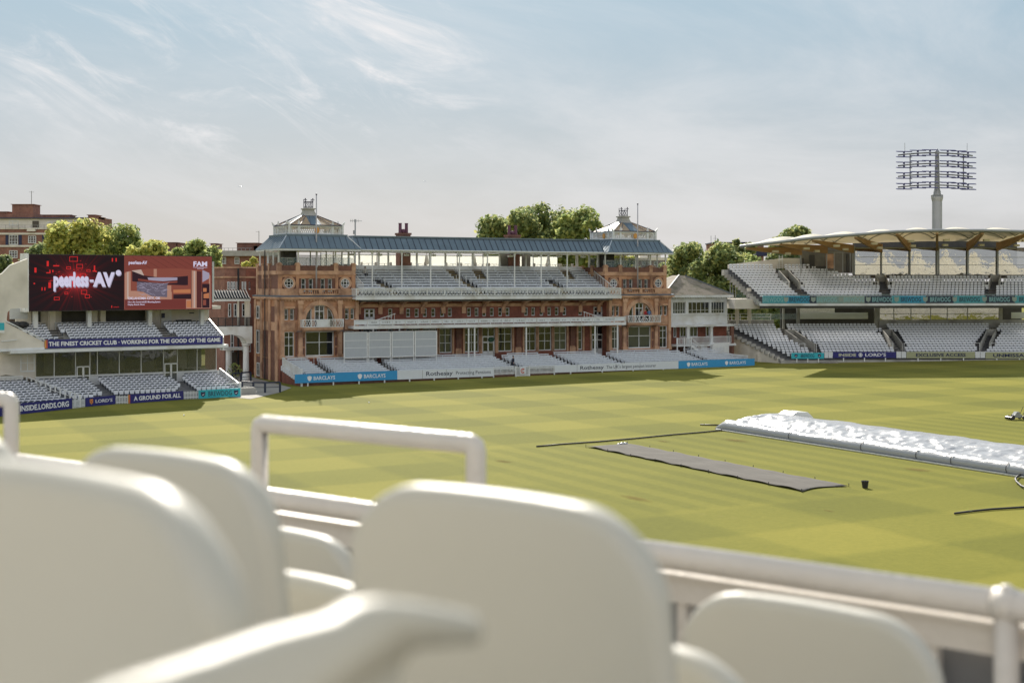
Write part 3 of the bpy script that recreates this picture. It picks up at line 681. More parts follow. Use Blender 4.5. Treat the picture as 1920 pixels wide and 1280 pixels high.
    for s in (-1, 1):
        for i in range(7): x = s*(.42+i*.265); q.lathe([(.05,9.78),(.09,9.9),(.045,10.08),(.08,10.22)], x, -.12, 6)
    q.box(-hw-.05,-hw+.12,.12,9,9.6,10.36); q.box(hw-.12,hw+.05,.12,9,9.6,10.36)
    part(q, 'balustrade', 'pale_terracotta')
    # ---- attic storey (set back a metre)
    hs = [(-1.9,-1.36,10.0,11.55),(-1.0,-.46,10.0,11.55),(.46,1.0,10.0,11.55),(1.36,1.9,10.0,11.55)]
    q = MB(W(1)); q.wall(-hw, hw, 9.4, 12.0, 0, .4, hs); part(q, 'attic_wall', 'dark_brick')
    q = MB(W(1))
    for x, w in ((-4.5,.5),(-2.42,.36),(2.42,.36),(4.5,.5)): q.box(x-w/2, x+w/2, -.12, 0, 9.6, 12.0)
    q.box(-2.24, 2.24, -.06, 0, 11.55, 12.0); q.box(-4.25,-2.6,-.05,0,11.72,12.0); q.box(2.6,4.25,-.05,0,11.72,12.0)
    part(q, 'attic_pilaster', 'terracotta')
    q = MB(W(1)); q.box(-hw-.1, hw+.1, -.16, .3, 12.0, 12.12); q.box(-hw-.02, hw+.02, -.08, .3, 12.12, 12.46); q.box(-hw-.1, -hw+.3, .3, 8, 12.0, 12.46); q.box(hw-.3, hw+.1, .3, 8, 12.0, 12.46); part(q, 'string_course', 'pale_terracotta')
    q = MB(W(1)); q.box(-hw, hw, 0, .3, 12.46, 13.08); q.box(-hw, -hw+.3, .3, 8, 12.46, 13.08); q.box(hw-.3, hw, .3, 8, 12.46, 13.08); part(q, 'parapet', 'dark_brick')
    for x in (-4.55, -2.35, 2.35, 4.55):
        q = MB(W(1)); q.box(x-.26, x+.26, -.1, .34, 12.46, 13.12); q.box(x-.33, x+.33, -.16, .4, 13.12, 13.22); q.prism([(x-.26,13.22),(x+.26,13.22),(x+.16,13.4),(x-.16,13.4)], 'y', -.1, .34); part(q, 'parapet_pier', 'pale_terracotta')
    for y in (3.2, 5.6, 7.8):
        for x in (-hw, hw): q = MB(W(1)); q.box(x-.12, x+.12, y-.25, y+.25, 9.6, 13.2); q.box(x-.2, x+.2, y-.32, y+.32, 13.2, 13.32); part(q, 'parapet_pier', 'pale_terracotta')
    for a, b, z0, z1 in hs: win(W(1.15), a, b, z0, z1, (), (.55,), .09, pane='pane_clear')
    for s in (-1, 1):
        x = s*3.45; q = MB(W(1)); rg = []
        for i in range(25):
            a = 2*PI*i/24; c, s_ = math.cos(a), math.sin(a)
            rg.append([(x+c*.56,-.14,11+s_*.56),(x+c*.8,-.14,11+s_*.8),(x+c*.8,0,11+s_*.8),(x+c*.56,0,11+s_*.56)])
        q.loft(rg, cap=False); part(q, 'window_surround', 'pale_terracotta')
        f = MB(W(1)); rg = []
        for i in range(25):
            a = 2*PI*i/24; c, s_ = math.cos(a), math.sin(a); rg.append([(x+c*.47,-.1,11+s_*.47),(x+c*.56,-.1,11+s_*.56),(x+c*.56,-.02,11+s_*.56),(x+c*.47,-.02,11+s_*.47)])
        f.loft(rg, cap=False)
        for k in (-.2, .2): f.box(x+k-.035, x+k+.035, -.09, -.03, 10.58, 11.42); f.box(x-.45, x+.45, -.085, -.035, 11+k-.035, 11+k+.035)
        fo = f.build('window', 'white_paint', P)
        q = MB(W(1)); q.prism([(x+math.cos(2*PI*i/24)*.5, 11+math.sin(2*PI*i/24)*.5) for i in range(24)], 'y', -.05, -.015); q.build('pane', 'pane_dark', fo)
    # ---- flanks
    for s in (-1, 1):
        y0 = .5 if s == out else 1.5
        q = MB(W(0)); q.box(min(s*hw, s*(hw-.5)), max(s*hw, s*(hw-.5)), .5, 9.5, -1.2, 9.06); part(q, 'flank_wall', 'terracotta' if s == out else 'red_brick')
        q = MB(W(0)); q.box(min(s*hw, s*(hw-.4)), max(s*hw, s*(hw-.4)), 1.4, 9.5, 9.4, 12.0); part(q, 'flank_wall', 'dark_brick')
    if out < 0:
        q = MB(W(0))
        for y, w, m_ in ((1.0,1.0,0),(3.6,.7,0),(6.8,.7,0),(9.2,.8,0)): q.box(-hw-.22, -hw, y-w/2, y+w/2, -1, 9.05)
        q.box(-hw-.12,-hw,.5,9.6,5.5,6.5)
        for y in (8.0,): q.box(-hw-.1,-hw,y-1.0,y+1.0,6.6,8.8)
        part(q, 'pilaster', 'pale_terracotta')
        for b_ in ((-hw-.1,-hw,1.5,3.25,2.2,8.3),(-hw-.12,-hw,.4,9.6,-1,2.2),(-hw-.1,-hw,3.95,6.4,2.3,5.4)): part(MB(W(0)).box(*b_), 'brick_panel', 'dark_brick')
        MF = lambda y: Tr(cx-hw, y, 0, -PI/2)      # window plane facing -x: local x runs towards -y
        win(MF(0) @ T((0,-.25,0)), -8.5, -7.5, 6.75, 8.3, (), (.5,), .1); win(MF(0) @ T((0,-.25,0)), -8.5, -7.5, 2.6, 5.4, (), (.5,), .1)
        win(MF(0) @ T((0,-.2,0)), -8.6, -7.4, -.1, 1.5, (.5,), (.5,), .1)
        q = MB(W(0)); q.box(-hw-.08,-hw,3.5,7.2,10.3,11.6); part(q, 'louvre_surround', 'pale_terracotta')
        q = MB(W(0))
        for k in range(7): q.box(-hw-.14,-hw-.08,3.6+k*.52,3.85+k*.52,10.35,11.55)
        part(q, 'louvre', 'dark_brick')
        q = MB(W(0)); q.tube([(-hw-.3,5.0,-1),(-hw-.3,5.0,14.9)], .07, 6); part(q, 'drainpipe', 'black_iron')
    # ---- glazed roof terrace room
    q = MB(W(0)); q.box(-hw+.3, hw-.3, 1.3, 9, 12.2, 12.5); part(q, 'terrace_floor', 'paving')
    q = MB(W(0))
    for x in (-4.65,-2.3,0.0,2.3,4.65): q.box(x-.07,x+.07,.0 if False else .95,1.09,12.9,14.85)
    for y in (3,5.2,8.2):
        for x in (-4.65, 4.65): q.box(x-.07,x+.07,y-.07,y+.07,12.9,14.85)
    for x in (-4.6,-3.2,-1.4,.6,2.6,4.6): q.box(x-.06,x+.06,5.0,5.12,12.5,14.85)
    part(q, 'post', 'white_paint')
    for k, (x0, x1) in enumerate(((-4.6,-3.2),(-1.4,.6),(.6,2.6),(2.6,4.6))):
        f = MB(W(5.05)); f.box(x0+.06, x1-.06, 0, .06, 14.3, 14.36); fo = f.build('window', 'white_paint', P)
        MB(W(5.05)).box(x0+.06, x1-.06, .02, .04, 12.5, 14.3).build('pane', 'pane_clear', fo)
    q = MB(W(0)); q.box(-3.15,-1.5,3.9,5.6,12.5,14.8); part(q, 'lift_core', 'interior_dark')
    q = MB(W(0)); q.box(-2.6,-2.1,3.86,3.9,13.9,14.0); q.box(-2.6,-2.1,3.86,3.9,13.5,13.6); part(q, 'notice', 'cream_render')
    q = MB(W(0)); q.box(-4.6, 4.6, 1.5, 1.52, 13.1, 13.95); part(q, 'glass_guard', 'glass_rail')
    q = MB(W(0)); q.box(-4.6,4.6,1.48,1.54,13.95,14.0); [q.box(x-.02,x+.02,1.49,1.53,13.1,13.95) for x in [-4.6+k*1.15 for k in range(9)]]; part(q, 'guard_rail', 'steel_grey')
    # ---- lower roof with standing seams
    ex, ey0, ey1, ins = 5.0, -.35, 8.7, 1.35; zt = 16.6
    q = MB(W(0)); q.box(-ex, ex, ey0, ey1, 14.78, 14.98); part(q, 'eave_fascia', 'white_paint')
    E = [(-ex-.08,ey0-.08,14.99),(ex+.08,ey0-.08,14.99),(ex+.08,ey1+.08,14.99),(-ex-.08,ey1+.08,14.99)]
    Tt = [(-ex+ins,ey0+ins,zt),(ex-ins,ey0+ins,zt),(ex-ins,ey1-ins,zt),(-ex+ins,ey1-ins,zt)]
    q = MB(W(0)); q.loft([E, Tt]); q.box(-ex+ins-.12, ex-ins+.12, ey0+ins-.12, ey1-ins+.12, zt-.16, zt+.12)
    ro = part(q, 'roof', 'slate_metal')
    q = MB(W(0)); nseam = 13
    for i in range(1, nseam):
        u = i / nseam; xe = -ex + 2*ex*u
        def top(xe_, lo, hi, base, inw):     # seam meets the hip if it is outside the top edge
            return None
        if abs(xe) <= ex - ins: q.bar((xe,ey0-.02,15.03),(xe,ey0+ins,zt+.02), .05, .07)
        else:
            k = (ex - abs(xe)) / ins; q.bar((xe,ey0-.02,15.03),(xe,ey0+ins*k,15.0+(zt-15)*k+.02), .05, .07)
        ye = ey0 + (ey1-ey0)*u
        for s in (-1, 1):
            k = min(1, (ye-ey0)/ins, (ey1-ye)/ins); q.bar((s*(ex+.02),ye,15.03),(s*(ex-ins*k),ye,15+(zt-15)*k+.02), .05, .07)
    q.build('seam', 'seam_dark', ro)
    q = MB(W(0))
    for s in (-1, 1): q.bar((s*ex,ey0,15.03),(s*(ex-ins),ey0+ins,zt+.05),.1,.1)
    q.build('hip_flashing', 'aluminium', ro)
    # ---- white openwork drum, glazed roof and iron finial
    dw, dy0, dy1 = 3.2, 1.35, 6.9; q = MB(); 
    drum_face(q, Tr(cx, dy0), dw, zt+.1, 17.75); drum_face(q, Tr(cx, dy1, 0, PI), dw, zt+.1, 17.75)
    dd = (dy1-dy0)/2; drum_face(q, Tr(cx-dw, (dy0+dy1)/2, 0, -PI/2), dd-.1, zt+.1, 17.75); drum_face(q, Tr(cx+dw, (dy0+dy1)/2, 0, PI/2), dd-.1, zt+.1, 17.75)
    for x in (-dw-.08, dw+.08):
        for y in (dy0-.08, dy1+.08): q.box(cx+x-.1,cx+x+.1,y-.1,y+.1,zt+.1,17.85); q.prism([(cx+x-.16,17.85),(cx+x+.16,17.85),(cx+x+(.3 if x>0 else -.3),18.3)], 'y', y-.1, y+.1)
    dr = part(q, 'drum', 'white_paint')
    q = MB(W(dy0-.1)); q.prism([(.28*math.cos(a)+.1,17.2+.36*math.sin(a)) for a in [2*PI*i/14 for i in range(14)]], 'y', -.05, .04); q.build('crest', 'ink_gold', dr)
    if out > 0:
        q = MB(Tr(cx-dw-.1, 3.6, 0, -PI/2)); q.prism([(.28*math.cos(a),17.2+.36*math.sin(a)) for a in [2*PI*i/14 for i in range(14)]], 'y', -.05, .04); q.build('crest', 'ink_gold', dr)
    c0 = [(-dw-.1,dy0-.1,17.8),(dw+.1,dy0-.1,17.8),(dw+.1,dy1+.1,17.8),(-dw-.1,dy1+.1,17.8)]
    c1 = [(-.62,3.55,19.15),(.62,3.55,19.15),(.62,4.7,19.15),(-.62,4.7,19.15)]
    q = MB(W(0)); q.loft([c0, c1]); rf = part(q, 'lantern_roof', 'roof_pane')
    q = MB(W(0)); L_ = lambda a, b, t: tuple(a[i]+(b[i]-a[i])*t for i in range(3))
    for e in range(4):
        a0, a1, b0, b1 = c0[e], c0[(e+1) % 4], c1[e], c1[(e+1) % 4]
        q.bar(a0, b0, .14, .14)
        for t in (.2,.4,.6,.8): q.bar(L_(a0,a1,t), L_(b0,b1,t), .06, .08)
        q.bar(a0, a1, .12, .12)
    q.build('roof_rib', 'dark_iron', rf)
    q = MB(W(0)); 
    for e in (0, 1, 2, 3):
        a0, a1, b0, b1 = c0[e], c0[(e+1) % 4], c1[e], c1[(e+1) % 4]; off = [(0,-.02,.03),(.02,0,.03),(0,.02,.03),(-.02,0,.03)][e]
        ps = [L_(L_(a0,a1,.4),L_(b0,b1,.4),.0), L_(L_(a0,a1,.6),L_(b0,b1,.6),.0), L_(b0,b1,1.0), L_(b0,b1,.0)]
        ps = [tuple(p[i]+off[i] for i in range(3)) for p in ps]; q.add(ps, [(0,1,2,3)])
    q.build('lead_panel', 'slate_metal', rf)
    q = MB(W(0)); sq = lambda h, z: [(-h,4.1-h,z),(h,4.1-h,z),(h,4.1+h,z),(-h,4.1+h,z)]
    q.loft([sq(.92,19.0), sq(.72,19.2), sq(.6,19.5), sq(.56,19.7), sq(.7,19.78), sq(.7,19.9), sq(.5,19.95)]); part(q, 'lantern_cap', 'concrete')
    q = MB(W(4.1))
    for x in (-.46, .46):
        q.tube([(x,-.3,19.9),(x,-.3,21.0)], .05, 6); q.ball((x,-.3,21.05), .085, 6, 4); q.box(x-.2,x+.2,-.33,-.27,20.85,20.93); q.ball((x,-.3,20.7),.09,6,4)
        q.tube([(x,.3,19.9),(x,.3,21.0)], .04, 6)
    for y in (-.3, .3):
        lattice(q, -.42, .42, 20.0, 20.65, y, .42, .035, 'x'); q.box(-.46,.46,y-.03,y+.03,20.62,20.7); q.box(-.46,.46,y-.03,y+.03,19.98,20.05)
    part(q, 'finial', 'dark_iron')

CT = 21.95
tower(-CT, -1); tower(CT, 1)
# ---- flagpoles (things of their own)
for cx, lb in ((-CT-.3, 'tall white flagpole without a flag on the tower nearer to the big screen'), (CT-.1, 'tall white flagpole without a flag on the tower nearer to the tiled house')):
    r_ = in_frame(PAV, 'flagpole', lb, 'flagpole', cx, .35, 10.36)
    MB().tube([(0,0,-.75),(0,0,6),(0,0,10.9)], [.10,.085,.065], 8).build('pole', 'pole_paint', r_, True); q = MB(); q.ball((0,0,10.98), .11, 8, 6); q.build('truck', 'dark_iron', r_, True)
# ---- main block between the towers
X0, X1 = -17.2, 17.2
gw = []
for px0, px1 in ((934,960),(983,1005),(1010,1034),(1039,1062),(1084,1092),(1147,1164)): gw.append((PAV.x(px0, 1.5), PAV.x(px1, 1.5)))
dr_ = [(PAV.x(904,1.5), PAV.x(928,1.5))]; c0_ = sum(dr_[0])/2
gw = gw + [(2*c0_-b, 2*c0_-a) for a, b in gw]
d2 = (PAV.x(1109,1.5), PAV.x(1132,1.5)); d2m = (2*c0_-d2[1], 2*c0_-d2[0])
fw_ = []
for px in (908,922.5,938,952,986.5,1000,1015.5,1030,1044,1058.5,1088,1151,1161): x = PAV.x(px, 1.5); fw_ += [(x-.27, x+.27), (2*c0_-x-.27, 2*c0_-x+.27)]
x = PAV.x(897,1.5)-0; fw_ = [w for w in fw_ if abs((w[0]+w[1])/2-c0_) > .35]
# the two middle windows that mirror onto each other
fd = (PAV.x(1113,1.5), PAV.x(1130,1.5)); fdm = (2*c0_-fd[1], 2*c0_-fd[0])
uniq = []
for w in sorted(fw_):
    if w[0] > X0+.1 and w[1] < X1-.05 and all(abs(w[0]-u[0]) > .55 for u in uniq): uniq.append(w)
fw_ = uniq
gw = [w for w in gw if w[0] > X0+.1 and w[1] < X1-.05]
holes = [(a,b,2.45,5.5) for a, b in gw] + [(a,b,1.6,5.5) for a, b in dr_+[d2,d2m]] + [(a,b,6.9,7.95) for a, b in fw_] + [(a,b,6.0,7.95) for a, b in (fd,fdm)]
q = MB(T((0,1.5,0))); q.wall(X0, X1, -1, 9.4, 0, .5, holes); part(q, 'main_wall', 'red_brick')
q = MB(T((0,1.5,0)))
for a, b in gw + dr_ + [d2, d2m]:
    for x in (a-.14, b+.14): q.box(x-.12, x+.12, -.1, 0, 2.3, 5.6)
xs_ = sorted(gw + dr_ + [d2,d2m])
q.box(X0, X1, -.08, 0, 8.12, 8.42); q.box(X0, X1, -.14, 0, 8.42, 8.52)
for i in range(len(xs_)-1):
    gap = (xs_[i][1], xs_[i+1][0]); m_ = (gap[0]+gap[1])/2
    if gap[1]-gap[0] > 1.6: q.box(m_-.42, m_+.42, -.16, 0, 2.0, 2.85); q.box(m_-.36, m_+.36, -.1, 0, 2.85, 3.0)
part(q, 'terracotta_trim', 'pale_terracotta')
for i in range(len(xs_)-1):
    gap = (xs_[i][1], xs_[i+1][0]); m_ = (gap[0]+gap[1])/2
    if gap[1]-gap[0] > 1.6: q = MB(T((0,1.5,0))); q.box(m_-.36, m_+.36, -.22, 0, 3.0, 5.6); part(q, 'brick_pier', 'dark_brick')
for k, x in enumerate([X0+.6+i*(X1-X0-1.2)/12 for i in range(13)]):
    q = MB(); q.prism([(1.5,9.1),(-.9,9.1),(-.9,8.85),(.2,8.7),(1.1,8.3),(1.5,7.9)], 'x', x-.2, x+.2); q.box(x-.26,x+.26,1.34,1.5,7.3,8.1); part(q, 'bracket', 'pale_terracotta')
for a, b in gw:
    wd_ = b - a
    win(T((0,1.62,0)), a, b, 2.45, 5.5, (.5,) if wd_ > .9 else (), (.4,.72) if wd_ > .9 else (.4,.75), .1)
for a, b in fw_: win(T((0,1.62,0)), a, b, 6.9, 7.95, (), (.5,), .075)
def door(a, b, z0, z1, zt_):
    f = MB(T((0,1.62,0))); f.box(a,a+.1,-.03,.1,z0,zt_); f.box(b-.1,b,-.03,.1,z0,zt_); f.box(a,b,-.03,.1,zt_-.1,zt_); f.box(a,b,-.03,.1,z1-.08,z1+.08)
    m_ = (a+b)/2; f.box(m_-.05,m_+.05,-.02,.08,z1,zt_); f.box(a+.1,b-.1,0,.08,z0,z0+.95)
    for x0_, x1_ in ((a+.1,m_),(m_,b-.1)): f.box(x0_,x0_+.1,0,.07,z0,z1); f.box(x1_-.1,x1_,0,.07,z0,z1); f.box(x0_,x1_,0.005,.065,z0+(z1-z0)*.72,z0+(z1-z0)*.78)
    o = f.build('door', 'white_paint', pav); MB(T((0,1.62,0))).box(a+.06,b-.06,.045,.06,z0+.9,zt_-.05).build('pane', 'pane_dark', o)
    q = MB(T((0,1.58,0))); q.ball((m_-.12,0,z0+1.05),.05,6,4); q.ball((m_+.12,0,z0+1.05),.05,6,4); q.build('handle', 'black_iron', o)
    return o
for a, b in dr_: door(a, b, 1.6, 4.35, 5.5)
door(*d2, 1.6, 4.35, 5.5); door(*d2m, 1.6, 4.35, 5.5); door(*fd, 6.0, 7.9, 7.95); door(*fdm, 6.0, 7.9, 7.95)
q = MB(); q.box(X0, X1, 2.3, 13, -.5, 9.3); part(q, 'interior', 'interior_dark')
q = MB(); q.ball((c0_+.35,1.5,3.95), (.42,.2,.3)); q.ball((c0_+.5,1.42,4.1),(.3,.18,.2)); part(q, 'hanging_basket', 'green_door', smooth=True)
# ---- lower balcony
BX = 18.5
q = MB(); q.box(-BX, BX, -2.0, 1.5, 5.70, 5.98); q.box(-BX-.06, BX+.06, -2.1, -1.96, 5.66, 6.02); part(q, 'lower_balcony', 'white_paint')
q = MB()
for k in range(24):
    x = -BX+.05 + k*(2*BX-.1)/23; q.box(x-.045, x+.045, -2.08, -1.98, 6.02, 6.72)
q.box(-BX, BX, -2.09, -1.97, 6.66, 6.74)
for k in range(70): x = -BX+.2+k*(2*BX-.4)/69; q.box(x-.012,x+.012,-2.05,-2.03,6.02,6.2)
part(q, 'balcony_rail', 'white_paint')
q = MB()
for k in range(23):
    x = -BX+.05 + k*(2*BX-.1)/23; q.box(x+.06, x+(2*BX-.1)/23-.06, -2.035, -2.01, 6.18, 6.66)
part(q, 'balcony_panel', 'sign_white')
rr = random.Random(3)
for k in range(1, 22):
    q = MB(); x = -BX + .9 + k*(2*BX-.1)/23; n_ = rr.randint(8, 16)
    for i in range(n_):
        if rr.random() < .85: q.box(x-.55+i*.085, x-.55+i*.085+rr.choice((.03,.05)), -2.05, -2.036, 6.33, 6.33+rr.choice((.12,.17,.2)))
    part(q, 'lettering', 'steel_grey')
for px in (879, 987, 1158, 1116):
    x = PAV.x(px, -1.9)
    for xx in (x, 2*c0_-x):
        if px == 879 and xx != x: continue
        q = MB(); q.tube([(xx,-1.85,.4),(xx,-1.85,5.7)], .1, 8); part(q, 'balcony_post', 'white_metal')
for sgn in (-1, 1):
    q = MB(); x0_ = sgn*13.3; x1_ = sgn*16.6
    q.box(min(x0_,x1_), max(x0_,x1_), -1.6, -.7, 6.0, 6.35); q.bar((sgn*12.9,-1.0,7.4),(sgn*16.0,-1.0,6.45),.07,.08); [q.box(sgn*(13+i*.4)-.02, sgn*(13+i*.4)+.02,-1.03,-.97,6.0,7.4-i*.12) for i in range(8)]
    part(q, 'balcony_steps', 'white_paint')
# ---- upper balcony
UX = 18.05
q = MB(); q.box(-UX, UX, -1.6, .6, 9.12, 9.38); q.box(-UX-.08, UX+.08, -1.7, -1.5, 9.06, 9.44); q.box(-UX-.05, UX+.05, -1.66, -1.52, 9.5, 9.6); part(q, 'upper_balcony', 'white_paint')
q = MB(); q.box(-UX, UX, -1.66, -1.52, 10.32, 10.44); q.box(-UX, UX, -1.63, -1.55, 10.12, 10.17); lattice(q, -UX, UX, 9.6, 10.12, -1.59, .46, .07, 'v'); lattice(q, -UX, UX, 10.17, 10.32, -1.59, .23, .03, 'x')
for k in range(17): x = -UX + k*2*UX/16; q.box(x-.06,x+.06,-1.65,-1.53,9.5,10.4)
for s in (-1,1): q.box(s*UX-.05,s*UX+.05,-1.5,0,10.3,10.42); [q.box(s*UX-.02,s*UX+.02,-1.5+.25*k,-1.45+.25*k,9.5,10.3) for k in range(6)]
part(q, 'balcony_rail', 'white_paint')
# ---- raked seating: treads
NR = 10; RY0, RDY, RZ0, RDZ = -1.0, .74, 9.42, .325
q = MB()
for i in range(NR): q.box(X0, X1, RY0+i*RDY, RY0+(i+1)*RDY+(.4 if i == NR-1 else 0), RZ0-.3+i*RDZ-.3, RZ0+i*RDZ-.02)
part(q, 'seating_tread', 'tread_dark')
q = MB(); q.box(X0, X1, RY0+NR*RDY+.05, 14, 12.0, 12.75); part(q, 'terrace_floor', 'paving')
def aisle(pxb, pyb, pxt, pyt, i0, i1):
    """x (and half width) per row, from pixel of the aisle centre at the bottom and top row"""
    xb = PAV.x(pxb, RY0+i0*RDY); xt = PAV.x(pxt, RY0+i1*RDY)
    return [(i, xb + (xt-xb)*(i-i0)/max(1, i1-i0)) for i in range(i0, i1+1)]
AIS = aisle(744,539,712,512,0,4) + aisle(905,539,874,512,0,4) + aisle(1065,539,1036,512,0,4) + aisle(865,516,845,503,5,9) + aisle(909,516,898,503,5,9)[0:0] + aisle(1075,516,1061,503,5,9) + aisle(908,516,896,503,5,9)
for n_a, (i, x) in enumerate(AIS):
    if n_a == 0 or AIS[n_a-1][0] != i-1: st = MB(); ye = MB(); STP = []
    zt_ = RZ0+i*RDZ; y = RY0+i*RDY
    st.box(x-.62, x+.62, y+.02, y+RDY*.5, zt_-.02, zt_+RDZ*.5); 
    if True: ye.box(x-.62, x+.62, y+.0, y+.05, zt_-.01, zt_+.03); ye.box(x-.62, x+.62, y+RDY*.5-.03, y+RDY*.5+.01, zt_+RDZ*.5-.02, zt_+RDZ*.5+.02)
    if n_a == len(AIS)-1 or AIS[n_a+1][0] != i+1: part(st, 'aisle_step', 'step_brown'); part(ye, 'step_edge', 'yellow_edge')

def bench_mesh(Lh):
    q = MB(); q.box(-Lh/2, Lh/2, -.02, .36, .40, .45); q.box(-Lh/2, Lh/2, .37, .41, .50, .565); q.box(-Lh/2, Lh/2, .40, .44, .67, .80)
    n_ = max(2, round(Lh/1.9)+1)
    for k in range(n_):
        x = -Lh/2+.1+k*(Lh-.2)/(n_-1); q.box(x-.03,x+.03,.0,.38,.0,.40); q.box(x-.03,x+.03,.36,.45,.38,.8)
    return q
def bench(x0, x1, y, z, label, group):
    q = bench_mesh(x1-x0); o = q.build('bench', 'bench_white', loc=PAV.w((x0+x1)/2, y, z), rotz=TH); tag(o, label, 'bench', group); return o
def blocks(x0, x1, cuts, w=.72):
    e = [x0] + [v for c in sorted(cuts) for v in (c-w, c+w)] + [x1]
    return [(e[i], e[i+1]) for i in range(0, len(e), 2) if e[i+1]-e[i] > .5]
BN = ['beside the tower near the screen', 'just left of the middle', 'just right of the middle', 'beside the tower near the house']
for i in range(NR):
    cuts = [x for k, x in AIS if k == i]
    bl = blocks(X0+.25, X1-.25, cuts)
    for k, (a, b) in enumerate(bl):
        bench(a, b, RY0+i*RDY+.25, RZ0+i*RDZ, 'white bench, %s row above the ornate rail, %s' % (ORD[i], BN[k]), 'benches on the upper terrace')
q = MB()
for s in (-1, 1):
    q.bar((s*16.9,-.9,10.9),(s*16.9,3.2,12.6),.06,.08); [q.box(s*16.9-.02,s*16.9+.02,-.9+k*.4,-.86+k*.4,9.4+k*.17,10.9+k*.17) for k in range(11)]
for i, x in AIS:
    if i in (4, 5): q.box(x+.66,x+.70,RY0+i*RDY,RY0+i*RDY+.04,RZ0+i*RDZ,RZ0+i*RDZ+1.0); q.box(x-.70,x-.66,RY0+i*RDY,RY0+i*RDY+.04,RZ0+i*RDZ,RZ0+i*RDZ+1.0)
part(q, 'hand_rail', 'white_metal')
# ---- canopy roof
RX = 17.05; ya, yb_, zt = .7, 8.2, 16.55
q = MB(); q.prism([(ya,15.0),(ya+1.35,zt),(yb_-1.35,zt),(yb_,15.0)], 'x', -RX, RX); q.box(-RX,RX,ya+1.2,yb_-1.2,zt-.05,zt+.14); ro = part(q, 'canopy_roof', 'slate_metal')
q = MB(); k = 0
while -RX + .4 + k*.8 < RX: x = -RX+.4+k*.8; q.bar((x,ya-.02,15.03),(x,ya+1.35,zt+.02),.05,.07); k += 1
q.build('seam', 'seam_dark', ro)
q = MB(); q.box(-RX, RX, ya-.02, yb_+.02, 14.78, 14.98); part(q, 'eave_fascia', 'white_paint')
q = MB(); q.tube([(-RX,ya-.1,14.95),(RX,ya-.1,14.95)], .08, 6); part(q, 'gutter', 'white_metal')
for px in (698,753.4,807.5,861.5,913.9,964.8,1014.7,1063.4):
    q = MB(); x = PAV.x(px, 1.1); q.tube([(x,1.1,10.3),(x,1.1,14.8)], .085, 8); q.tube([(x,1.1,14.3),(x,1.1,14.8)], [.09,.2], 8); part(q, 'canopy_post', 'white_metal')
q = MB()
for px in (673.5,710,728,781.5,806,835,886,937,986,1029,1081): x = PAV.x(px, 7.2); q.box(x-.1,x+.1,7.1,7.3,12.7,14.8)
q.box(X0,X1,7.12,7.28,12.7,13.22); part(q, 'terrace_post', 'white_paint')
q = MB()
for k in range(10): q = MB(); x = X0+1+k*(X1-X0-2)/9; q.box(x-.28,x+.28,4.5,5.0,14.35,14.6); q.box(x-.03,x+.03,4.7,4.8,14.6,14.8); part(q, 'heater', 'white_metal')
for k in range(9):
    a = X0+.1+k*(X1-X0-.2)/9; b = a+(X1-X0-.2)/9
    f = MB(); f.box(a-.05,a+.05,13.3,13.4,12.75,15.6); f.box(a,b,13.31,13.39,14.62,14.7); fo = part(f, 'wind_screen', 'steel_grey')
    MB().box(a+.06,b-.06,13.33,13.36,12.8,14.62).build('pane', 'frosted_screen', fo)
for px0, px1, ytop, ch in ((748,770,431,1),(953,975,430,1)):
    a, b = PAV.x(px0+1, 8.4), PAV.x(px1-1, 8.4); q = MB(); q.box(a,b,8.25,9.6,12.5,17.1); q.box(a-.1,b+.1,8.15,9.7,17.1,17.35); cs = part(q, 'chimney_stack', 'dark_brick')
    for x in (a+.3, b-.3): MB().lathe([(.22,17.35),(.2,18.5),(.24,18.52),(.24,18.6)], x, 8.9, 10).build('chimney_pot', 'pot_plum', cs)
    q = MB(); q.ball(((a+b)/2,8.9,17.6),.3,8,5); q.build('cowl', 'pot_plum', cs)
q = MB(); a = PAV.x(935,9); q.box(PAV.x(935,9),PAV.x(952,9),8.6,8.7,12.75,14.75); part(q, 'terrace_wall', 'interior_mid'); q = MB(); q.box(PAV.x(976,9),PAV.x(992,9),8.6,8.7,12.75,14.75); part(q, 'terrace_wall', 'interior_mid')
q = MB(); q.box(X0-9.4, X1+9.4, 13.9, 14.4, -1, 12.75); part(q, 'back_wall', 'red_brick')
q = MB(); q.tube([(PAV.x(666,12),12,12.5),(PAV.x(666,12),12,19.1)], .09, 8); x = PAV.x(666,12); q.bar((x-.7,12,18.9),(x+.9,12,18.9),.05,.05); [q.bar((x-.6+k*.25,12,18.7),(x-.6+k*.25,12,19.1),.03,.03) for k in range(5)]; q.box(x-.25,x-.05,11.9,12.1,17.2,17.7); part(q, 'aerial', 'steel_grey')
# terrace furniture (each piece its own thing, the pieces share their meshes)
def tbl():
    r_ = thing('table', 'x', 'table'); MB().lathe([(0,.70),(.42,.70),(.42,.74),(0,.74)], n=12).build('table_top', 'wood_furn', r_)
    q = MB(); q.tube([(0,0,0),(0,0,.7)], .04, 6); q.box(-.3,.3,-.03,.03,0,.04); q.box(-.03,.03,-.3,.3,0.0,.041); q.build('leg', 'steel_grey', r_); return r_
def chr_():
    r_ = thing('chair', 'x', 'chair'); MB().box(-.22,.22,-.22,.22,.42,.47).build('seat', 'wood_furn', r_)
    q = MB(); q.box(-.22,.22,.18,.23,.47,.88); q.box(-.24,-.2,-.2,.2,.62,.66); q.box(.2,.24,-.2,.2,.62,.66); q.build('backrest', 'wood_furn', r_)
    for x in (-.19,.19):
        for y in (-.19,.19): MB().box(x-.025,x+.025,y-.025,y+.025,0,.42).build('leg', 'wood_furn', r_)
    return r_
t0, c0c = tbl(), chr_(); first = [True, True]
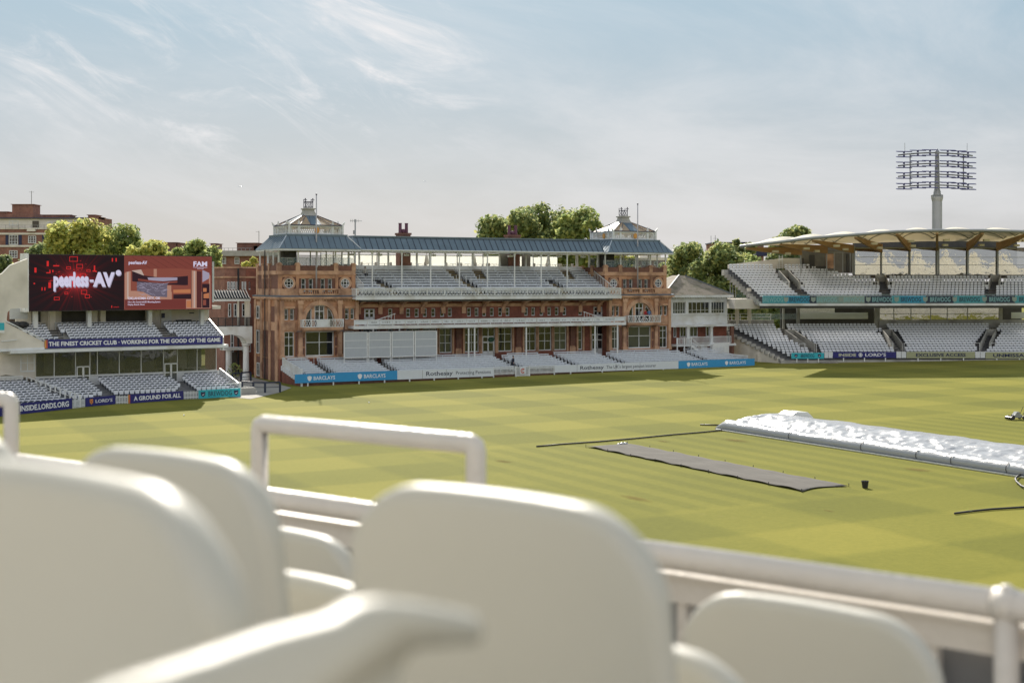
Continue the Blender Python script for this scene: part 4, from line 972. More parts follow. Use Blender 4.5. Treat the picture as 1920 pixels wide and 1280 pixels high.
def put(proto, idx, x, y, z, rot, label, group):
    o = proto if first[idx] else copy_tree(proto); first[idx] = False
    o.location = PAV.w(x, y, z); o.rotation_euler = (0, 0, TH + rot); o['label'] = label; o['group'] = group
TP = [720, 783, 848, 876, 903, 925, 1012, 1040, 1060, 690]
WH = ['before the first brick chimney','just past the first brick chimney','left of the terrace middle','next to the middle of the terrace','beside the parasol by the second chimney','at the second brick chimney','just past the second brick chimney','beside the parasol past the second chimney','next to the far stairs','next to the tower corner']
for i, px in enumerate(TP):
    x = PAV.x(px, 8.4)
    put(t0, 0, x, 8.2, 12.75, 0, 'small round terrace table under the slate canopy, ' + WH[i], 'tables on the roof terrace')
    for k, (dx, r_) in enumerate(((-.75, PI/2+.2), (.75, -PI/2+.3))):
        put(c0c, 1, x+dx, 8.2+R.uniform(-.1,.25), 12.75, r_, 'terrace chair %s the table %s' % (('left of','right of')[k], WH[i]), 'chairs on the roof terrace')
for px, lb in ((800,'closed cream parasol standing right of the first brick chimney breast'),(889,'closed cream parasol standing left of the middle chimney breast'),(1028,'closed cream parasol standing right of the middle chimney breast')):
    r_ = in_frame(PAV, 'parasol', lb, 'parasol', PAV.x(px, 9.0), 9.0, 12.75)
    MB().lathe([(.12,.6),(.3,.75),(.26,1.2),(.17,1.7),(.05,2.0)], n=9).build('canopy', 'parasol_cloth', r_, True); q = MB(); q.tube([(0,0,.05),(0,0,2.1)], .03, 6); q.build('pole', 'wood_furn', r_); MB().lathe([(0,0),(.25,0),(.25,.08),(0,.08)], n=8).build('base', 'steel_grey', r_)
def shrubmesh(seed, w, h, n=160):
    rr = random.Random(seed); q = MB()
    for _ in range(n):
        a, b_ = rr.uniform(0, 2*PI), rr.random(); r_ = w*math.sqrt(rr.random())*math.sin(PI*(.15+.8*b_)); c = Vector((r_*math.cos(a), r_*math.sin(a), h*(.25+.75*b_)))
        d = Vector((rr.gauss(0,1),rr.gauss(0,1),rr.gauss(0,1))).normalized(); e = d.orthogonal().normalized(); f_ = d.cross(e); s = .09
        q.add([c+e*s, c+f_*s, c-e*s, c-f_*s], [(0,1,2,3)])
    return q
# ---------------------------------------------------------------- front terrace, benches, boards
FX0, FX1 = -26.6, 33.6
NF, FY0, FDY = 8, -7.7, .92
FZ = lambda i: .42 + i * .165
q = MB()
for i in range(NF): q.box(FX0, FX1, FY0+i*FDY, FY0+(i+1)*FDY + (0 if i < NF-1 else 1.2), -.9, FZ(i)-.02)
ter = in_frame(PAV, 'seating_terrace', 'low stepped terrace of white benches in front of the brick pavilion', 'terrace', 0, 0, 0)
q.build('step', 'tread_dark', ter)
q = MB(); q.box(FX0, FX1, FY0-.12, FY0, -1, .52); q.build('front_wall', 'dark_brick', ter)
AF = []
def fa(pxb, pyb, pxt): return PAV.x(pxb, FY0), PAV.x(pxt, FY0+7*FDY)
for pxb, pxt in ((628,585),(745,704),(973,934),(1080,1038),(1172,1132),(1322,1290)): AF.append((PAV.x(pxb, FY0), PAV.x(pxt, FY0+7*FDY)))
AF = [((a+b)/2) for a, b in AF]
for c in AF:
    q = MB()
    for i in range(NF): q.box(c-.55, c+.55, FY0+i*FDY+.02, FY0+i*FDY+.47, FZ(i)-.02, FZ(i)+.07)
    q.build('aisle_step', 'step_brown', ter)
FN = ['at the end nearest the big screen', 'below the sight screens', 'left of the main doors', 'right of the main doors', 'before the triple windows', 'below the tower near the house', 'before the tiled house']
for i in range(NF):
    lo, hi = FX0+.5, FX1-.4-(i*.05)
    for k, (a, b) in enumerate(blocks(lo, hi, AF, .6)):
        if i == NF-1 and k in (2, 3, 5): a, b = a + 1.2, b - 1.0
        bench(a, b, FY0+i*FDY+.3, FZ(i), 'white bench, %s row behind the boundary boards, %s' % (ORD[i], FN[k]), 'benches on the front terrace')
# sloping white rail on the brick stair wall at the terrace end
q = MB(); q.prism([(FY0-.15,-1),(FY0+6.4,-1),(FY0+6.4,1.4),(FY0-.15,.35)], 'x', FX0-.35, FX0); q.build('end_wall', 'red_brick', ter)
q = MB(); q.prism([(FY0-.3,.5),(FY0+6.4,1.5),(FY0+6.4,2.45),(FY0-.3,1.5)], 'x', FX0-.33, FX0-.27)
q.box(FX0-.4,FX0-.2,FY0-.42,FY0-.22,-.8,1.6); q.bar((FX0-.3,FY0-.3,1.52),(FX0-.3,FY0+6.4,2.5),.12,.1)
for k in range(9): q.box(FX0-.5,FX0-.3,FY0+.1+k*.7,FY0+.75+k*.7,.1+k*.12,.5+k*.14)
q.bar((FX0-.3,FY0+6.4,2.5),(FX0+4.2,FY0+6.4,2.5),.06,.06); [q.box(FX0-.3+k*.75,FX0-.26+k*.75,FY0+6.38,FY0+6.42,1.5,2.5) for k in range(7)]
q.build('end_rail', 'white_paint', ter)
q = MB(); q.bar((FX1+.0,FY0,1.6),(FX1-2.6,FY0+5.6,2.0),.1,.1); q.prism([(FY0,.3),(FY0+5.6,.9),(FY0+5.6,1.9),(FY0,1.5)], 'x', FX1-.1, FX1-.04); q.build('end_rail', 'white_paint', ter)
def board(fr, px0, px1, yl, zt0, zb0, zt1, zb1, material, label, name='advertising_board', cat='board', group=None, legs=2, thick=.06):
    """sign board between two pixel columns on the plane y=yl of a frame; z of top/bottom at both ends"""
    x0, x1 = fr.x(px0, yl), fr.x(px1, yl); xm = (x0+x1)/2; zm = (zb0+zb1)/2
    r_ = in_frame(fr, name, label, cat, xm, yl, zm, group)
    w = x1 - x0
    q = MB(); q.prism([(-w/2,zb0-zm),(w/2,zb1-zm),(w/2,zt1-zm),(-w/2,zt0-zm)], 'y', 0, thick); q.build('panel', material, r_)
    if legs:
        q = MB()
        for k in range(legs):
            t = (k+.5)/legs if legs > 1 else .5; x = -w/2 + w*t; q.box(x-.05,x+.05,thick,thick+.1,zb0-zm-.55,zt0-zm+.03); q.box(x-.06,x+.06,-.02,thick,zb0-zm-.5,zb0-zm-.0)
        q.build('leg', 'white_metal', r_)
    return r_, w, (zt0+zt1)/2 - zm
def tilt(o, w, dz): o.rotation_euler = (0, -math.atan2(dz, w), o.rotation_euler[2]); return o
def eagle(parent, x, z, h, material):
    q = MB(); P = [(0,-.5),(.22,-.36),(.36,-.1),(.42,.18),(.33,.40),(.22,.28),(.12,.5),(0,.36),(-.12,.5),(-.22,.28),(-.33,.40),(-.42,.18),(-.36,-.1),(-.22,-.36)]
    q.prism([(a*h,b*h) for a, b in P], 'y', -.012, 0); o = q.build('emblem', material, parent); o.location = (x, -.002, z); return o
yf = -8.25
zf = lambda px, py: PAV.z(px, py, yf)
for a, b, ta, ba, tb, bb, lb in ((553,649,702,718.5,697.8,715,'sky blue advertising board next to the white stair rail of the terrace'),
                             (649,745,697.8,715,694.5,711.5,'sky blue advertising board between another blue board and a long white one'),
                             (1272,1343,676.5,691,674,688,'sky blue advertising board in front of the tiled house, beside the white board'),
                             (1343,1415,674,688,672,685,'last sky blue advertising board, at the concrete stand end of the terrace')):
    r_, w, h = board(PAV, a, b, yf, zf(a,ta), zf(a,ba), zf(b,tb), zf(b,bb), 'sign_sky_blue', lb, group='sky blue boards')
    cx = 0.0 if a != 553 else .1; e = h*.98
    dz = zf(b,ba) - zf(a,ba)
    s_ = (zf(b,bb)+zf(b,tb))/2 - (zf(a,ba)+zf(a,ta))/2
    eagle(r_, -w*.235+cx, h*.5 - s_*.235, h*.62, 'ink_white'); tilt(text('BARCLAYS', w*.42, h*.42, 'ink_white', r_, (w*.055+cx, -.004, h*.5), .012), w, s_)
def long_board(a, b, ta, ba, tb, bb, lb, parts, split=None):
    r_, w, h = board(PAV, a, b, yf, zf(a,ta), zf(a,ba), zf(b,tb), zf(b,bb), 'sign_white', lb, legs=4)
    x0 = PAV.x(a, yf); s_ = (zf(b,bb)+zf(b,tb))/2 - (zf(a,ba)+zf(a,ta))/2
    for s, p0, p1, hh, m_, bold in parts:
        xa, xb = PAV.x(p0, yf)-x0-w/2, PAV.x(p1, yf)-x0-w/2
        tilt(text(s, xb-xa, h*hh, m_, r_, ((xa+xb)/2, -.004, h*.47 + s_*(xa+xb)/2/w), bold), w, s_)
    q = MB()
    for px in split or (): x = PAV.x(px, yf)-x0-w/2; q.box(x-.02,x+.02,-.008,0,.02,h-.02)
    if split: q.build('panel_joint', 'steel_grey', r_)
long_board(745,926,694.5,711.5,689,705,'long white advertising board left of the pavilion gate', [('Rothesay',799,849,.62,'ink_grey',.012),('Protecting Pensions',855,920,.50,'ink_grey',0)], (792,837,881))
long_board(1040,1272,685,698.5,676.5,691,'longest white advertising board, right of the pavilion gate', [('Rothesay',1088,1132,.62,'ink_grey',.012),('The UK\u2019s largest pension insurer',1137,1230,.55,'ink_grey',0)], (1082,1155,1200))
# picket fences and the gate between the white boards
def pickets(px0, px1, t0_, b0_, lb):
    x0, x1 = PAV.x(px0, yf), PAV.x(px1, yf); w = x1-x0; z0 = zf(px0,b0_); h = zf(px0,t0_) - z0
    r_ = in_frame(PAV, 'picket_fence', lb, 'fence', (x0+x1)/2, yf, z0); q = MB(); n_ = int(w/.16)
    for k in range(n_+1): x = -w/2+k*w/n_; q.box(x-.035,x+.035,0,.03,0,h)
    q.build('picket', 'white_paint', r_); q = MB(); q.box(-w/2,w/2,.03,.08,.12,.2); q.box(-w/2,w/2,.03,.08,h-.24,h-.16); q.box(-w/2,w/2,-.01,.0,h-.02,h+.03); q.build('rail', 'white_paint', r_)
    q = MB()
    for x in (-w/2, w/2): q.box(x-.06,x+.06,.02,.14,-.45,h+.05)
    q.build('post', 'white_paint', r_)
pickets(926,968,688.5,703,'white picket fence left of the emblem gate'); pickets(991,1040,687,701,'white picket fence right of the emblem gate')
x0, x1 = PAV.x(968,yf), PAV.x(991,yf); w = x1-x0; z0 = zf(980,703); h = zf(980,687.5)-z0
r_ = in_frame(PAV, 'gate', 'white picket gate with a red emblem plate in front of the pavilion steps', 'gate', (x0+x1)/2, yf-.05, z0)
q = MB()
for k in range(13): x = -w/2+k*w/12; q.box(x-.035,x+.035,0,.03,-.1,h)
q.box(-w/2,w/2,-.02,0,h-.1,h); q.box(-w/2,w/2,-.02,0,-.1,0); q.build('picket', 'white_paint', r_)
MB().box(-.42,.42,-.07,-.03,.12,h-.06).build('plate', 'sign_white', r_)
q = MB(); ro_ = .3; rg = [[((r0)*math.cos(a),-.08,h*.52+(r0)*math.sin(a)) for r0 in (.30,.20)] for a in [math.radians(40+i*14) for i in range(21)]]
q.loft(rg, cap=False, closed=False); rg = [[((r0)*math.cos(a)+.04,-.085,h*.52+(r0)*math.sin(a)) for r0 in (.15,.09)] for a in [math.radians(40+i*14) for i in range(21)]]; q.loft(rg, cap=False, closed=False); q.build('emblem', 'ink_red', r_)
q = MB()
for x in (-w/2-.08, w/2+.08): q.box(x-.08,x+.08,-.05,.11,-.5,h+.12)
q.build('post', 'white_paint', r_)
q = MB(); q.add([(-w/2,-.05,-.42+.1),(w/2,-.05,-.32),(w/2+.35,-1.5,-.50),(-w/2-.0,-1.5,-.50),(-w/2,-.05,-.55),(w/2,-.05,-.55),(w/2+.35,-1.5,-.56),(-w/2,-1.5,-.56)],[(0,1,2,3),(4,5,6,7),(3,2,6,7),(0,3,7,4),(1,2,6,5)]); q.build('ramp', 'white_paint', r_)
# sight screens: four cloth panels in white frames
for k, (a, b) in enumerate(((644,690),(690,733.5),(733.5,777),(777,820))):
    y = -2.6; x0, x1 = PAV.x(a, y)+.05, PAV.x(b, y)-.05; w = x1-x0; z0, z1 = PAV.z(732, 669.5, y), PAV.z(732, 621, y); h = z1-z0
    r_ = in_frame(PAV, 'sight_screen', 'pale grey sight screen panel, %s of the four counted from the big screen side' % ORD[k], 'sight screen', (x0+x1)/2, y, 1.4)
    o_ = z0-1.4
    MB().box(-w/2+.1,w/2-.1,0,.03,o_+.08,o_+h-.08).build('cloth', 'sight_cloth', r_)
    q = MB(); 
    for x in (-w/2+.05, w/2-.05): q.box(x-.06,x+.06,-.03,.08,o_ if True else 0,o_+h)
    q.box(-w/2,w/2,-.03,.07,o_+h-.1,o_+h); q.box(-w/2,w/2,-.03,.07,o_,o_+.1)
    q.box(-w/2+.1,w/2-.1,-.012,0,o_+h*.66,o_+h*.68); q.box(-w/2+.1,w/2-.1,-.012,0,o_+h*.38,o_+h*.40); q.build('frame', 'white_metal', r_)
    q = MB()
    for x in (-w/2+.05, w/2-.05): q.box(x-.045,x+.045,.0,.07,-1.0,o_)
    q.build('leg', 'white_metal', r_)
    MB().box(-w/2,w/2,-.06,.06,o_+h,o_+h+.06).build('top_rail', 'dark_iron', r_)
# ---------------------------------------------------------------- people
def person(loc, rot, label, shirt, trousers, pose='walk', seated=False, sc=1.0, arms=((.26,.05,.98),(-.28,-.1,.95))):
    V = []; E_ = []; RD = []
    def j(x, y, z, r_): V.append((x, y, z)); RD.append(r_); return len(V)-1
    pel = j(0,0,.95,.135); wai = j(0,.0,1.12,.125); ch = j(0,-.01,1.32,.15); nk = j(0,-.01,1.47,.065); hd0 = j(0,-.03,1.58,.085); hd1 = j(0,-.03,1.70,.09); hd2 = j(0,-.02,1.78,.05)
    for a, b in ((pel,wai),(wai,ch),(ch,nk),(nk,hd0),(hd0,hd1),(hd1,hd2)): E_.append((a, b))
    for s, (ax_, ay_, az_) in zip((1,-1), arms):
        sh = j(s*.19,-.01,1.40,.065); el = j(s*.25,.03 if not seated else -.05,1.14,.048); hn = j(ax_ if s > 0 else ax_, ay_, az_-.06,.035); fg = j(ax_*1.02, ay_-.03, az_-.15,.028)
        E_ += [(ch,sh),(sh,el),(el,hn),(hn,fg)]
    for s in (1,-1):
        st_ = .16*s if pose == 'walk' else 0
        if seated: hp = j(s*.1,-.02,.9,.09); kn = j(s*.12,-.42,.92,.065); an = j(s*.12,-.44,.5,.045); to = j(s*.12,-.58,.45,.04)
        else: hp = j(s*.1,st_*.15,.86,.095); kn = j(s*.1,-st_*.6-.02,.5,.065); an = j(s*.1,st_-.0*s,.09,.045); to = j(s*.11,st_-.14,.04,.04)
        E_ += [(pel,hp),(hp,kn),(kn,an),(an,to)]
    me = bpy.data.meshes.new('person'); me.from_pydata(V, E_, []); o = bpy.data.objects.new('person', me); COL.objects.link(o)
    sk_ = o.modifiers.new('skin', 'SKIN'); 
    for i, d in enumerate(me.skin_vertices[0].data if me.skin_vertices else []): d.radius = (RD[i], RD[i]*.85)
    o.modifiers.new('sub', 'SUBSURF').levels = 1; o.modifiers['sub'].render_levels = 2
    # bake to a plain mesh, then colour faces by height: shoes, trousers, shirt, skin
    bpy.context.view_layer.objects.active = o
    if not me.skin_vertices:
        bpy.context.view_layer.update()
    dg = bpy.context.evaluated_depsgraph_get(); m2 = bpy.data.meshes.new_from_object(o.evaluated_get(dg)); o.modifiers.clear(); o.data = m2; m2.name = 'person'
    m2.materials.clear()
    for n_ in (trousers, shirt, 'skin', 'rubber_black'): m2.materials.append(MATS[n_])
    for p in m2.polygons:
        p.use_smooth = True; z = p.center.z; x = abs(p.center.x)
        p.material_index = 2 if z > 1.49 or (x > .2 and z < 1.02 and z > .72 and not seated) else (1 if z > (1.0 if not seated else .97) else (3 if z < (.1 if not seated else .5) else 0))
    o.location = loc; o.rotation_euler = (0, 0, rot); o.scale = (sc,)*3
    h_ = MB(); h_.ball((0,-.005,1.735), (.10,.112,.085), 10, 7); hair = h_.build('hair', 'hair_dark', o, True)
    f_ = MB(); f_.ball((0,-.125,1.64),(.016,.022,.022),6,4); f_.ball((.1,-.02,1.645),(.014,.025,.032),6,4); f_.ball((-.1,-.02,1.645),(.014,.025,.032),6,4); f_.build('face', 'skin', o, True)
    e_ = MB(); e_.ball((.035,-.113,1.665),(.013,.008,.009),6,4); e_.ball((-.035,-.113,1.665),(.013,.008,.009),6,4); e_.box(-.026,.026,-.118,-.108,1.594,1.602); e_.build('eye', 'hair_dark', o)
    return tag(o, label, 'person')
SKIN_OK = True
y = FY0+1.0; x = PAV.x(962, y)
person(PAV.w(x, y, FZ(1)), TH + PI*.55, 'person in dark clothes walking between the front benches near the gate', 'cloth_navy', 'cloth_navy', arms=((.27,-.14,.98),(-.26,.12,.98)))
y = RY0+7*RDY+.2; x = PAV.x(684.5, y)
person(PAV.w(x, y, RZ0+7*RDZ-.44), TH, 'person in a white shirt sitting alone on the upper terrace benches', 'cloth_white', 'cloth_navy', seated=True, arms=((.2,-.28,1.02),(-.2,-.28,1.02)))
bx = CT - .0
person(PAV.w(PAV.x(1209.5,-.4), -.5, 5.9), TH + .3, 'person in a red top on the arched balcony near the tiled house', 'cloth_red', 'cloth_navy', pose='stand', arms=((.24,-.3,1.08),(-.22,-.3,1.08)))
person(PAV.w(PAV.x(1216.5,-.3), -.35, 5.9), TH - .5, 'person in a blue top leaning on the arched balcony rail', 'cloth_blue', 'cloth_navy', pose='stand', arms=((.24,-.34,1.05),(-.22,-.34,1.05)))
person(PAV.w(PAV.x(1202.5,-.3), -.3, 5.9), TH + .2, 'person in a pale top standing behind the arched balcony rail', 'parasol_cloth', 'cloth_navy', pose='stand', arms=((.24,-.3,1.08),(-.22,-.3,1.08)), sc=.95)
# ---------------------------------------------------------------- tiled white house right of the pavilion
HX0, HX1 = CT+4.95, PAV.x(1364, 2.0)
hs_ = thing('clubhouse', 'small white clubhouse with a brown hipped tile roof beside the brick tower', 'house', PAV.w((HX0+HX1)/2, 6, 0), TH)
HM = T((-(HX0+HX1)/2, -6, 0))
def hp(mb, name, material, parent=None): 
    mb.v = [tuple(HM @ Vector(p)) for p in mb.v]; return mb.build(name, material, parent or hs_)
hz = lambda py: PAV.z(1312, py, 2)
xa, xb = HX0, HX1
zE, zT = hz(553), hz(516)
q = MB(); e0 = [(xa-.5,1.2,zE),(xb+.5,1.2,zE),(xb+.5,12,zE),(xa-.5,12,zE)]; xr = PAV.x(1270,6)+.2
q.loft([e0, [(xr-.2,5.6,zT),(xr+.8,5.6,zT-.05),(xr+.8,7.2,zT-.05),(xr-.2,7.2,zT)]]); hp(q, 'roof', 'tile_brown')
q = MB(); q.bar((xa-.5,1.2,zE+.05),(xr-.2,5.6,zT+.05),.18,.14); q.bar((xb+.5,1.2,zE+.05),(xr+.8,5.6,zT),.18,.14); hp(q, 'ridge_tile', 'lead_blue')
q = MB(); q.box(xa-.4,xb+.45,1.3,12,zE-.22,zE-.01); q.box(xa-.45,xb+.5,1.22,1.34,zE-.3,zE+.02)
for k in range(26): x = xa+k*(xb-xa)/25; q.box(x-.07,x+.07,1.4,1.7,zE-.42,zE-.22)
hp(q, 'eave', 'white_paint')
zw1, zw0 = hz(566), hz(588); zp = hz(608)
cols = [(1262,1286),(1291,1331),(1334,1359)]
hl = [(PAV.x(a,2),PAV.x(b,2),zw0,zw1) for a, b in cols]
q = MB(); q.wall(xa,xb,zp,zE-.2,2,2.3,hl); q.box(xa,xb,1.9,2,zw0-.16,zw0-.04); hp(q, 'upper_wall', 'white_paint')
for a, b, z0, z1 in hl:
    n_ = 5 if b-a > 2 else 3
    w_ = win(T((0,2.15,0)), a, b, z0, z1, [k/n_ for k in range(1, n_)], (.3,), .07, parent=hs_, pane='pane_dark'); 
    for o in (w_, *w_.children): o.data.transform(HM)
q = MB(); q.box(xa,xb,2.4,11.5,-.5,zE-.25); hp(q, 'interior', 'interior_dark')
zd = hz(644); zr = hz(630)
q = MB(); q.box(xa,xb,2.2,2.4,-.5,zp) ; hp(q, 'brick_wall', 'red_brick')
for a, b in ((1263,1268),(1275,1287),(1293,1308),(1324,1330)):
    w_ = win(T((0,2.12,0)), PAV.x(a,2.1), PAV.x(b,2.1), zd+.9, hz(612), (.5,) if b-a > 8 else (), (), .1, parent=hs_)
    for o in (w_, *w_.children): o.data.transform(HM)
q = MB(); q.box(xa,xb+.3,.4,2.2,zd-.3,zd); q.box(xa,xb,.4,2.2,zp-.25,zp); hp(q, 'veranda_floor', 'white_paint')
for px in (1289,1333): q = MB(); x = PAV.x(px,.7); q.box(x-.19,x+.19,.5,.88,zd,zp-.1); q.box(x-.26,x+.26,.43,.95,zp-.35,zp-.2); q.box(x-.26,x+.26,.43,.95,zd,zd+.2); hp(q, 'column', 'white_paint')
q = MB(); q.box(xb-.45,xb,.5,.9,-.5,zp); q.box(xa,xb,.6,.7,-.5,zd-.3); hp(q, 'brick_pier', 'dark_brick')
q = MB(); x0_ = PAV.x(1289,.5); q.box(x0_,xb-.5,.46,.54,zr-.08,zr); q.box(x0_,xb-.5,.46,.54,zd+.08,zd+.16)
n_ = 40
for k in range(n_): x = x0_+k*(xb-.5-x0_)/(n_-1); q.box(x-.03,x+.03,.47,.53,zd+.1,zr)
hp(q, 'balustrade', 'white_paint')
q = MB(); xs0, xs1 = PAV.x(1276,-.4), PAV.x(1291,-.4); xe = PAV.x(1313,-.8)
q.box(xa,xs1,-1.2,.5,zd-.14,zd)
for yy in (-1.2, .0):
    q.bar((xs1,yy,zd-.1),(xe,yy,1.55),.08,.34); q.bar((xs1,yy,zd+.9),(xe,yy,2.5),.09,.09)
    for k in range(9): x = xs1+k*(xe-xs1)/8; zz_ = zd+(1.55-zd)*k/8; q.box(x-.03,x+.03,yy-.03,yy+.03,zz_-.1,zz_+.92)
for k in range(9): x = xs1+k*(xe-xs1)/9; zz_ = zd+(1.5-zd)*(k+1)/9; q.box(x,x+.32,-1.2,0,zz_-.05,zz_)
q.box(xa,xs1,-1.24,-1.16,zd+.86,zd+.94)
for k in range(12): x = xa+k*(xs1-xa)/11; q.box(x-.03,x+.03,-1.23,-1.17,zd,zd+.9)
for x in (xa+.1, xs1-.1, (xa+xs1)/2): q.box(x-.06,x+.06,-1.25,-1.12,.8,zd+1.0)
hp(q, 'outside_stair', 'white_paint')
q = MB(); q.box(PAV.x(1314,.55),PAV.x(1326,.55),.52,.6,hz(663),hz(648)); hp(q, 'door', 'white_paint')
r_ = in_frame(PAV, 'cabinet', 'white boxy equipment cabinet under the clubhouse veranda', 'cabinet', PAV.x(1349,.2), .2, 1.5)
q = MB(); w_ = 1.35; q.box(-w_,w_,-.3,.25,0,1.25); q.prism([(-w_*.9,1.25),(w_,1.25),(w_*.8,1.5),(-w_*.7,1.5)], 'y', -.25, .2); q.build('body', 'white_metal', r_)
q = MB(); q.box(-w_*.5,w_*.4,-.33,-.3,.2,.9); q.box(-.1,.1,-.36,-.33,.6,1.0); q.build('door', 'white_paint', r_)
# ---------------------------------------------------------------- arched link bridge between the stand and the pavilion
BY = 5.0; bxp = lambda px: PAV.x(px, BY); bz = lambda py: PAV.z(440, py, BY)
br = thing('link_bridge', 'white arched footbridge with black railings and a black tiled roof by the tower', 'bridge', PAV.w(bxp(434), BY, 0), TH)
BM = T((-bxp(434), -BY, 0))
def bp_(mb, name, material): mb.v = [tuple(BM @ Vector(p)) for p in mb.v]; return mb.build(name, material, br)
xa, xb = bxp(396), bxp(473)
ar = []; n_ = 16; xl, xr = bxp(404), bxp(463); zs, za = bz(644), bz(627)
for i in range(n_+1): t = i/n_; a = PI*(1-t); ar.append(((xl+xr)/2+(xr-xl)/2*math.cos(a), zs+(za-zs)*math.sin(a)))
q = MB()
for i in range(n_): q.prism([ar[i],ar[i+1],(ar[i+1][0],bz(612)),(ar[i][0],bz(612))], 'y', BY, BY+2.4)
q.box(xa,xl,BY,BY+2.4,zs,bz(612)); q.box(xr,xb,BY,BY+2.4,zs,bz(612)); bp_(q, 'arch_beam', 'white_paint')
q = MB(); x = bxp(464); q.lathe([(.42,gl(x,BY)-.3),(.45,gl(x,BY)+.3),(.36,.6),(.33,zs-.4),(.5,zs-.2),(.5,zs)], x, BY+.6, 14); bp_(q, 'column', 'white_paint')
q = MB(); q.box(xa,xb,BY+.05,BY+.1,bz(595)-.05,bz(595)); q.box(xa,xb,BY+.05,BY+.1,bz(611),bz(610))
n_ = 46
for k in range(n_+1): x = xa+k*(xb-xa)/n_; w_ = .05 if k % 8 == 0 else .018; q.box(x-w_,x+w_,BY+.05,BY+.1,bz(612),bz(595))
bp_(q, 'railing', 'black_iron')
q = MB(); q.add([(xa,BY-.3,bz(560)),(xb-.2,BY-.3,bz(560)),(xb-1.0,BY+1.2,bz(545)),(xa,BY+1.2,bz(545)),(xb-.2,BY+2.7,bz(560)),(xa,BY+2.7,bz(560))],[(0,1,2,3),(3,2,4,5)])
k = 0
while xa+.15+k*.33 < xb-.4: x = xa+.15+k*.33; q.tube([(x+.0,BY-.32,bz(560)+.03),(x,BY+1.2,bz(545)+.03)], .09, 6); k += 1
bp_(q, 'tile_roof', 'tile_black')
q = MB(); q.box(xa,xb-.3,BY-.25,BY+2.6,bz(564.5),bz(560)); bp_(q, 'eave', 'white_paint')
q = MB(); x = bxp(466); q.box(x-.25,x+.25,BY+.3,BY+.8,bz(612),bz(564.5)); q.tube([(bxp(449),BY+.5,bz(612)),(bxp(449),BY+.5,bz(564))],.12,8); bp_(q, 'roof_post', 'cream_render')
# brick building behind the bridge
bb = in_frame(PAV, 'brick_annex', 'dark red brick building with narrow white windows behind the footbridge', 'building', PAV.x(440,14), 14, 0)
a_, b_ = PAV.x(421,14)-PAV.x(440,14), PAV.x(480,14)-PAV.x(440,14); z_ = lambda py: PAV.z(440,py,14)
q = MB(); q.box(a_,b_+4,0,9,-1,z_(502)); q.build('wall', 'far_brick', bb)
q = MB(); q.box(a_-.2,b_+4,-.15,9.2,z_(521),z_(518)); q.box(a_-.15,b_+4,-.1,9,z_(503),z_(500)); q.build('coping', 'pale_terracotta', bb)
def wb(px0, px1, t_, b__):
    x0_, x1_ = PAV.x(px0,14)-PAV.x(440,14), PAV.x(px1,14)-PAV.x(440,14)
    win(T((0,-.08,0)), x0_, x1_, z_(b__), z_(t_), (), (.5,), .09, parent=bb)
for p0, p1 in ((426,430),(432,436),(437,441),(443,447),(453,456),(458,461),(466,469)): wb(p0,p1,528,543)
for p0, p1 in ((427.5,433),(438,444),(453.5,460),(466,470)): wb(p0,p1,569,594)
for p0, p1 in ((432,438),(454,459),(465,470)): wb(p0,p1,625,660)
q = MB(); x = PAV.x(429,12.5)-PAV.x(440,14); q.tube([(x,-1.5,-.5),(x,-1.5,z_(655))],.38,12); q.box(x-.7,x+2.4,-2,.0,z_(655),z_(650)); q.build('porch', 'white_paint', bb)
q = MB(); x = PAV.x(446,14)-PAV.x(440,14); q.tube([(x,-.15,-1),(x,-.15,z_(503))],.12,6); q.build('drainpipe', 'black_iron', bb)
q = MB(); x = PAV.x(436,14)-PAV.x(440,14); q.box(x-.6,x+.5,-.1,-.02,-.5,z_(660)); q.build('door', 'step_brown', bb)
# dark blue barriers in the yard
def barrier(pts, lb):
    w = [ground(*p) for p in pts]; b0 = w[0].copy(); q = MB(); ws = [p-b0 for p in w]
    for i in range(len(ws)-1): q.bar(ws[i]+Vector((0,0,1.05)), ws[i+1]+Vector((0,0,1.05)), .14, .16); q.bar(ws[i]+Vector((0,0,.55)), ws[i+1]+Vector((0,0,.55)), .06, .06)
    for p in ws: q.box(p.x-.1,p.x+.1,p.y-.1,p.y+.1,p.z-.1,p.z+1.0)
    tag(q.build('barrier', 'navy_steel', loc=b0), lb, 'barrier')
barrier(((454,734),(475,735.5),(497,736),(525,735)), 'dark blue post and rail barrier in the yard, nearest the grass')
barrier(((436,717),(452,716),(470,714)), 'dark blue rail barrier below the footbridge column')
q = MB(); p = ground(462,739); q.box(-.9,.9,-.35,.35,0,.62); q.box(-.8,.8,-.3,.3,.62,.7); tag(q.build('stone_planter', 'concrete', loc=p, rotz=TH), 'low grey stone planter behind the blue barrier', 'planter')
for px, py, lb in ((440,716,'green potted shrub below the footbridge'),(425,700,'leafy shrub beside the white porch column')):
    p = ground(px, py); r_ = thing('shrub', lb, 'shrub', p)
    mb = shrubmesh(px, 1.0, 2.2); mb.build('foliage', 'leaf_a', r_); MB().lathe([(.3,0),(.4,.5),(.36,.5),(.3,.05)], n=10).build('pot', 'concrete', r_)
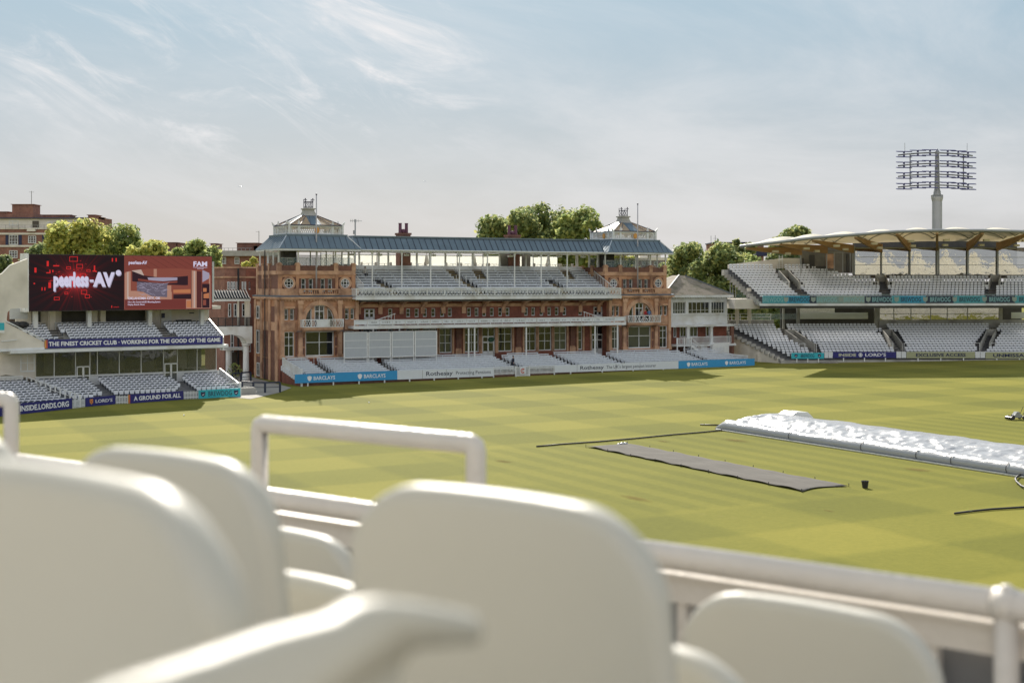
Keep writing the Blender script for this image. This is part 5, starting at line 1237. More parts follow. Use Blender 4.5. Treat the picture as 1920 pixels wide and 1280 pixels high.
# ---------------------------------------------------------------- the white stand with the big screen
g0 = ground(453, 742); ALN = Frame(g0.x, g0.y, math.radians(36))
fence_px = [(470,742.5),(453,743),(372,747.3),(344,748.3),(240.3,755.9),(216.3,757.2),(160.7,762),(135.3,765.4),(38.7,775.7),(-60,787)]
fence_l = [ALN.loc(ground(*p)) for p in fence_px]
def fence_y(x):
    for a, b in zip(fence_l, fence_l[1:]):
        if b.x <= x <= a.x: return a.y + (b.y-a.y)*(x-a.x)/(b.x-a.x)
    return fence_l[-1].y if x < fence_l[-1].x else fence_l[0].y
st = in_frame(ALN, 'grandstand', 'white two tier stand carrying the big screen, seats below a glazed lounge', 'grandstand', 0, 0, 0)
ax = lambda px, y: ALN.x(px, y)
AL = -46.0
def lrow(i): return 6.1 - .8*i, .86 - .165*i
q = MB()
for i in range(16):
    y, z = lrow(i); xr_ = ax(406 + (445-406)*min(1, i/7), y) + .3
    x = AL
    while x < xr_:
        x2 = min(x + 2.0, xr_)
        if y > fence_y((x+x2)/2) + .3:
            zt_ = max(z, gz(*ALN.w((x+x2)/2, y).xy) + .04); q.box(x, x2, y-.1, y+.7, -1.6, zt_)
        x = x2
q.build('seating_tread', 'tread_grey', st)
# ---- seats (simple tip-up, seen from the field): back, tipped pan, bracket
def seat_mesh(cap):
    """tip-up seat as the field sees it; cap: lower stand type with a dark backrest top"""
    q = MB(); w = .205
    if cap:
        q.prism([(-w+.02,.36),(w-.02,.36),(w+.01,.66),(w-.02,.735),(-w+.02,.735),(-w-.01,.66)], 'y', -.10, -.05); q.prism([(-w,.42),(w,.42),(w+.01,.70),(-w-.01,.70)], 'y', .0, .04); nb = len(q.f)
        q.prism([(-w-.01,.70),(w+.01,.70),(w+.005,.775),(w-.03,.815),(w-.09,.835),(-w+.09,.835),(-w+.03,.815),(-w-.005,.775)], 'y', .0, .045)
    else:
        q.prism([(-w,.60),(w,.60),(w+.01,.74),(w-.02,.81),(w-.07,.835),(-w+.07,.835),(-w+.02,.81),(-w-.01,.74)], 'y', .0, .05); q.prism([(-w+.03,.34),(w-.03,.34),(w-.02,.55),(-w+.02,.55)], 'y', -.12, -.07); nb = len(q.f)
        q.box(-w+.01,w-.01,.0,.04,.42,.60)
    q.box(-.265,.265,-.06,-.0,.36,.43); q.box(-.03,.03,-.06,.05,0,.40)
    return q, nb
SMC, NBC = seat_mesh(True); SM, NB_ = seat_mesh(False)
SEAT = SMC.mesh('seat', 'seat_white'); SEAT.materials.append(MATS['seat_dark'])
for i_, p_ in enumerate(SEAT.polygons): p_.material_index = 0 if i_ < NBC else 1
SMD = MB(); w_ = .205
SMD.prism([(-w_,.42),(w_,.42),(w_+.01,.70),(-w_-.01,.70)], 'y', .0, .04); SMD.box(-w_+.01, w_-.01, -.40, -.03, .42, .47); NBD = len(SMD.f)
SMD.prism([(-w_-.01,.70),(w_+.01,.70),(w_+.005,.775),(w_-.03,.815),(w_-.09,.835),(-w_+.09,.835),(-w_+.03,.815),(-w_-.005,.775)], 'y', .0, .045); SMD.box(-.265,.265,-.06,-.0,.36,.43)
SEATD = SMD.mesh('seat', 'seat_white'); SEATD.materials.append(MATS['seat_dark'])
for i_, p_ in enumerate(SEATD.polygons): p_.material_index = 0 if i_ < NBD else 1
SMI = []
STUFF = MB()
def add_seat(fr, x, y, z, label=None, group=None, dr=0.0):
    rr_ = R.uniform(-.025, .025) + dr
    if label:
        o = bpy.data.objects.new('stadium_seat', SEATD if R.random() < .05 else SEAT); COL.objects.link(o); o.location = fr.w(x, y, z); o.rotation_euler = (R.uniform(-.02,.02), 0, fr.a + rr_); tag(o, label, 'seat', group)
    else:
        STUFF.M = fr.M @ Matrix.Translation((x, y, z)) @ Matrix.Rotation(rr_, 4, 'Z'); S_, n_b = (SMC, NBC) if fr is ALN else (SM, NB_); STUFF.add(S_.v, S_.f); SMI.extend([0 if i_ < n_b else 1 for i_ in range(len(S_.f))])
BL = {'R': 'in the block by the footbridge', 'M': 'in the middle block', 'L': 'in the small narrow block', 'F': 'in the corner block past the rail'}
NS = [0]
for i in range(16):
    y, z = lrow(i); t = i/7
    xR = ax(406 + (445-406)*min(1, t), y) - .15
    a1 = ax(328 + 30*t, y); a2 = ax(172 + 34*t, y); a3 = ax(66 + 60*t, y)
    x = xR
    while x > AL + 1:
        k = 'R' if x > a1 + .62 else 'M' if a2 + .62 < x < a1 - .62 else 'L' if a3 + .55 < x < a2 - .62 else 'F' if x < a3 - .55 else None
        if k in ('M', 'R') and i == 0 and (abs(x-ax(156,7)) < 1.0 or abs(x-ax(320,7)) < 1.0): k = None
        if k and y > fence_y(x) + 1.0:
            w_ = ALN.w(x, y); zt_ = max(z, gz(w_.x, w_.y) + .04); px = 960 + FPX*w_.x/w_.y
            if px > -25:
                fro = ('front row' if y - .8 < fence_y(x) + 1.0 else 'rows behind the front')
                if True: add_seat(ALN, x, y, zt_, 'white tip-up seat, %s row below the glazing, %s' % (ORD[i] if i < 15 else 'lowest', BL[k]), 'white seats ' + BL[k]); NS[0] += 1
        x -= .535
# ---- lounge glazing
x0, x1 = ax(66,7), ax(407,7); zb_, zt_ = 1.80, 4.25
q = MB(); q.box(x0, x1+.2, 7.0, 7.25, .6, zb_); q.box(x0,x1+.1,6.92,7.0,zb_-.06,zb_+.02); q.build('band_wall', 'white_paint', st)
mull = [67,102,142,169,183,224,265,307,333,370,406]
cuts = []
for a, b in zip(mull, mull[1:]):
    p0, p1 = ax(a,7), ax(b,7); f = MB(T((0,7.1,0))); f.box(p0-.035,p0+.035,-.06,.08,zb_,zt_); f.box(p1-.03,p1+.03,-.05,.07,zb_,zt_); f.box(p0,p1,-.05,.06,zt_-.08,zt_); f.box(p0,p1,-.05,.06,zb_,zb_+.06)
    fo = f.build('window', 'white_metal', st); MB(T((0,7.1,0))).box(p0+.04,p1-.04,0,.02,zb_+.06,zt_-.08).build('pane', 'pane_office', fo)
for a, b in ((143.5,168.5),(308,333)):
    p0, p1 = ax(a,6.9), ax(b,6.9); f = MB(T((0,6.86,0))); m_ = (p0+p1)/2; z0_ = .82; z1_ = 2.75
    for u, v in ((p0,m_),(m_,p1)):
        f.box(u,u+.1,0,.08,z0_,z1_); f.box(v-.1,v,0,.08,z0_,z1_); f.box(u,v,0,.08,z1_-.12,z1_); f.box(u,v,0,.08,z0_,z0_+.1); f.box(u,v,.005,.075,(z0_+z1_)/2-.05,(z0_+z1_)/2+.05)
    fo = f.build('door', 'white_metal', st); MB(T((0,6.86,0))).box(p0+.08,p1-.08,.03,.05,z0_+.08,z1_-.1).build('pane', 'pane_office', fo)
    q = MB(T((0,6.83,0))); q.box(m_-.14,m_-.1,-.02,.03,1.6,1.9); q.box(m_+.1,m_+.14,-.02,.03,1.6,1.9); q.build('handle', 'steel_grey', fo)
q = MB(); q.box(x0-6,x1,11.2,11.4,.6,4.3); q.build('lounge_wall', 'interior_light', st)
q = MB(); q.box(x0-6,x1,7.3,11.2,1.0,1.2); q.build('lounge_floor', 'step_brown', st)
q = MB()
for k in range(16):
    x = x0+1+k*(x1-x0-2)/15+R.uniform(-.4,.4); q.box(x-.4,x+.4,8.6,9.3,1.2,1.9+R.uniform(0,.3)); 
    if k % 3 == 0: q.box(x-.8,x+.8,11.1,11.2,2.0,4.0)
q.build('lounge_furniture', 'interior_mid', st)
q = MB(); q.prism([(4.55,4.62),(4.55,4.32),(4.9,4.25),(7.2,4.25),(7.2,4.62)], 'x', ax(66,5.2)-2.5, ax(428,4.6)); q.build('canopy_slab', 'white_paint', st)
# ---- upper tier
def urow(i): return 5.45 + .78*i, 4.80 + .227*i
q = MB()
for i in range(7):
    y, z = urow(i); q.box(ax(12,y)-.5, ax(416-(416-392)*i/6, y)+.2, y-.15, y+.63, 4.4, z)
q.box(ax(0,11), ax(393,10.5)+.4, 10.7, 12.2, 4.4, 6.2); q.build('upper_tread', 'concrete', st)
for i in range(7):
    y, z = urow(i); t = i/6; xL = ax(84 - 62*t, y); xR = ax(413 - 23*t, y); a1 = ax(322-25*t, y); a2 = ax(122-26*t, y); x = xR
    while x > xL:
        if abs(x-a1) > .62 and abs(x-a2) > .62: add_seat(ALN, x, y, z)
        x -= .535
q = MB()
for c, d in ((322,25),(122,26)):
    for i in range(7): y, z = urow(i); x = ax(c-d*i/6, y); q.box(x-.5,x+.5,y-.1,y+.3,z,z+.113)
q.build('aisle_step', 'step_brown', st)
q = MB(); xa, xb = ax(30,12), ax(392,12); q.box(xa,xb,12,12.3,6.0,8.9); q.build('back_wall', 'cream_render', st)
q = MB()
for px in (98,176,192,280,383): q = MB(); x = ax(px,10.9); q.box(x-.28,x+.28,10.7,11.3,6.0,8.3); q.build('column', 'cream_render', st)
MB().box(xa,xb,9.0,12.3,8.25,8.6).build('upper_slab', 'cream_render', st)
for a, b, t_, b__ in ((116,164,583,605),(196,272,582,606),(60,76,583,604)):
    p0, p1 = ax(a,11.9), ax(b,11.9); q = MB(); q.box(p0,p1,11.86,12.0,ALN.z(a,b__,11.9),8.25); q.build('opening', 'interior_dark', st)
q = MB(); p0, p1 = ax(302,11.9), ax(321,11.9); q.box(p0,p1,11.84,12,6.2,8.2); q.build('door', 'white_paint', st)
q = MB(); q.box(ax(303,11.8),ax(309,11.8),11.78,11.83,7.3,7.8); q.box(ax(356,11.8),ax(365,11.8),11.94,11.99,7.75,7.85); q.build('notice', 'ink_navy', st)
q = MB(); p0, p1 = ax(104,10.6), ax(281,10.6)
for z in (7.0, 6.65): q.box(p0,p1,10.55,10.6,z-.03,z+.03)
for k in range(9): x = p0+k*(p1-p0)/8; q.box(x-.05,x+.05,10.52,10.62,6.2,7.05)
q.build('hand_rail', 'white_metal', st)
q = MB(); q.box(ax(332,10.8),ax(358,10.8),10.6,11.2,6.25,7.1); tag(q.build('covered_pile', 'rubber_black', loc=ALN.o, rotz=ALN.a), 'black sheet over things stored at the back of the upper tier below the screen', 'tarpaulin')
# ---- end walls, wing wall
q = MB(); ya_, yb2 = .2, 6.9; xe = ax(409,6.9)+.15; xf = ax(447,.3)
q.add([(xe,yb2,1.0),(xe,yb2,1.95),(xf,ya_,.75),(xf,ya_,-.5),(xe+.12,yb2,1.0),(xe+.12,yb2,1.95),(xf+.12,ya_,.75),(xf+.12,ya_,-.5)],[(0,1,2,3),(7,6,5,4),(1,5,6,2),(0,3,7,4),(2,6,7,3)])
q.bar((xe+.06,yb2,2.0),(xf+.06,ya_,.82),.10,.07); q.box(xf-.05,xf+.15,ya_-.25,ya_,-.6,.95); q.bar((xf-1.6,ya_-.1,.85),(xf,ya_-.1,.85),.06,.08)
for k in range(9): t = k/8; x, y, z = xe+(xf-xe)*t, yb2+(ya_-yb2)*t, 2.0-1.2*t; q.box(x-.06,x,y-.04,y+.04,z-.9,z)
q.build('end_wall', 'white_paint', st)
q = MB(); xe, xf = ax(392,10.5), ax(417,5.2); q.bar((xe,10.5,7.15),(xf,5.1,5.55),.12,.10); q.bar((xe,10.5,6.3),(xf,5.1,4.7),.1,1.5); q.build('upper_end_wall', 'white_paint', st)
def wing(pxs, y, th, name, material):
    q = MB(); q.prism([ALN.pix(px, py, y) for px, py in pxs], 'y', y, y+th); return q.build(name, material, st)
# concave outline split in convex pieces
wing([(-40,530),(5,512.5),(20,497),(20,579),(14,586),(12,605),(-40,605)], 5.0, .5, 'wing_wall', 'cream_render')
wing([(20,497),(52,485),(52,577),(38,577.5),(20,579)], 5.0, .5, 'wing_wall', 'cream_render')
wing([(-40,605),(12,605),(83,641),(83,655),(-40,662)], 5.0, .5, 'wing_wall', 'cream_render')
q = MB(); p0, p1 = ALN.pix(12,604,4.95), ALN.pix(84,640,4.95); q.bar((p0[0],4.95,p0[1]+.1),(p1[0],4.95,p1[1]+.1),.16,.1); p0, p1 = ALN.pix(-30,658,4.95), ALN.pix(83,653.5,4.95); q.bar((p0[0],4.95,p0[1]),(p1[0],4.95,p1[1]),.2,.25); p0, p1 = ALN.pix(3,640,4.93), ALN.pix(31,637,4.93); q.bar((p0[0],4.95,p0[1]),(p1[0],4.95,p1[1]),.08,.08); q.build('wing_trim', 'white_paint', st)
wing([(-40,656),(67,656),(67,712),(40,706),(10,702),(-40,715)], 7.0, .4, 'lower_wing_wall', 'cream_render')
win(T((0,6.98,0)), ax(38,7), ax(65,7), ALN.z(50,697,7), ALN.z(50,663,7), (.5,), (.5,), .1, parent=st, pane='pane_clear')
q = MB(); p0, p1 = ax(18,9.5), ax(52,9.5); q.box(p0,p1,9.5,9.55,ALN.z(30,598,9.5),ALN.z(30,578,9.5)); q.build('glass_screen', 'sight_cloth', st)
q = MB(); [q.ball((ax(px,9),9,6.9),(.7,.5,.35)) for px in (22,32,42)]; tag(q.build('covered_pile', 'rubber_black', loc=ALN.o, rotz=ALN.a), 'dark bundles piled in the arched opening of the white wing wall', 'bundle')
# diagonal white railing between corner block and the lounge block
q = MB(); n_ = 12; pa = Vector((ax(50,6.6),6.6,1.9)); pb2 = Vector((ax(150,-1.5),-1.5,.55))
for k in range(n_): p = pa.lerp(pb2, k/(n_-1)); q.box(p.x-.06,p.x+.06,p.y-.06,p.y+.06,p.z-1.15,p.z)
q.bar(pa, pb2, .07, .07); q.bar(pa-Vector((0,0,.4)), pb2-Vector((0,0,.4)), .05, .05); r_ = q.build('railing', 'white_metal', loc=ALN.o, rotz=ALN.a); tag(r_, 'white post railing running down between the corner seats and the lounge seats', 'railing')
q = MB(); p0 = ax(-40,7.0); p1 = ax(40,7.0); q.box(p0,p1,6.9,6.98,.9,2.0) if False else None
for k in range(34): x = p0+k*(p1-p0)/33; q.box(x-.04,x+.04,6.55,6.6,1.0,2.0)
q.box(p0,p1,6.53,6.62,1.95,2.05); tag(q.build('railing', 'white_metal', loc=ALN.o, rotz=ALN.a), 'short white picket railing behind the top row of the corner seats', 'railing')
# ---- banner and ground boards
def banner(fr, px0, px1, yl, t0_, b0_, t1_, b1_, material, lb, words, stripe=None, **kw):
    r_, w, h = board(fr, px0, px1, yl, fr.z(px0,t0_,yl), fr.z(px0,b0_,yl), fr.z(px1,t1_,yl), fr.z(px1,b1_,yl), material, lb, **kw)
    for s, a, b, hh, m_, bold in words: text(s, w*(b-a), h*hh, m_, r_, (w*((a+b)/2-.5), -.006, h*.5), bold)
    if stripe:
        for k, m_ in enumerate(('ink_gold','ink_red')): q = MB(); q.box(-w/2+k*w*stripe,-w/2+(k+1)*w*stripe,-.008,0,.01,h-.01); q.build('stripe', m_, r_)
    return r_, w, h
banner(ALN, 83.4, 417.8, 4.95, 636.7, 652.8, 629.6, 644.2, 'sign_navy', 'long navy banner along the upper tier edge below the big screen', [('THE FINEST CRICKET CLUB \u00b7 WORKING FOR THE GOOD OF THE GAME', .022, .985, .52, 'ink_white', .03)], .008, legs=0, name='banner', cat='banner')
def gboard(pa, pb_, hgt, material, lb, words, stripe=None, shields=False, crest=False):
    """board standing on the grass between two ground pixels (bottom edge)"""
    A, B = ground(*pa), ground(*pb_); d = B - A; w = d.length; ang = math.atan2(d.y, d.x); c = (A+B)/2
    r_ = thing('advertising_board', lb, 'board', c, ang); r_.rotation_euler = (0, -math.atan2(d.z, math.hypot(d.x,d.y)), ang)
    MB().box(-w/2,w/2,0,.07,.02,hgt).build('panel', material, r_)
    q = MB(); [q.box(x-.05,x+.05,.07,.3,0,hgt*.8) for x in (-w*.4,0,w*.4)]; q.build('brace', 'steel_grey', r_)
    for s, a, b, hh, m_, bold in words: text(s, w*(b-a), hgt*hh, m_, r_, (w*((a+b)/2-.5), -.004, hgt*.52), bold)
    if stripe:
        for k, m_ in enumerate(('ink_gold','ink_red')): q = MB(); q.box(-w/2+k*w*stripe,-w/2+(k+1)*w*stripe,-.006,0,.03,hgt-.01); q.build('stripe', m_, r_)
    if shields:
        for u in (.105,.895):
            q = MB(); s_ = hgt*.30; x = w*(u-.5); q.prism([(x-s_*.9,hgt*.5+s_),(x,hgt*.5+s_*.82),(x+s_*.9,hgt*.5+s_),(x+s_*.85,hgt*.5-s_*.35),(x,hgt*.5-s_*1.1),(x-s_*.85,hgt*.5-s_*.35)], 'y', -.008, 0); o = q.build('emblem', 'ink_navy', r_)
            q = MB(); q.prism([(x-s_*.55,hgt*.5+s_*.1),(x-.1*s_,hgt*.5-s_*.15),(x+s_*.55,hgt*.5+s_*.3),(x+s_*.3,hgt*.5-s_*.25),(x-.2*s_,hgt*.5-s_*.45)], 'y', -.012, -.009); q.build('mark', 'sign_white', o)
    if crest:
        q = MB(); x = w*(.19-.5); s_ = hgt*.3; q.prism([(x-s_*.7,hgt*.5+s_),(x+s_*.7,hgt*.5+s_),(x+s_*.7,hgt*.5-s_*.3),(x,hgt*.5-s_),(x-s_*.7,hgt*.5-s_*.3)], 'y', -.008, 0); o = q.build('emblem', 'ink_gold', r_)
        q = MB(); q.bar((x-s_*.6,-.012,hgt*.5+s_*.8),(x+s_*.5,-.012,hgt*.5-s_*.6),s_*.3,.005,(0,1,0)); q.bar((x+s_*.6,-.013,hgt*.5+s_*.8),(x-s_*.5,-.013,hgt*.5-s_*.6),s_*.3,.005,(0,1,0)); q.build('mark', 'ink_red', o)
    return r_
gboard((372.5,747.6),(451,743.2), .86, 'sign_teal', 'bright teal board with two dark shields at the footbridge end', [('BREWDOG', .23, .79, .58, 'ink_navy', .005)], shields=True)
gboard((240.3,756.6),(344,748.8), .86, 'sign_navy', 'navy board with an orange stripe at its edge, below the lounge seats', [('A GROUND FOR ALL', .10, .95, .50, 'ink_white', .03)], stripe=.018)
gboard((160.7,762.6),(216.3,757.6), .86, 'sign_navy', 'short navy board with a small gold crest', [('LORD\u2019S', .33, .90, .36, 'ink_white', .015)], crest=True)
gboard((-52,786.5),(135.3,766.2), .98, 'sign_navy', 'long navy board partly hidden by the white handrail post', [('INSIDE.LORDS.ORG', .46, .965, .52, 'ink_white', .03)])
def gpickets(pa, pb_, h, lb):
    A, B = ground(*pa), ground(*pb_); d = B - A; w = d.length; c = (A+B)/2; r_ = thing('picket_fence', lb, 'fence', c, math.atan2(d.y,d.x)); n_ = int(w/.14); q = MB()
    for k in range(n_+1): x = -w/2+k*w/n_; q.box(x-.035,x+.035,0,.03,.02,h)
    q.build('picket', 'white_paint', r_); q = MB(); q.box(-w/2,w/2,.03,.07,.15,.22); q.box(-w/2,w/2,.03,.07,h-.2,h-.13); q.build('rail', 'white_paint', r_)
gpickets((345.5,748.6),(371.5,747.4), .80, 'white picket fence between the striped navy board and the teal board'); gpickets((218,757.4),(239,756.6), .80, 'white picket fence between the crest board and the striped board'); gpickets((137,766),(159,762.8), .80, 'white picket fence left of the crest board')
# small teal sign and white box at the far edge
r_ = in_frame(ALN, 'sign', 'small teal sign above a white box on the wing wall', 'sign', ax(-6,4.4), 4.4, ALN.z(0,624,4.4)); MB().box(-1.2,.72,0,.4,0,.25).build('box', 'white_metal', r_); MB().box(-1.2,.7,.0,.3,.25,.95).build('panel', 'sign_teal', r_)
# ---------------------------------------------------------------- the big screen
SY = 8.0; SX0, SX1 = ax(54.5,SY), ax(397,SY); SZ0, SZ1 = 8.28, 13.82; sw, sh = SX1-SX0, SZ1-SZ0
sc_ = in_frame(ALN, 'video_screen', 'huge video screen glowing red and black above the white stand', 'screen', (SX0+SX1)/2, SY, SZ0)
MB().box(-sw/2-.05,sw/2+.05,0,.9,-.06,sh+.06).build('housing', 'interior_dark', sc_)
q = MB(); q.box(-sw/2-.45,-sw/2-.06,-.1,1.4,-.1,sh+.12); q.build('side_panel', 'white_paint', sc_)
q = MB(); q.box(sw/2+.06,sw/2+.5,.5,1.4,.7,sh-.5); q.build('side_panel', 'white_paint', sc_)
q = MB()
for x in (-sw/2+1, -sw/6, sw/6, sw/2-.6): q = MB(); q.box(x-.2,x+.2,1.0,1.5,-2.2,.1); q.build('support', 'white_paint', sc_)
sxp = lambda px: (px-54.5)/(397-54.5)*sw - sw/2
szp = lambda py, px=220: (1-(py-(478+ (px-54)*.0122))/(583-478 - (px-54)*.021))*sh
emit('screen_black', (0.0136, 0.0099, 0.0112)); emit('screen_red', (0.3844, 0.0186, 0.0186)); emit('screen_white', (0.3800, 0.3600, 0.4600)); emit('screen_lilac', (0.2000, 0.1800, 0.2350)); emit('screen_maroon', (0.0870, 0.0216, 0.0196))
emit('screen_ceiling', (0.1176, 0.0323, 0.0256)); emit('screen_ceiling_dark', (0.0569, 0.0173, 0.0153)); emit('screen_tan', (0.2465, 0.1315, 0.0958)); emit('screen_cream', (0.2879, 0.2205, 0.1928)); emit('screen_brown', (0.0528, 0.0171, 0.0171)); emit('screen_dark', (0.0205, 0.0106, 0.0138)); emit('screen_orange', (0.2714, 0.1048, 0.0493)); emit('screen_wall', (0.1397, 0.0425, 0.0306)); emit('screen_steel', (0.0822, 0.0703, 0.0941)); emit('screen_desk', (0.0957, 0.0243, 0.0211))
# red burst: glow + rays as the screen's own picture
m, nt, N, L = nodes_of('screen_burst'); out = N.new('ShaderNodeOutputMaterial'); e = N.new('ShaderNodeEmission'); L.new(e.outputs[0], out.inputs['Surface'])
tc = N.new('ShaderNodeTexCoord'); sp = N.new('ShaderNodeSeparateXYZ'); L.new(tc.outputs['Object'], sp.inputs[0])
rad = mth('SQRT', mth('ADD', mth('MULTIPLY', sp.outputs['X'], sp.outputs['X']), mth('MULTIPLY', mth('MULTIPLY', sp.outputs['Z'], sp.outputs['Z']), 1.6)))
an = mth('ARCTAN2', sp.outputs['Z'], sp.outputs['X']); n = N.new('ShaderNodeTexNoise'); n.noise_dimensions = '1D'; n.inputs['Scale'].default_value = 9; n.inputs['Detail'].default_value = 4; L.new(an, n.inputs['W'])
ray = N.new('ShaderNodeMapRange'); ray.inputs['From Min'].default_value = .45; ray.inputs['From Max'].default_value = .75; L.new(n.outputs['Fac'], ray.inputs['Value'])
g1 = mth('POWER', 2.718, mth('MULTIPLY', rad, -1.9)); g2 = mth('MULTIPLY', mth('POWER', 2.718, mth('MULTIPLY', rad, -.75)), mth('MULTIPLY', ray.outputs['Result'], .35))
rr_ = N.new('ShaderNodeCombineColor'); L.new(mth('ADD', mth('MULTIPLY', mth('ADD', g1, g2), .75), .012), rr_.inputs[0]); L.new(mth('ADD', mth('MULTIPLY', g1, .05), .008), rr_.inputs[1]); L.new(mth('ADD', mth('MULTIPLY', g1, .055), .009), rr_.inputs[2]); L.new(rr_.outputs[0], e.inputs['Color'])
MATS['screen_burst'] = m
cxp = 137; q = MB(); o_ = (sxp(cxp), szp(527)); q.box(-sw/2-o_[0], sxp(226)-o_[0], -.02, 0, -o_[1], sh-o_[1]); b_ = q.build('picture', 'screen_burst', sc_); b_.location = (o_[0], 0, o_[1])
pr = b_
def spic(mb, name, material, parent=None): o = mb.build(name, material, parent or pr); o.location = (-o_[0], 0, -o_[1]); return o
q = MB(); rr = random.Random(8)
def frame_(q, px, py, w, h, t=.05):
    x, z = sxp(px), szp(py, px); q.box(x-w,x+w,-.028,-.021,z+h-t,z+h); q.box(x-w,x+w,-.028,-.021,z-h,z-h+t); q.box(x-w,x-w+t,-.028,-.021,z-h,z+h); q.box(x+w-t,x+w,-.028,-.021,z-h,z+h)
for px, py, w, h in ((133,486.5,.42,.25),(124,503,.22,.14),(144,500,.32,.22),(150,517,.3,.2),(103,560,.28,.16),(152,548,.3,.22),(88,512,.2,.0),(158,556,.25,.18),(120,550,.18,.12),(160,508,.2,.12),(110,520,.16,.14)): frame_(q, px, py, w, max(h,.05))
for px, py, w, h in ((87,495,.1,.26),(65.5,507,.1,.24),(90.5,535,.13,.28),(204,488,.06,.18),(211,488,.06,.18),(91,510,.06,.12),(96,509,.06,.12),(77,542,.05,.16),(82,542,.05,.16),(171,504,.07,.3),(63.5,532,.07,.07),(171,509,.2,.05),(102,499,.3,.06)):
    x, z = sxp(px), szp(py, px); q.box(x-w,x+w,-.028,-.021,z-h,z+h)
for k in range(46):
    a = rr.uniform(0,2*PI); r1 = rr.uniform(.5,2.6); x, z = o_[0]+r1*math.cos(a)*1.3, o_[1]+r1*math.sin(a)*.8
    if -sw/2+.1 < x < sxp(222) and .15 < z < sh-.2: w_ = rr.uniform(.03,.13); q.box(x-w_,x+w_,-.026,-.021,z-.02,z+.02)
spic(q, 'graphic', 'screen_red')
for dx, dz, m_, y_ in ((.07,-.1,'screen_lilac',-.03),(0,0,'screen_white',-.05)):
    def lw(s, a, b, t_, bt, bold):
        o = text(s, sxp(b)-sxp(a), szp(t_)-szp(bt), m_, pr, (0,0,0), bold, depth=.01); o.location = ((sxp(a)+sxp(b))/2-o_[0]+dx, y_, (szp(t_)+szp(bt))/2-o_[1]+dz)
    lw('peerless', 97, 160, 511, 546, .05); lw('-', 162, 169, 525, 529, .05); lw('AV', 168, 208, 511, 538, .06)
    q = MB(); q.prism([(sxp(215)+.28*math.cos(2*PI*i/16)+dx, szp(512)+.28*math.sin(2*PI*i/16)+dz) for i in range(16)], 'y', y_-.01, y_); spic(q, 'graphic', m_)
spic(MB().box(sxp(202),sxp(203.5),-.03,-.021,szp(577.5),szp(573)), 'graphic', 'screen_red'); text('AUDIOCON', sxp(216)-sxp(206), .1, 'screen_red', pr, (sxp(211)-o_[0],-.03,szp(576)-o_[1]))
# right hand picture: a red lobby
q = MB(); q.box(sxp(226), sw/2, -.02, 0, 0, sh); pr2 = q.build('picture', 'screen_ceiling', sc_)
def sp2(pts, material, lay, name='graphic'):
    q = MB(); q.prism([(sxp(px), szp(py, px)) for px, py in pts], 'y', -.02-.004*lay-.003, -.02-.004*lay); return q.build(name, material, pr2)
for k in range(9): a = 262+k*15; sp2([(a-22+k*2,482),(a-21+k*2,482),(a+13+k*3,503),(a+12+k*3,503)], 'screen_ceiling_dark', 1)
el = [(312+86*math.cos(PI*i/20), 522-17*math.sin(PI*i/20)) for i in range(21)]
sp2([(227,579),(227,512)] + [p for p in reversed(el) if p[0] > 228 and p[0] < 394] + [(394,520),(394,579)], 'screen_tan', 2)
sp2([(236,510),(268,505),(330,504),(380,508),(391,516),(391,548),(236,548)], 'screen_wall', 3)
sp2([(240,508),(258,506),(264,518),(244,512)], 'screen_cream', 4); sp2([(282,505),(288,505),(288,520),(282,520)], 'screen_tan', 4); sp2([(378,507),(392,513),(391,523),(378,530)], 'screen_lilac', 4)
sp2([(241,509),(262,517),(300,522),(349,518),(349,536),(300,534),(262,531),(241,528)], 'screen_dark', 5); sp2([(270,521),(328,521),(328,526),(300,528),(272,526)], 'screen_lilac', 6); sp2([(252,523),(300,529),(328,527),(328,531),(300,533),(252,527)], 'screen_ceiling', 7)
sp2([(250,529),(309,532),(309,558),(278,556),(262,548),(250,546)], 'screen_steel', 8)
q = MB(); rr = random.Random(4)
for k in range(60): a, b = rr.uniform(252,306), rr.uniform(531,554); x, z = sxp(a), szp(b,a); q.bar((x,-.06,z),(x+rr.uniform(-.5,.5),-.06,z+rr.uniform(-.16,.16)),.03,.03,(0,1,0))
q.build('graphic', 'screen_lilac', pr2)
sp2([(248,546),(262,549),(276,557),(276,566),(232,566),(232,546)], 'screen_tan', 9); sp2([(308,536),(316,536),(316,562),(308,562)], 'screen_tan', 9); sp2([(317,537),(355,535),(355,562),(317,562)], 'screen_wall', 9); sp2([(320,544),(354,543),(354,550),(320,550)], 'screen_orange', 10); sp2([(320,553),(356,552),(356,561),(320,561)], 'screen_dark', 10)
sp2([(227,562),(345,562),(345,579),(227,579)], 'screen_desk', 11); sp2([(346,565),(360,564),(360,577),(346,577)], 'screen_orange', 11)
sp2([(228,511),(238,509),(238,560),(228,562)], 'screen_tan', 12); sp2([(231,511),(234,510),(234,560),(231,561)], 'screen_cream', 13)
sp2([(355,508),(376,510),(376,578),(355,578)], 'screen_brown', 12); sp2([(356,508),(366,509),(366,578),(356,578)], 'screen_tan', 13); sp2([(360,509),(363,509),(363,578),(360,578)], 'screen_cream', 14)
sp2([(377,533),(392,533),(392,578),(377,578)], 'screen_dark', 12); sp2([(379,541),(386,541),(386,548),(379,548)], 'screen_orange', 13); sp2([(380,552),(391,550),(391,560),(380,560)], 'screen_orange', 13); sp2([(379,563),(385,563),(385,573),(379,573)], 'screen_wall', 13)
def st_(s, a, b, t_, bt, bold=.02): 
    o = text(s, sxp(b)-sxp(a), szp(t_)-szp(bt), 'screen_white', pr2, ((sxp(a)+sxp(b))/2, -.09, (szp(t_)+szp(bt))/2), bold, depth=.006)
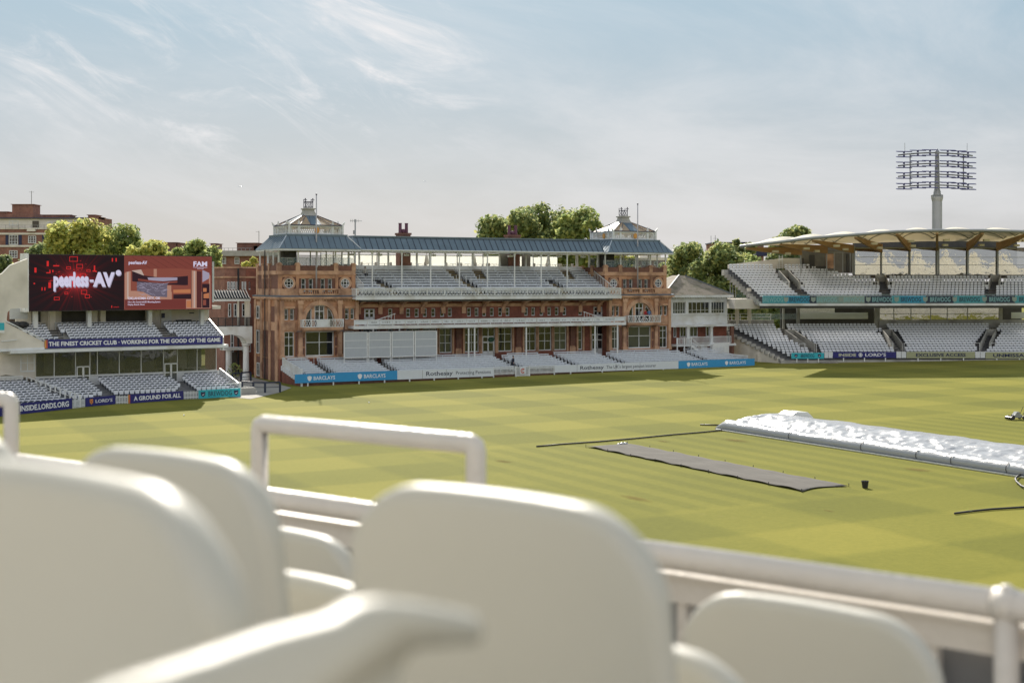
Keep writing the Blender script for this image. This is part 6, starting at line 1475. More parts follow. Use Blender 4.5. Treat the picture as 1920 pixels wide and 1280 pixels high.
st_('peerless-AV', 234, 269, 489.5, 498, .03); st_('FAM', 359.5, 387, 489.5, 499, .035); st_('First Americans Museum', 359.5, 387, 500, 501.8); st_('OKLAHOMA', 367, 380, 503, 504.2)
st_('OKLAHOMA CITY, OK', 232.5, 294.5, 557.5, 563.2, .02); st_('15m x 4m Curved dvLED Mounting System', 232.5, 294.5, 565.3, 569.3); st_('Display Brand: Absen', 232.5, 264.5, 570.3, 573.8)
# ---------------------------------------------------------------- the modern stand with the oak ribbed roof
g0 = ground(1757, 676.5); WAR = Frame(g0.x, g0.y, math.radians(5))
WZ = g0.z
ws = in_frame(WAR, 'grandstand', 'modern two tier stand with oak roof beams and white tip-up seats', 'grandstand', 0, 0, 0)
wx = lambda px, y: WAR.x(px, y); wz = lambda px, py, y: WAR.z(px, py, y)
XR = wx(1990, 3)
NL, LY0, LDY = 13, 1.1, .8
LZ0 = wz(1757, 659, LY0) - .83; LZ1 = wz(1757, 606, LY0+12*LDY) - .83; LDZ = (LZ1-LZ0)/12
lxl = lambda i: wx(1478 - (1478-1372)*min(i,12)/12, LY0+i*LDY)
q = MB()
for i in range(NL): q.box(lxl(i)-.6, XR, LY0+i*LDY-.25, LY0+(i+1)*LDY-.25, -1, LZ0+i*LDZ)
q.build('lower_tread', 'tread_dark', ws)
q = MB()
for i in range(NL): x = lxl(i); q.box(x-1.25, x-.6, LY0+i*LDY-.25, LY0+(i+1)*LDY+.3, LZ0+i*LDZ-.42, LZ0+i*LDZ+.02)
q.build('stepped_edge', 'concrete', ws)
q = MB(); ya_ = LY0-.4; yb2 = LY0+12*LDY+.6; xa, xb = lxl(0)-.9, lxl(12)-.9
q.add([(xa,ya_,-1),(xa,ya_,LZ0-.2),(xb,yb2,LZ1-.2),(xb,yb2,-1),(xa+.3,ya_,-1),(xa+.3,ya_,LZ0-.2),(xb+.3,yb2,LZ1-.2),(xb+.3,yb2,-1)], [(0,1,2,3),(7,6,5,4),(1,5,6,2),(0,3,7,4),(0,4,5,1)])
q.build('side_wall', 'cream_render', ws)
q = MB(); q.box(lxl(0)-1.2, XR, .35, .85, -1, wz(1757,676,.3)+.12); q.build('plinth', 'concrete', ws)
lais = [((1530,1466),), ((1693,1652),), ((1840,1864),)]
def ai(pb_, pt_, i, n, y): return wx(pb_ + (pt_-pb_)*i/n, y)
LA = [(1537,1462),(1692,1654),(1838,1866)]
for i in range(NL):
    y, z = LY0+i*LDY, LZ0+i*LDZ; cs = [ai(b, t, i, 12, y) for b, t in LA]; x = lxl(i); k = 0
    while x < XR - 1:
        d = min(abs(x-c) for c in cs); vom = 3 <= i <= 9
        if d > (1.35 if vom else .75): add_seat(WAR, x, y, z)
        x += .53
for b, t in LA:
    q = MB(); vq = MB(); hq = MB()
    for i in range(NL):
        y, z = LY0+i*LDY, LZ0+i*LDZ; x = ai(b, t, i, 12, y)
        if not 3 <= i <= 9: q.box(x-.6, x+.6, y-.25, y+.15, z, z+LDZ/2)
        else: q.box(x+.75, x+1.2, y-.25, y+.15, z, z+LDZ/2)
    x0_, x1_ = ai(b, t, 3, 12, LY0+3*LDY), ai(b, t, 9, 12, LY0+9*LDY); y0_, y1_ = LY0+3*LDY-.3, LY0+9*LDY; z0_, z1_ = LZ0+3*LDZ, LZ0+9*LDZ
    for s in (-.62, .62):
        vq.add([(x0_+s-.06,y0_,z0_-.3),(x0_+s-.06,y0_,z0_+.95),(x1_+s-.06,y1_,z1_+.9),(x1_+s-.06,y1_,z0_-.3),(x0_+s+.06,y0_,z0_-.3),(x0_+s+.06,y0_,z0_+.95),(x1_+s+.06,y1_,z1_+.9),(x1_+s+.06,y1_,z0_-.3)], [(0,1,2,3),(7,6,5,4),(1,5,6,2),(0,4,5,1),(3,2,6,7)])
    vq.box(x1_-.68,x1_+.68,y1_-.06,y1_+.06,z1_+.05,z1_+.95)
    for s in (-1.15, 1.15):
        for dx in (-.35, .35): hq.tube([(x0_+s+dx,y0_-.1,z0_-.2),(x0_+s+dx,y0_-.1,z0_+1.0)], .035, 6)
        hq.tube([(x0_+s-.35,y0_-.1,z0_+1.0),(x0_+s+.35,y0_-.1,z0_+1.0)], .035, 6)
    q.build('aisle_step', 'step_brown', ws); vq.build('vomitory_wall', 'concrete', ws); hq.build('hand_rail', 'white_metal', ws)
# ---- upper tier
NU, UY0, UDY = 14, 3.6, .8
UZ0 = wz(1757, 553.5, UY0) - .83; UZ8 = wz(1757, 517, UY0+8*UDY) - .83; UDZ = (UZ8-UZ0)/8
uxl = lambda i: wx(1432 - (1432-1370)*min(i,12)/12, UY0+i*UDY)
def uxr(i): return XR if i <= 8 else wx(1592 - (i-9)*19, UY0+i*UDY)
q = MB(); se = MB()
for i in range(NU):
    x = uxl(i); q.box(x-.4, uxr(i)+.3, UY0+i*UDY-.25, UY0+(i+1)*UDY-.25, UZ0+i*UDZ-.9, UZ0+i*UDZ); se.box(x-1.05, x-.4, UY0+i*UDY-.25, UY0+(i+1)*UDY+.25, UZ0+i*UDZ-.45, UZ0+i*UDZ+.02)
q.build('upper_tread', 'tread_dark', ws); se.build('stepped_edge', 'concrete', ws)
UA = [(1508,1462),(1663,1651),(1853,1868)]
q = MB(); vq = MB(); hq = MB(); dk = MB()
for i in range(NU):
    y, z = UY0+i*UDY, UZ0+i*UDZ; cs = [ai(b, t, i, 12 if n_ == 0 else 8, y) for n_, (b, t) in enumerate(UA)]; x = uxl(i)
    while x < uxr(i):
        dd_ = [abs(x-c) for c in cs]; ok = dd_[0] > (1.3 if 5 <= i <= 10 else .75) and all(d > (1.3 if i in (5,6,7,8) else .75) for d in dd_[1:])
        if ok: add_seat(WAR, x, y, z)
        x += .53
for n_, (b, t) in enumerate(UA):
    q = MB(); vq = MB(); hq = MB(); dk = MB()
    nn = 12 if n_ == 0 else 8; v0 = 5 ; v1 = 10 if n_ == 0 else 8
    for i in range(v0): y, z = UY0+i*UDY, UZ0+i*UDZ; x = ai(b,t,i,nn,y); q.box(x-.6,x+.6,y-.25,y+.15,z,z+UDZ/2)
    x0_, x1_ = ai(b,t,v0,nn,UY0+v0*UDY), ai(b,t,v1,nn,UY0+v1*UDY); y0_, y1_ = UY0+v0*UDY-.2, UY0+v1*UDY+.1; z0_, z1_ = UZ0+v0*UDZ, UZ0+v1*UDZ
    for s in (-.68, .68): vq.add([(x0_+s-.06,y0_,z0_-.1),(x0_+s-.06,y0_,z0_+1.0),(x1_+s-.06,y1_,z1_+.95),(x1_+s-.06,y1_,z0_-.1),(x0_+s+.06,y0_,z0_-.1),(x0_+s+.06,y0_,z0_+1.0),(x1_+s+.06,y1_,z1_+.95),(x1_+s+.06,y1_,z0_-.1)], [(0,1,2,3),(7,6,5,4),(1,5,6,2),(0,4,5,1),(3,2,6,7)])
    vq.box(x1_-.74,x1_+.74,y1_-.06,y1_+.06,z1_-.2,z1_+.95); dk.box(x1_-.62,x1_+.62,y1_-.3,y1_-.1,z0_-.1,z1_-.2)
    for s in (-1.2, 1.2):
        for dx in (-.38, 0, .38): hq.tube([(x0_+s+dx,y0_-.1,z0_-.1),(x0_+s+dx,y0_-.1,z0_+1.0)], .035, 6)
        for zz_ in (.55, 1.0): hq.tube([(x0_+s-.38,y0_-.1,z0_+zz_),(x0_+s+.38,y0_-.1,z0_+zz_)], .035, 6)
    q.build('aisle_step', 'step_brown', ws); vq.build('vomitory_wall', 'concrete', ws); hq.build('hand_rail', 'white_metal', ws); dk.build('vomitory_opening', 'interior_dark', ws)
# front slab, ribbon board
xs0 = wx(1424, 3)
q = MB(); q.box(xs0, XR, 2.75, 12, wz(1700,573,2.8), wz(1700,568.6,2.8)); q.build('tier_slab', 'white_paint', ws)
rb = in_frame(WAR, 'ribbon_board', 'long thin teal and dark ribbon board along the upper tier front', 'ribbon board', 0, 2.7, 0)
z0_, z1_ = wz(1700,568.2,2.7), wz(1700,554.5,2.7)
segs = [(1430,1474,'teal'),(1474,1518,'blue'),(1518,1531,'dark'),(1531,1580,'pale'),(1580,1621,'pale2'),(1621,1633,'dark'),(1633,1672,'dark'),(1672,1688,'teal'),(1688,1736,'blue'),(1736,1788,'dark'),(1788,1848,'teal'),(1848,1903,'dark'),(1903,1990,'teal')]
for n_, c in (('teal',(.05,.30,.36)),('blue',(.02,.28,.45)),('dark',(.012,.03,.06)),('pale',(.20,.30,.28)),('pale2',(.26,.33,.29))): mat('ribbon_'+n_, c, .35, .12, .5)
for a, b, c in segs: q = MB(); q.box(wx(a,2.7),wx(b,2.7),0,.12,z0_,z1_); q.build('panel', 'ribbon_'+c, rb)
mat('ribbon_ink', (.008,.02,.04), .4, .1, 2); mat('ribbon_ink_pale', (.22,.45,.47), .4, .1, 2)
for k, (px, m_) in enumerate(((1449,'ribbon_ink_pale'),(1499,'ribbon_ink'),(1550,'ribbon_ink_pale'),(1601,'ribbon_ink_pale'),(1654.5,'ribbon_ink_pale'),(1708,'ribbon_ink'),(1763,'ribbon_ink_pale'),(1818,'ribbon_ink'),(1874,'ribbon_ink_pale'),(1930,'ribbon_ink'))):
    w_ = wx(px+19,2.7)-wx(px-19,2.7); text('BREWDOG', w_, (z1_-z0_)*.66, m_, rb, (wx(px,2.7),-.01,(z0_+z1_)/2), .01)
for px in (1474,1525,1577,1628,1681,1735,1790,1846,1902): 
    x = wx(px,2.7); s_ = .36; q = MB(); q.prism([(x-s_*.9,(z0_+z1_)/2+s_),(x,(z0_+z1_)/2+s_*.8),(x+s_*.9,(z0_+z1_)/2+s_),(x+s_*.8,(z0_+z1_)/2-s_*.4),(x,(z0_+z1_)/2-s_),(x-s_*.8,(z0_+z1_)/2-s_*.4)], 'y', -.02, 0); q.build('emblem', 'ribbon_pale2', rb)
q = MB(); q.box(xs0, XR, 2.95, 2.97, z1_, z1_+.25); q.build('glass_guard', 'glass_rail', ws)
# left end of the upper tier: slab, columns, glass
q = MB(); q.box(wx(1366,8),wx(1428,8),4.5,14,wz(1390,578,8),wz(1390,560,8)); q.build('end_slab', 'cream_render', ws)
q = MB()
for px in (1382,1405): q = MB(); x = wx(px,11.8); q.tube([(x,11.8,LZ1-.5),(x,11.8,wz(px,578,11.8)+.2)], .3, 12); q.build('column', 'cream_render', ws)
MB().box(wx(1401,7),wx(1408,7),6.8,7.3,wz(1404,578,7),wz(1404,540,7)).build('column', 'cream_render', ws)
q = MB(); 
for px in (1369,1374,1379): q.box(wx(px,12)-.05,wx(px,12)+.05,11.9,12,wz(px,560,12),wz(px,515,12))
q.build('louvre', 'steel_grey', ws)
q = MB(); q.box(wx(1381,11),wx(1398,11),10.9,10.95,wz(1390,558,11),wz(1390,535,11)); q.build('glass_guard', 'glass_rail', ws)
# white wall behind the top rows at the end
q = MB(); q.prism([WAR.pix(px,py,15.2) for px,py in ((1365,504),(1365,496),(1470,484),(1502,484),(1502,503))], 'y', 15.2, 15.4); q.build('back_parapet', 'cream_render', ws)
q = MB()
for px in (1377,1388,1400,1412,1424,1436,1447,1458): q.box(wx(px,15.1)-.04,wx(px,15.1)+.04,15.05,15.12,wz(px,504,15.1),wz(px,495,15.1))
for k in range(2): x = wx(1461+6*k,15); q.tube([(x,15,wz(1464,504,15)),(x,15,wz(1464,478,15))], .05, 6)
for k in range(6): z = wz(1464,502-4*k,15); q.tube([(wx(1461,15),15,z),(wx(1467,15),15,z)], .035, 6)
q.build('ladder', 'white_metal', ws)
# ---- glazed level at the back of the upper tier
GY = UY0+8*UDY+1.6; gz0, gz1 = wz(1757,515,GY), wz(1757,466,GY)
posts = [1602,1651.5,1706,1760,1815,1871,1927,1985]
def ipane(a, b, m_): 
    f = MB(T((0,GY,0))); x0_, x1_ = wx(a,GY), wx(b,GY); f.box(x0_-.08,x0_+.08,-.1,.1,gz0,gz1+.3); f.box(x0_,x1_,-.06,.06,gz1-.05,gz1+.15); f.box(x0_,x1_,-.05,.05,gz0+(gz1-gz0)*.36,gz0+(gz1-gz0)*.38); f.box(x0_,x1_,-.05,.05,gz0+(gz1-gz0)*.66,gz0+(gz1-gz0)*.68)
    fo = f.build('window', 'steel_grey', ws); MB(T((0,GY,0))).box(x0_+.08,x1_-.08,0,.03,gz0,gz1).build('pane', m_, fo)
for k, (a, b) in enumerate(zip(posts, posts[1:])): ipane(a, b, 'pane_glossy')
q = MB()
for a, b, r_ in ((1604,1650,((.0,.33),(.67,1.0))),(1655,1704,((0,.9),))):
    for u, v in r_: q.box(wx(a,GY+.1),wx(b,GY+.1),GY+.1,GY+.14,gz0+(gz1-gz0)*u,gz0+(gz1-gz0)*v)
q.build('white_panel', 'panel_white', ws)  # white panels imitate the bright reflections in the first two panes
q = MB(); q.box(wx(1600,GY+5),XR,GY+5,GY+5.3,gz0-.5,gz1+1.5); q.build('room_wall', 'interior_dark', ws)
q = MB(); q.box(wx(1600,GY+.2),XR,GY+.1,GY+5,gz0-.4,gz0-.1); q.build('room_floor', 'step_brown', ws)
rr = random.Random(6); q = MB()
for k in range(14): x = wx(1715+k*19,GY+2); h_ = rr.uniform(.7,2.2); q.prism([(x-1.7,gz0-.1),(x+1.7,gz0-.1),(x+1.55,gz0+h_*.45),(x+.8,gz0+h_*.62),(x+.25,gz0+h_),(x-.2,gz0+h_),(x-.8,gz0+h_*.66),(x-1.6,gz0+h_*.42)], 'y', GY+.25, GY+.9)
q.build('reflection_shape', 'panel_white', ws)  # white mounds imitate tent reflections in the lower half of the glass
# left rooms under the roof: doors, bars, panels
q = MB(); x0_, x1_ = wx(1502,GY+3), wx(1602,GY+3); q.box(x0_,x1_,GY+3.2,GY+3.5,wz(1550,512,GY+3),wz(1550,462,GY+3)); q.build('room_wall', 'interior_mid', ws)
q = MB(); q.box(wx(1549,GY+2.9),wx(1566,GY+2.9),GY+3.0,GY+3.15,wz(1550,503,GY+3),wz(1550,476,GY+3)); q.build('room_panel', 'pale_terracotta', ws)
q = MB(); q.box(wx(1519,GY+2.9),wx(1528,GY+2.9),GY+3.0,GY+3.15,wz(1550,502,GY+3),wz(1550,478,GY+3)); q.box(wx(1508,GY+2),wx(1548,GY+2),GY+1.6,GY+2.2,wz(1550,507,GY+2),wz(1550,499,GY+2)); q.box(wx(1502,GY+2.9),wx(1507,GY+2.9),GY+2.8,GY+3.15,wz(1550,503,GY+3),wz(1550,484,GY+3)); q.box(wx(1588,GY+2.9),wx(1596,GY+2.9),GY+2.8,GY+3.15,wz(1590,512,GY+3),wz(1590,476,GY+3)); q.build('bar_counter', 'interior_dark', ws)
q = MB(); [q.box(wx(px,GY+1)-.06,wx(px,GY+1)+.06,GY+.9,GY+1.02,wz(px,512,GY+1),wz(px,472,GY+1)) for px in (1564,1580,1594)]; q.box(wx(1552,GY+1),wx(1600,GY+1),GY+.9,GY+1.02,wz(1580,474,GY+1),wz(1580,472.5,GY+1)); q.build('glazing_bar', 'steel_grey', ws)
# ---- level under the upper tier
BYY = LY0+NL*LDY+.6
z0_, z1_ = wz(1757,599,BYY), wz(1757,573,BYY)
q = MB(); q.box(wx(1460,BYY+4),XR,BYY+3,BYY+3.3,LZ1-1,z1_+1.2); q.build('room_wall', 'interior_dark', ws)
q = MB(); q.box(wx(1648,BYY-.3),XR,BYY-.4,BYY-.2,LZ1-1,z0_-.02); q.build('box_front', 'concrete', ws)
for a, b in ((1649,1676),(1676,1708),(1708,1745),(1745,1776),(1776,1814),(1814,1873)):
    x0_, x1_ = wx(a,BYY), wx(b,BYY); f = MB(T((0,BYY,0))); f.box(x0_-.05,x0_+.05,-.05,.05,z0_,z1_+.3); f.box(x0_,x1_,-.04,.04,z0_+.78,z0_+.86); fo = f.build('window', 'steel_grey', ws); MB(T((0,BYY,0))).box(x0_+.05,x1_-.05,0,.02,z0_,z1_+.2).build('pane', 'pane_mirror', fo)
q = MB(); q.box(wx(1815,BYY+1),wx(1872,BYY+1),BYY+.6,BYY+.7,z0_+.85,z1_); q.box(wx(1500,BYY+1.5),wx(1565,BYY+1.5),BYY+1.5,BYY+1.6,z0_+.9,z1_+.1); q.build('white_panel', 'panel_white', ws)
q = MB(); q.box(wx(1500,BYY+.3),wx(1627,BYY+.3),BYY+.2,BYY+.3,wz(1560,598,BYY),wz(1560,586,BYY)); q.box(wx(1896,BYY+.3),XR,BYY+.2,BYY+.3,wz(1560,598,BYY),wz(1560,586,BYY)); q.build('glass_front', 'frosted_screen', ws)
[MB().box(wx(px,BYY),wx(px,BYY)+w_,BYY-.1,BYY+.3,LZ1-.5,z1_+.6).build('column', 'concrete', ws) for px, w_ in ((1494,.42),(1640,.6),(1873,.5))]; MB().box(wx(1475,BYY),wx(1478.5,BYY),BYY+2,BYY+2.3,LZ1,z1_+.6).build('column', 'concrete', ws)
q = MB(); 
for px in (1366,1372,1388,1409,1445): q.box(wx(px,BYY-.4)-.05,wx(px,BYY-.4)+.05,BYY-.45,BYY-.35,LZ1,wz(px,588,BYY))
for py in (588,594): q.box(wx(1364,BYY-.4),wx(1446,BYY-.4),BYY-.44,BYY-.36,wz(1400,py,BYY)-.04,wz(1400,py,BYY)+.04)
q.build('hand_rail', 'white_metal', ws)
q = MB(); q.box(wx(1364,BYY-.2),wx(1450,BYY-.2),BYY-.5,BYY+.2,LZ1-.9,wz(1400,600,BYY)); q.build('rear_kerb', 'concrete', ws)
q = MB(); q.box(wx(1409,BYY),wx(1496,BYY),BYY-.05,BYY-.02,wz(1400,599,BYY),wz(1400,588,BYY)); q.build('glass_guard', 'glass_rail', ws)
# ---- roof: oak beams and scalloped fabric
front = [(1398,461,-1),(1462,454,-2),(1523,446.5,-2.6),(1603,440.5,-3),(1681,434.5,-3),(1757,432.5,-3),(1843,432.5,-3),(1925,434.5,-3),(2005,438,-3)]
back = [(1502,472),(1550,469),(1599,468),(1653,467),(1706,465),(1757,464),(1814,464),(1870,464),(1925,466)]
FR = []; BK = []
for (px, py, y), (bx_, by_) in zip(front, back):
    a = WAR.pix(px, py, y); FR.append(Vector((a[0], y, a[1]))); b = WAR.pix(bx_, by_, GY-.2); BK.append(Vector((b[0], GY-.2, b[1])))
for k in range(len(FR)):
    f, b = FR[k], BK[k]; q = MB(); d = (b-f); s_ = Vector((d.y,-d.x,0)).normalized()*.16; f2 = f + d*.03
    rings = []
    for t, hh in ((.02,.25),(.3,.62),(.65,.95),(1.0,1.15)):
        p = f.lerp(b, t); top = p.z - .25 + (0 if t < .9 else .05); top = f.z + (b.z + .9 - f.z)*t - .22; rings.append([(p.x-s_.x,p.y-s_.y,top),(p.x+s_.x,p.y+s_.y,top),(p.x+s_.x,p.y+s_.y,top-hh),(p.x-s_.x,p.y-s_.y,top-hh)])
    q.loft(rings); q.build('beam', 'oak_glulam', ws)
    q = MB(); q.tube([(b.x,b.y,b.z+.7),(b.x,b.y,gz0)], .09, 8); q.build('roof_post', 'steel_grey', ws)
    if k % 1 == 0:
        q = MB(); p = f.lerp(b,.35); q.box(p.x+.9,p.x+1.7,p.y-.2,p.y+.3,p.z-.6,p.z-.3); p = f.lerp(b,.6); q.box(p.x+.8,p.x+1.5,p.y-.2,p.y+.3,p.z-.7,p.z-.4); q.build('roof_lamp', 'cream_render', ws)
ext = FR[0] + Vector((-1.0, 8, -1.1)); extb = BK[0] + Vector((-6, 4, .3))
FA_ = [FR[0]+Vector((-.5,.8,-.08))] + FR; BA_ = [BK[0]+Vector((-4.0,1.0,.2))] + BK
rg = []; ns = 10
for k in range(len(FA_)-1):
    for j in range(ns if k < len(FA_)-2 else ns+1):
        u = j/ns; f = FA_[k].lerp(FA_[k+1], u); b = BA_[k].lerp(BA_[k+1], u); b = b + Vector((0,2.5,.9)); row = []
        for i in range(13):
            t = i/12; p = f.lerp(b, t); bump = (.95 if k else .4)*math.sin(PI*u)**.8*math.sin(PI*min(1,t*1.05))**.8; row.append((p.x, p.y, p.z + bump + .05))
        rg.append(row)
q = MB(); q.loft(rg, cap=False, closed=False); o = q.build('roof_fabric', 'roof_fabric', ws, True); md = o.modifiers.new('thick','SOLIDIFY'); md.thickness = .06
q = MB(); q.tube([p+Vector((0,-.05,.02)) for p in FA_], .2, 8); q.build('roof_edge', 'steel_grey', ws, True)
q = MB()
for k in range(len(FA_)-1):
    for t in (.3,.62):
        pts = [];
        for j in range(9): u = j/8; f = FA_[k].lerp(FA_[k+1],u); b = BA_[k].lerp(BA_[k+1],u)+Vector((0,2.5,.9)); p = f.lerp(b,t); pts.append((p.x,p.y,p.z+(.92 if k else .4)*math.sin(PI*u)**.8*math.sin(PI*t)**.8-.1))
        q.tube(pts, .07, 6)
q.build('roof_hoop', 'steel_grey', ws, True)
# ---- boards along the boundary
for a, b, t_, b__, m_, lb, words, kw in (
    (1484,1545,661.3,672.3,'sign_teal','teal board with two dark shields at the end of the modern stand',[('BREWDOG',.29,.70,.62,'ink_navy',.005)],{}),
    (1562,1680,659.5,670.8,'sign_navy','navy board with pale lettering and a round white emblem, below the modern stand',[('INSIDE',.09,.365,.5,'ink_pale',.03),('LORD\u2019S',.51,.84,.52,'ink_white',.02)],{}),
    (1700,1828,659.3,671.3,'sign_khaki','khaki board between white gates below the modern stand',[('EXCLUSIVE ACCESS',.135,.865,.52,'ink_navy',.03)],{}),
    (1848,1975,659.8,672.2,'sign_khaki','khaki board cut off by the edge of the view, below the modern stand',[('UNMISSABLE MOMENTS',.11,1.25,.52,'ink_navy',.03)],{})):
    if 'UNMISS' in words[0][0]: words = [('UNMISSABLE',.11,.74,.52,'ink_navy',.03)]
    r_, w, h = banner(WAR, a, b, .3, t_, b__, t_, b__, m_, lb, words, legs=3)
    if m_ == 'sign_teal':
        for u in (.14,.86):
            q = MB(); s_ = h*.3; x = w*(u-.5); q.prism([(x-s_*.9,h*.5+s_),(x,h*.5+s_*.8),(x+s_*.9,h*.5+s_),(x+s_*.8,h*.5-s_*.4),(x,h*.5-s_),(x-s_*.8,h*.5-s_*.4)], 'y', -.01, 0); o = q.build('emblem', 'ink_navy', r_)
            q = MB(); q.prism([(x-s_*.5,h*.5+s_*.1),(x,h*.5-s_*.1),(x+s_*.5,h*.5+s_*.3),(x,h*.5-s_*.5)], 'y', -.014, -.011); q.build('mark', 'ink_white', o)
    if 'emblem' in lb:
        q = MB(); x = w*(.435-.5); rg = [[(x+r0*math.cos(a_),-.01,h*.5+r0*math.sin(a_)) for r0 in (h*.33,h*.24)] for a_ in [2*PI*i/20 for i in range(21)]]; q.loft(rg, cap=False, closed=False)
        for dz in (-.12,.0,.12): q.box(x-h*.17,x+h*.17,-.012,-.008,h*(.5+dz)-.03,h*(.5+dz)+.03)
        q.box(x-.04,x+.04,-.014,-.01,h*.28,h*.72); q.build('emblem', 'ink_white', r_)
for a, b, lb in ((1546,1561,'white boundary gate between the teal and the navy board'),(1681,1699,'white boundary gate between the navy and the khaki board'),(1829,1847,'white boundary gate between the two khaki boards')):
    x0_, x1_ = wx(a,.32), wx(b,.32); r_ = in_frame(WAR, 'gate', lb, 'gate', (x0_+x1_)/2, .32, wz(a,671,.3)); w = x1_-x0_; h = wz(a,659,.3)-wz(a,671,.3)
    MB().box(-w/2,-.03,0,.06,0,h).build('leaf', 'white_paint', r_); MB().box(.03,w/2,0,.06,0,h).build('leaf', 'white_paint', r_)
q = MB(); x = wx(1552,-.2); q.prism([(-1.1,0),(1.1,0),(1.1,.25),(-1.1,.1)], 'y', -.6, .1); tag(q.build('ramp', 'paving', loc=WAR.w(x,-.4,gz(*WAR.w(x,0).xy)), rotz=WAR.a), 'small wooden ramp below the white boundary gate', 'ramp')
q = MB(); a, b = wx(1419,5), wx(1437,5); q.box(a,b,4.6,5.2,-.3,wz(1425,663,5)); q.box(a+.06,(a+b)/2-.03,4.56,4.6,.2,wz(1425,664,5)); q.build('service_box', 'cream_render', ws)
# ---- floodlight mast behind the stand
MY = 21; mx_ = wx(1757, MY); r_ = in_frame(WAR, 'floodlight', 'tall grey floodlight mast with four curved rows of lamps above the oak roof', 'floodlight', mx_, MY, 0)
mz = lambda py: wz(1757, py, MY); k_ = (wx(1767,MY)-wx(1757,MY))/10.0
q = MB(); q.lathe([(9.2*k_,0),(8.9*k_,mz(378)),(10.6*k_,mz(371)),(10.6*k_,mz(369))], n=18); q.build('lower_shaft', 'mast_grey', r_)
q = MB(); q.lathe([(7.8*k_,mz(369)),(6.4*k_,mz(361)),(6.8*k_,mz(361)),(5.4*k_,mz(356)),(4.8*k_,mz(353)),(3.6*k_,mz(286)),(4.4*k_,mz(285)),(3.4*k_,mz(283)),(.8*k_,mz(279))], n=16); q.build('upper_shaft', 'mast_grey', r_)
q = MB(); 
for i in range(18): a = 2*PI*i/18; q.box(10*k_*math.cos(a)-.04,10*k_*math.cos(a)+.04,10*k_*math.sin(a)-.04,10*k_*math.sin(a)+.04,mz(370),mz(366))
q.tube([(10*k_*math.cos(2*PI*i/18),10*k_*math.sin(2*PI*i/18),mz(366)) for i in range(19)], .05, 6); q.build('gallery_rail', 'steel_grey', r_)
arr = []
for row, py in enumerate((288,308,328,348)):
    q = MB(); Wd = 70*k_; pts = [];
    for j in range(13): u = -1+2*j/12; pts.append((u*Wd, -.9+1.6*u*u, mz(py) + .12*(-u) - .35*u*u*(1 if u < 0 else .25)))
    q.tube(pts, .11, 6); q.build('cross_arm', 'steel_grey', r_)
    for j, u in enumerate((-.87,-.55,-.25,.22,.53,.84)):
        for dz in (.42, -.38):
            q = MB(); x = u*Wd; y = -1.0+1.6*u*u; z = mz(py) + .12*(-u) - .35*u*u*(1 if u < 0 else .25) + dz
            for s in (-.62, .62): q.loft([[(x+s-.52,y-.35,z-.10),(x+s+.52,y-.35,z-.10),(x+s+.52,y+.3,z+.02),(x+s-.52,y+.3,z+.02)],[(x+s-.48,y-.35,z+.02),(x+s+.48,y-.35,z+.02),(x+s+.48,y+.3,z+.13),(x+s-.48,y+.3,z+.13)]])
            q.box(x-.12,x+.12,y-.1,y+.1,z-.28 if dz > 0 else z-.05,z+.05 if dz > 0 else z+.3); q.build('lamp', 'lamp_blue', r_)
q = MB()
for x in (-50*k_, 50*k_): q.tube([(x,.1,mz(349)),(x,.1,mz(289))], .09, 6); q.tube([(x*1.17,.4,mz(289)),(x*1.17,.4,mz(268))], .03, 6)
q.build('tie_rod', 'steel_grey', r_)
# ---------------------------------------------------------------- trees
def at(px, py, Y): return Vector(((px-960)/FPX*Y, Y, CAMH-(py-HZ)/FPX*Y))
def crown_mesh(seed, rx, rz, zc, leaf, n, lobes=16, ry=None):
    rr = random.Random(seed); q = MB(); ry = ry or rx; L_ = []
    for k in range(lobes):
        a = rr.uniform(0, 2*PI); e = rr.uniform(-.75, .98); s = math.sqrt(1-min(.97,abs(e))**3.2)*rr.uniform(.4,.88)
        L_.append((Vector((s*math.cos(a)*rx*1.06, s*math.sin(a)*ry*1.06, zc+e*rz*.78)), rr.uniform(.20,.40)*min(rx,rz)))
    tot = sum(r*r for _, r in L_)
    for c, r in L_:
        m = int(n*r*r/tot)
        for _ in range(m):
            d = Vector((rr.gauss(0,1), rr.gauss(0,1), rr.gauss(0,1)+.25)).normalized()
            rad = r*(1.05-.6*rr.random()**1.8)*(1+.38*noise.noise(d*2.3+c))
            p = c + d*rad + Vector((rr.gauss(0,.12), rr.gauss(0,.12), rr.gauss(0,.1)))*r*.6
            nrm = (d + Vector((rr.gauss(0,.6), rr.gauss(0,.6), rr.gauss(0,.6)+.2))).normalized(); u = nrm.orthogonal().normalized(); v = nrm.cross(u); ang = rr.uniform(0, 2*PI)
            u, v = u*math.cos(ang)+v*math.sin(ang), v*math.cos(ang)-u*math.sin(ang); s = leaf*rr.uniform(.6,1.3)
            o = len(q.v); q.v += [tuple(p+u*s), tuple(p+v*s*.62+nrm*s*.15), tuple(p-u*s), tuple(p-v*s*.62+nrm*s*.15)]; q.f.append((o,o+1,o+2,o+3))
    return q, L_
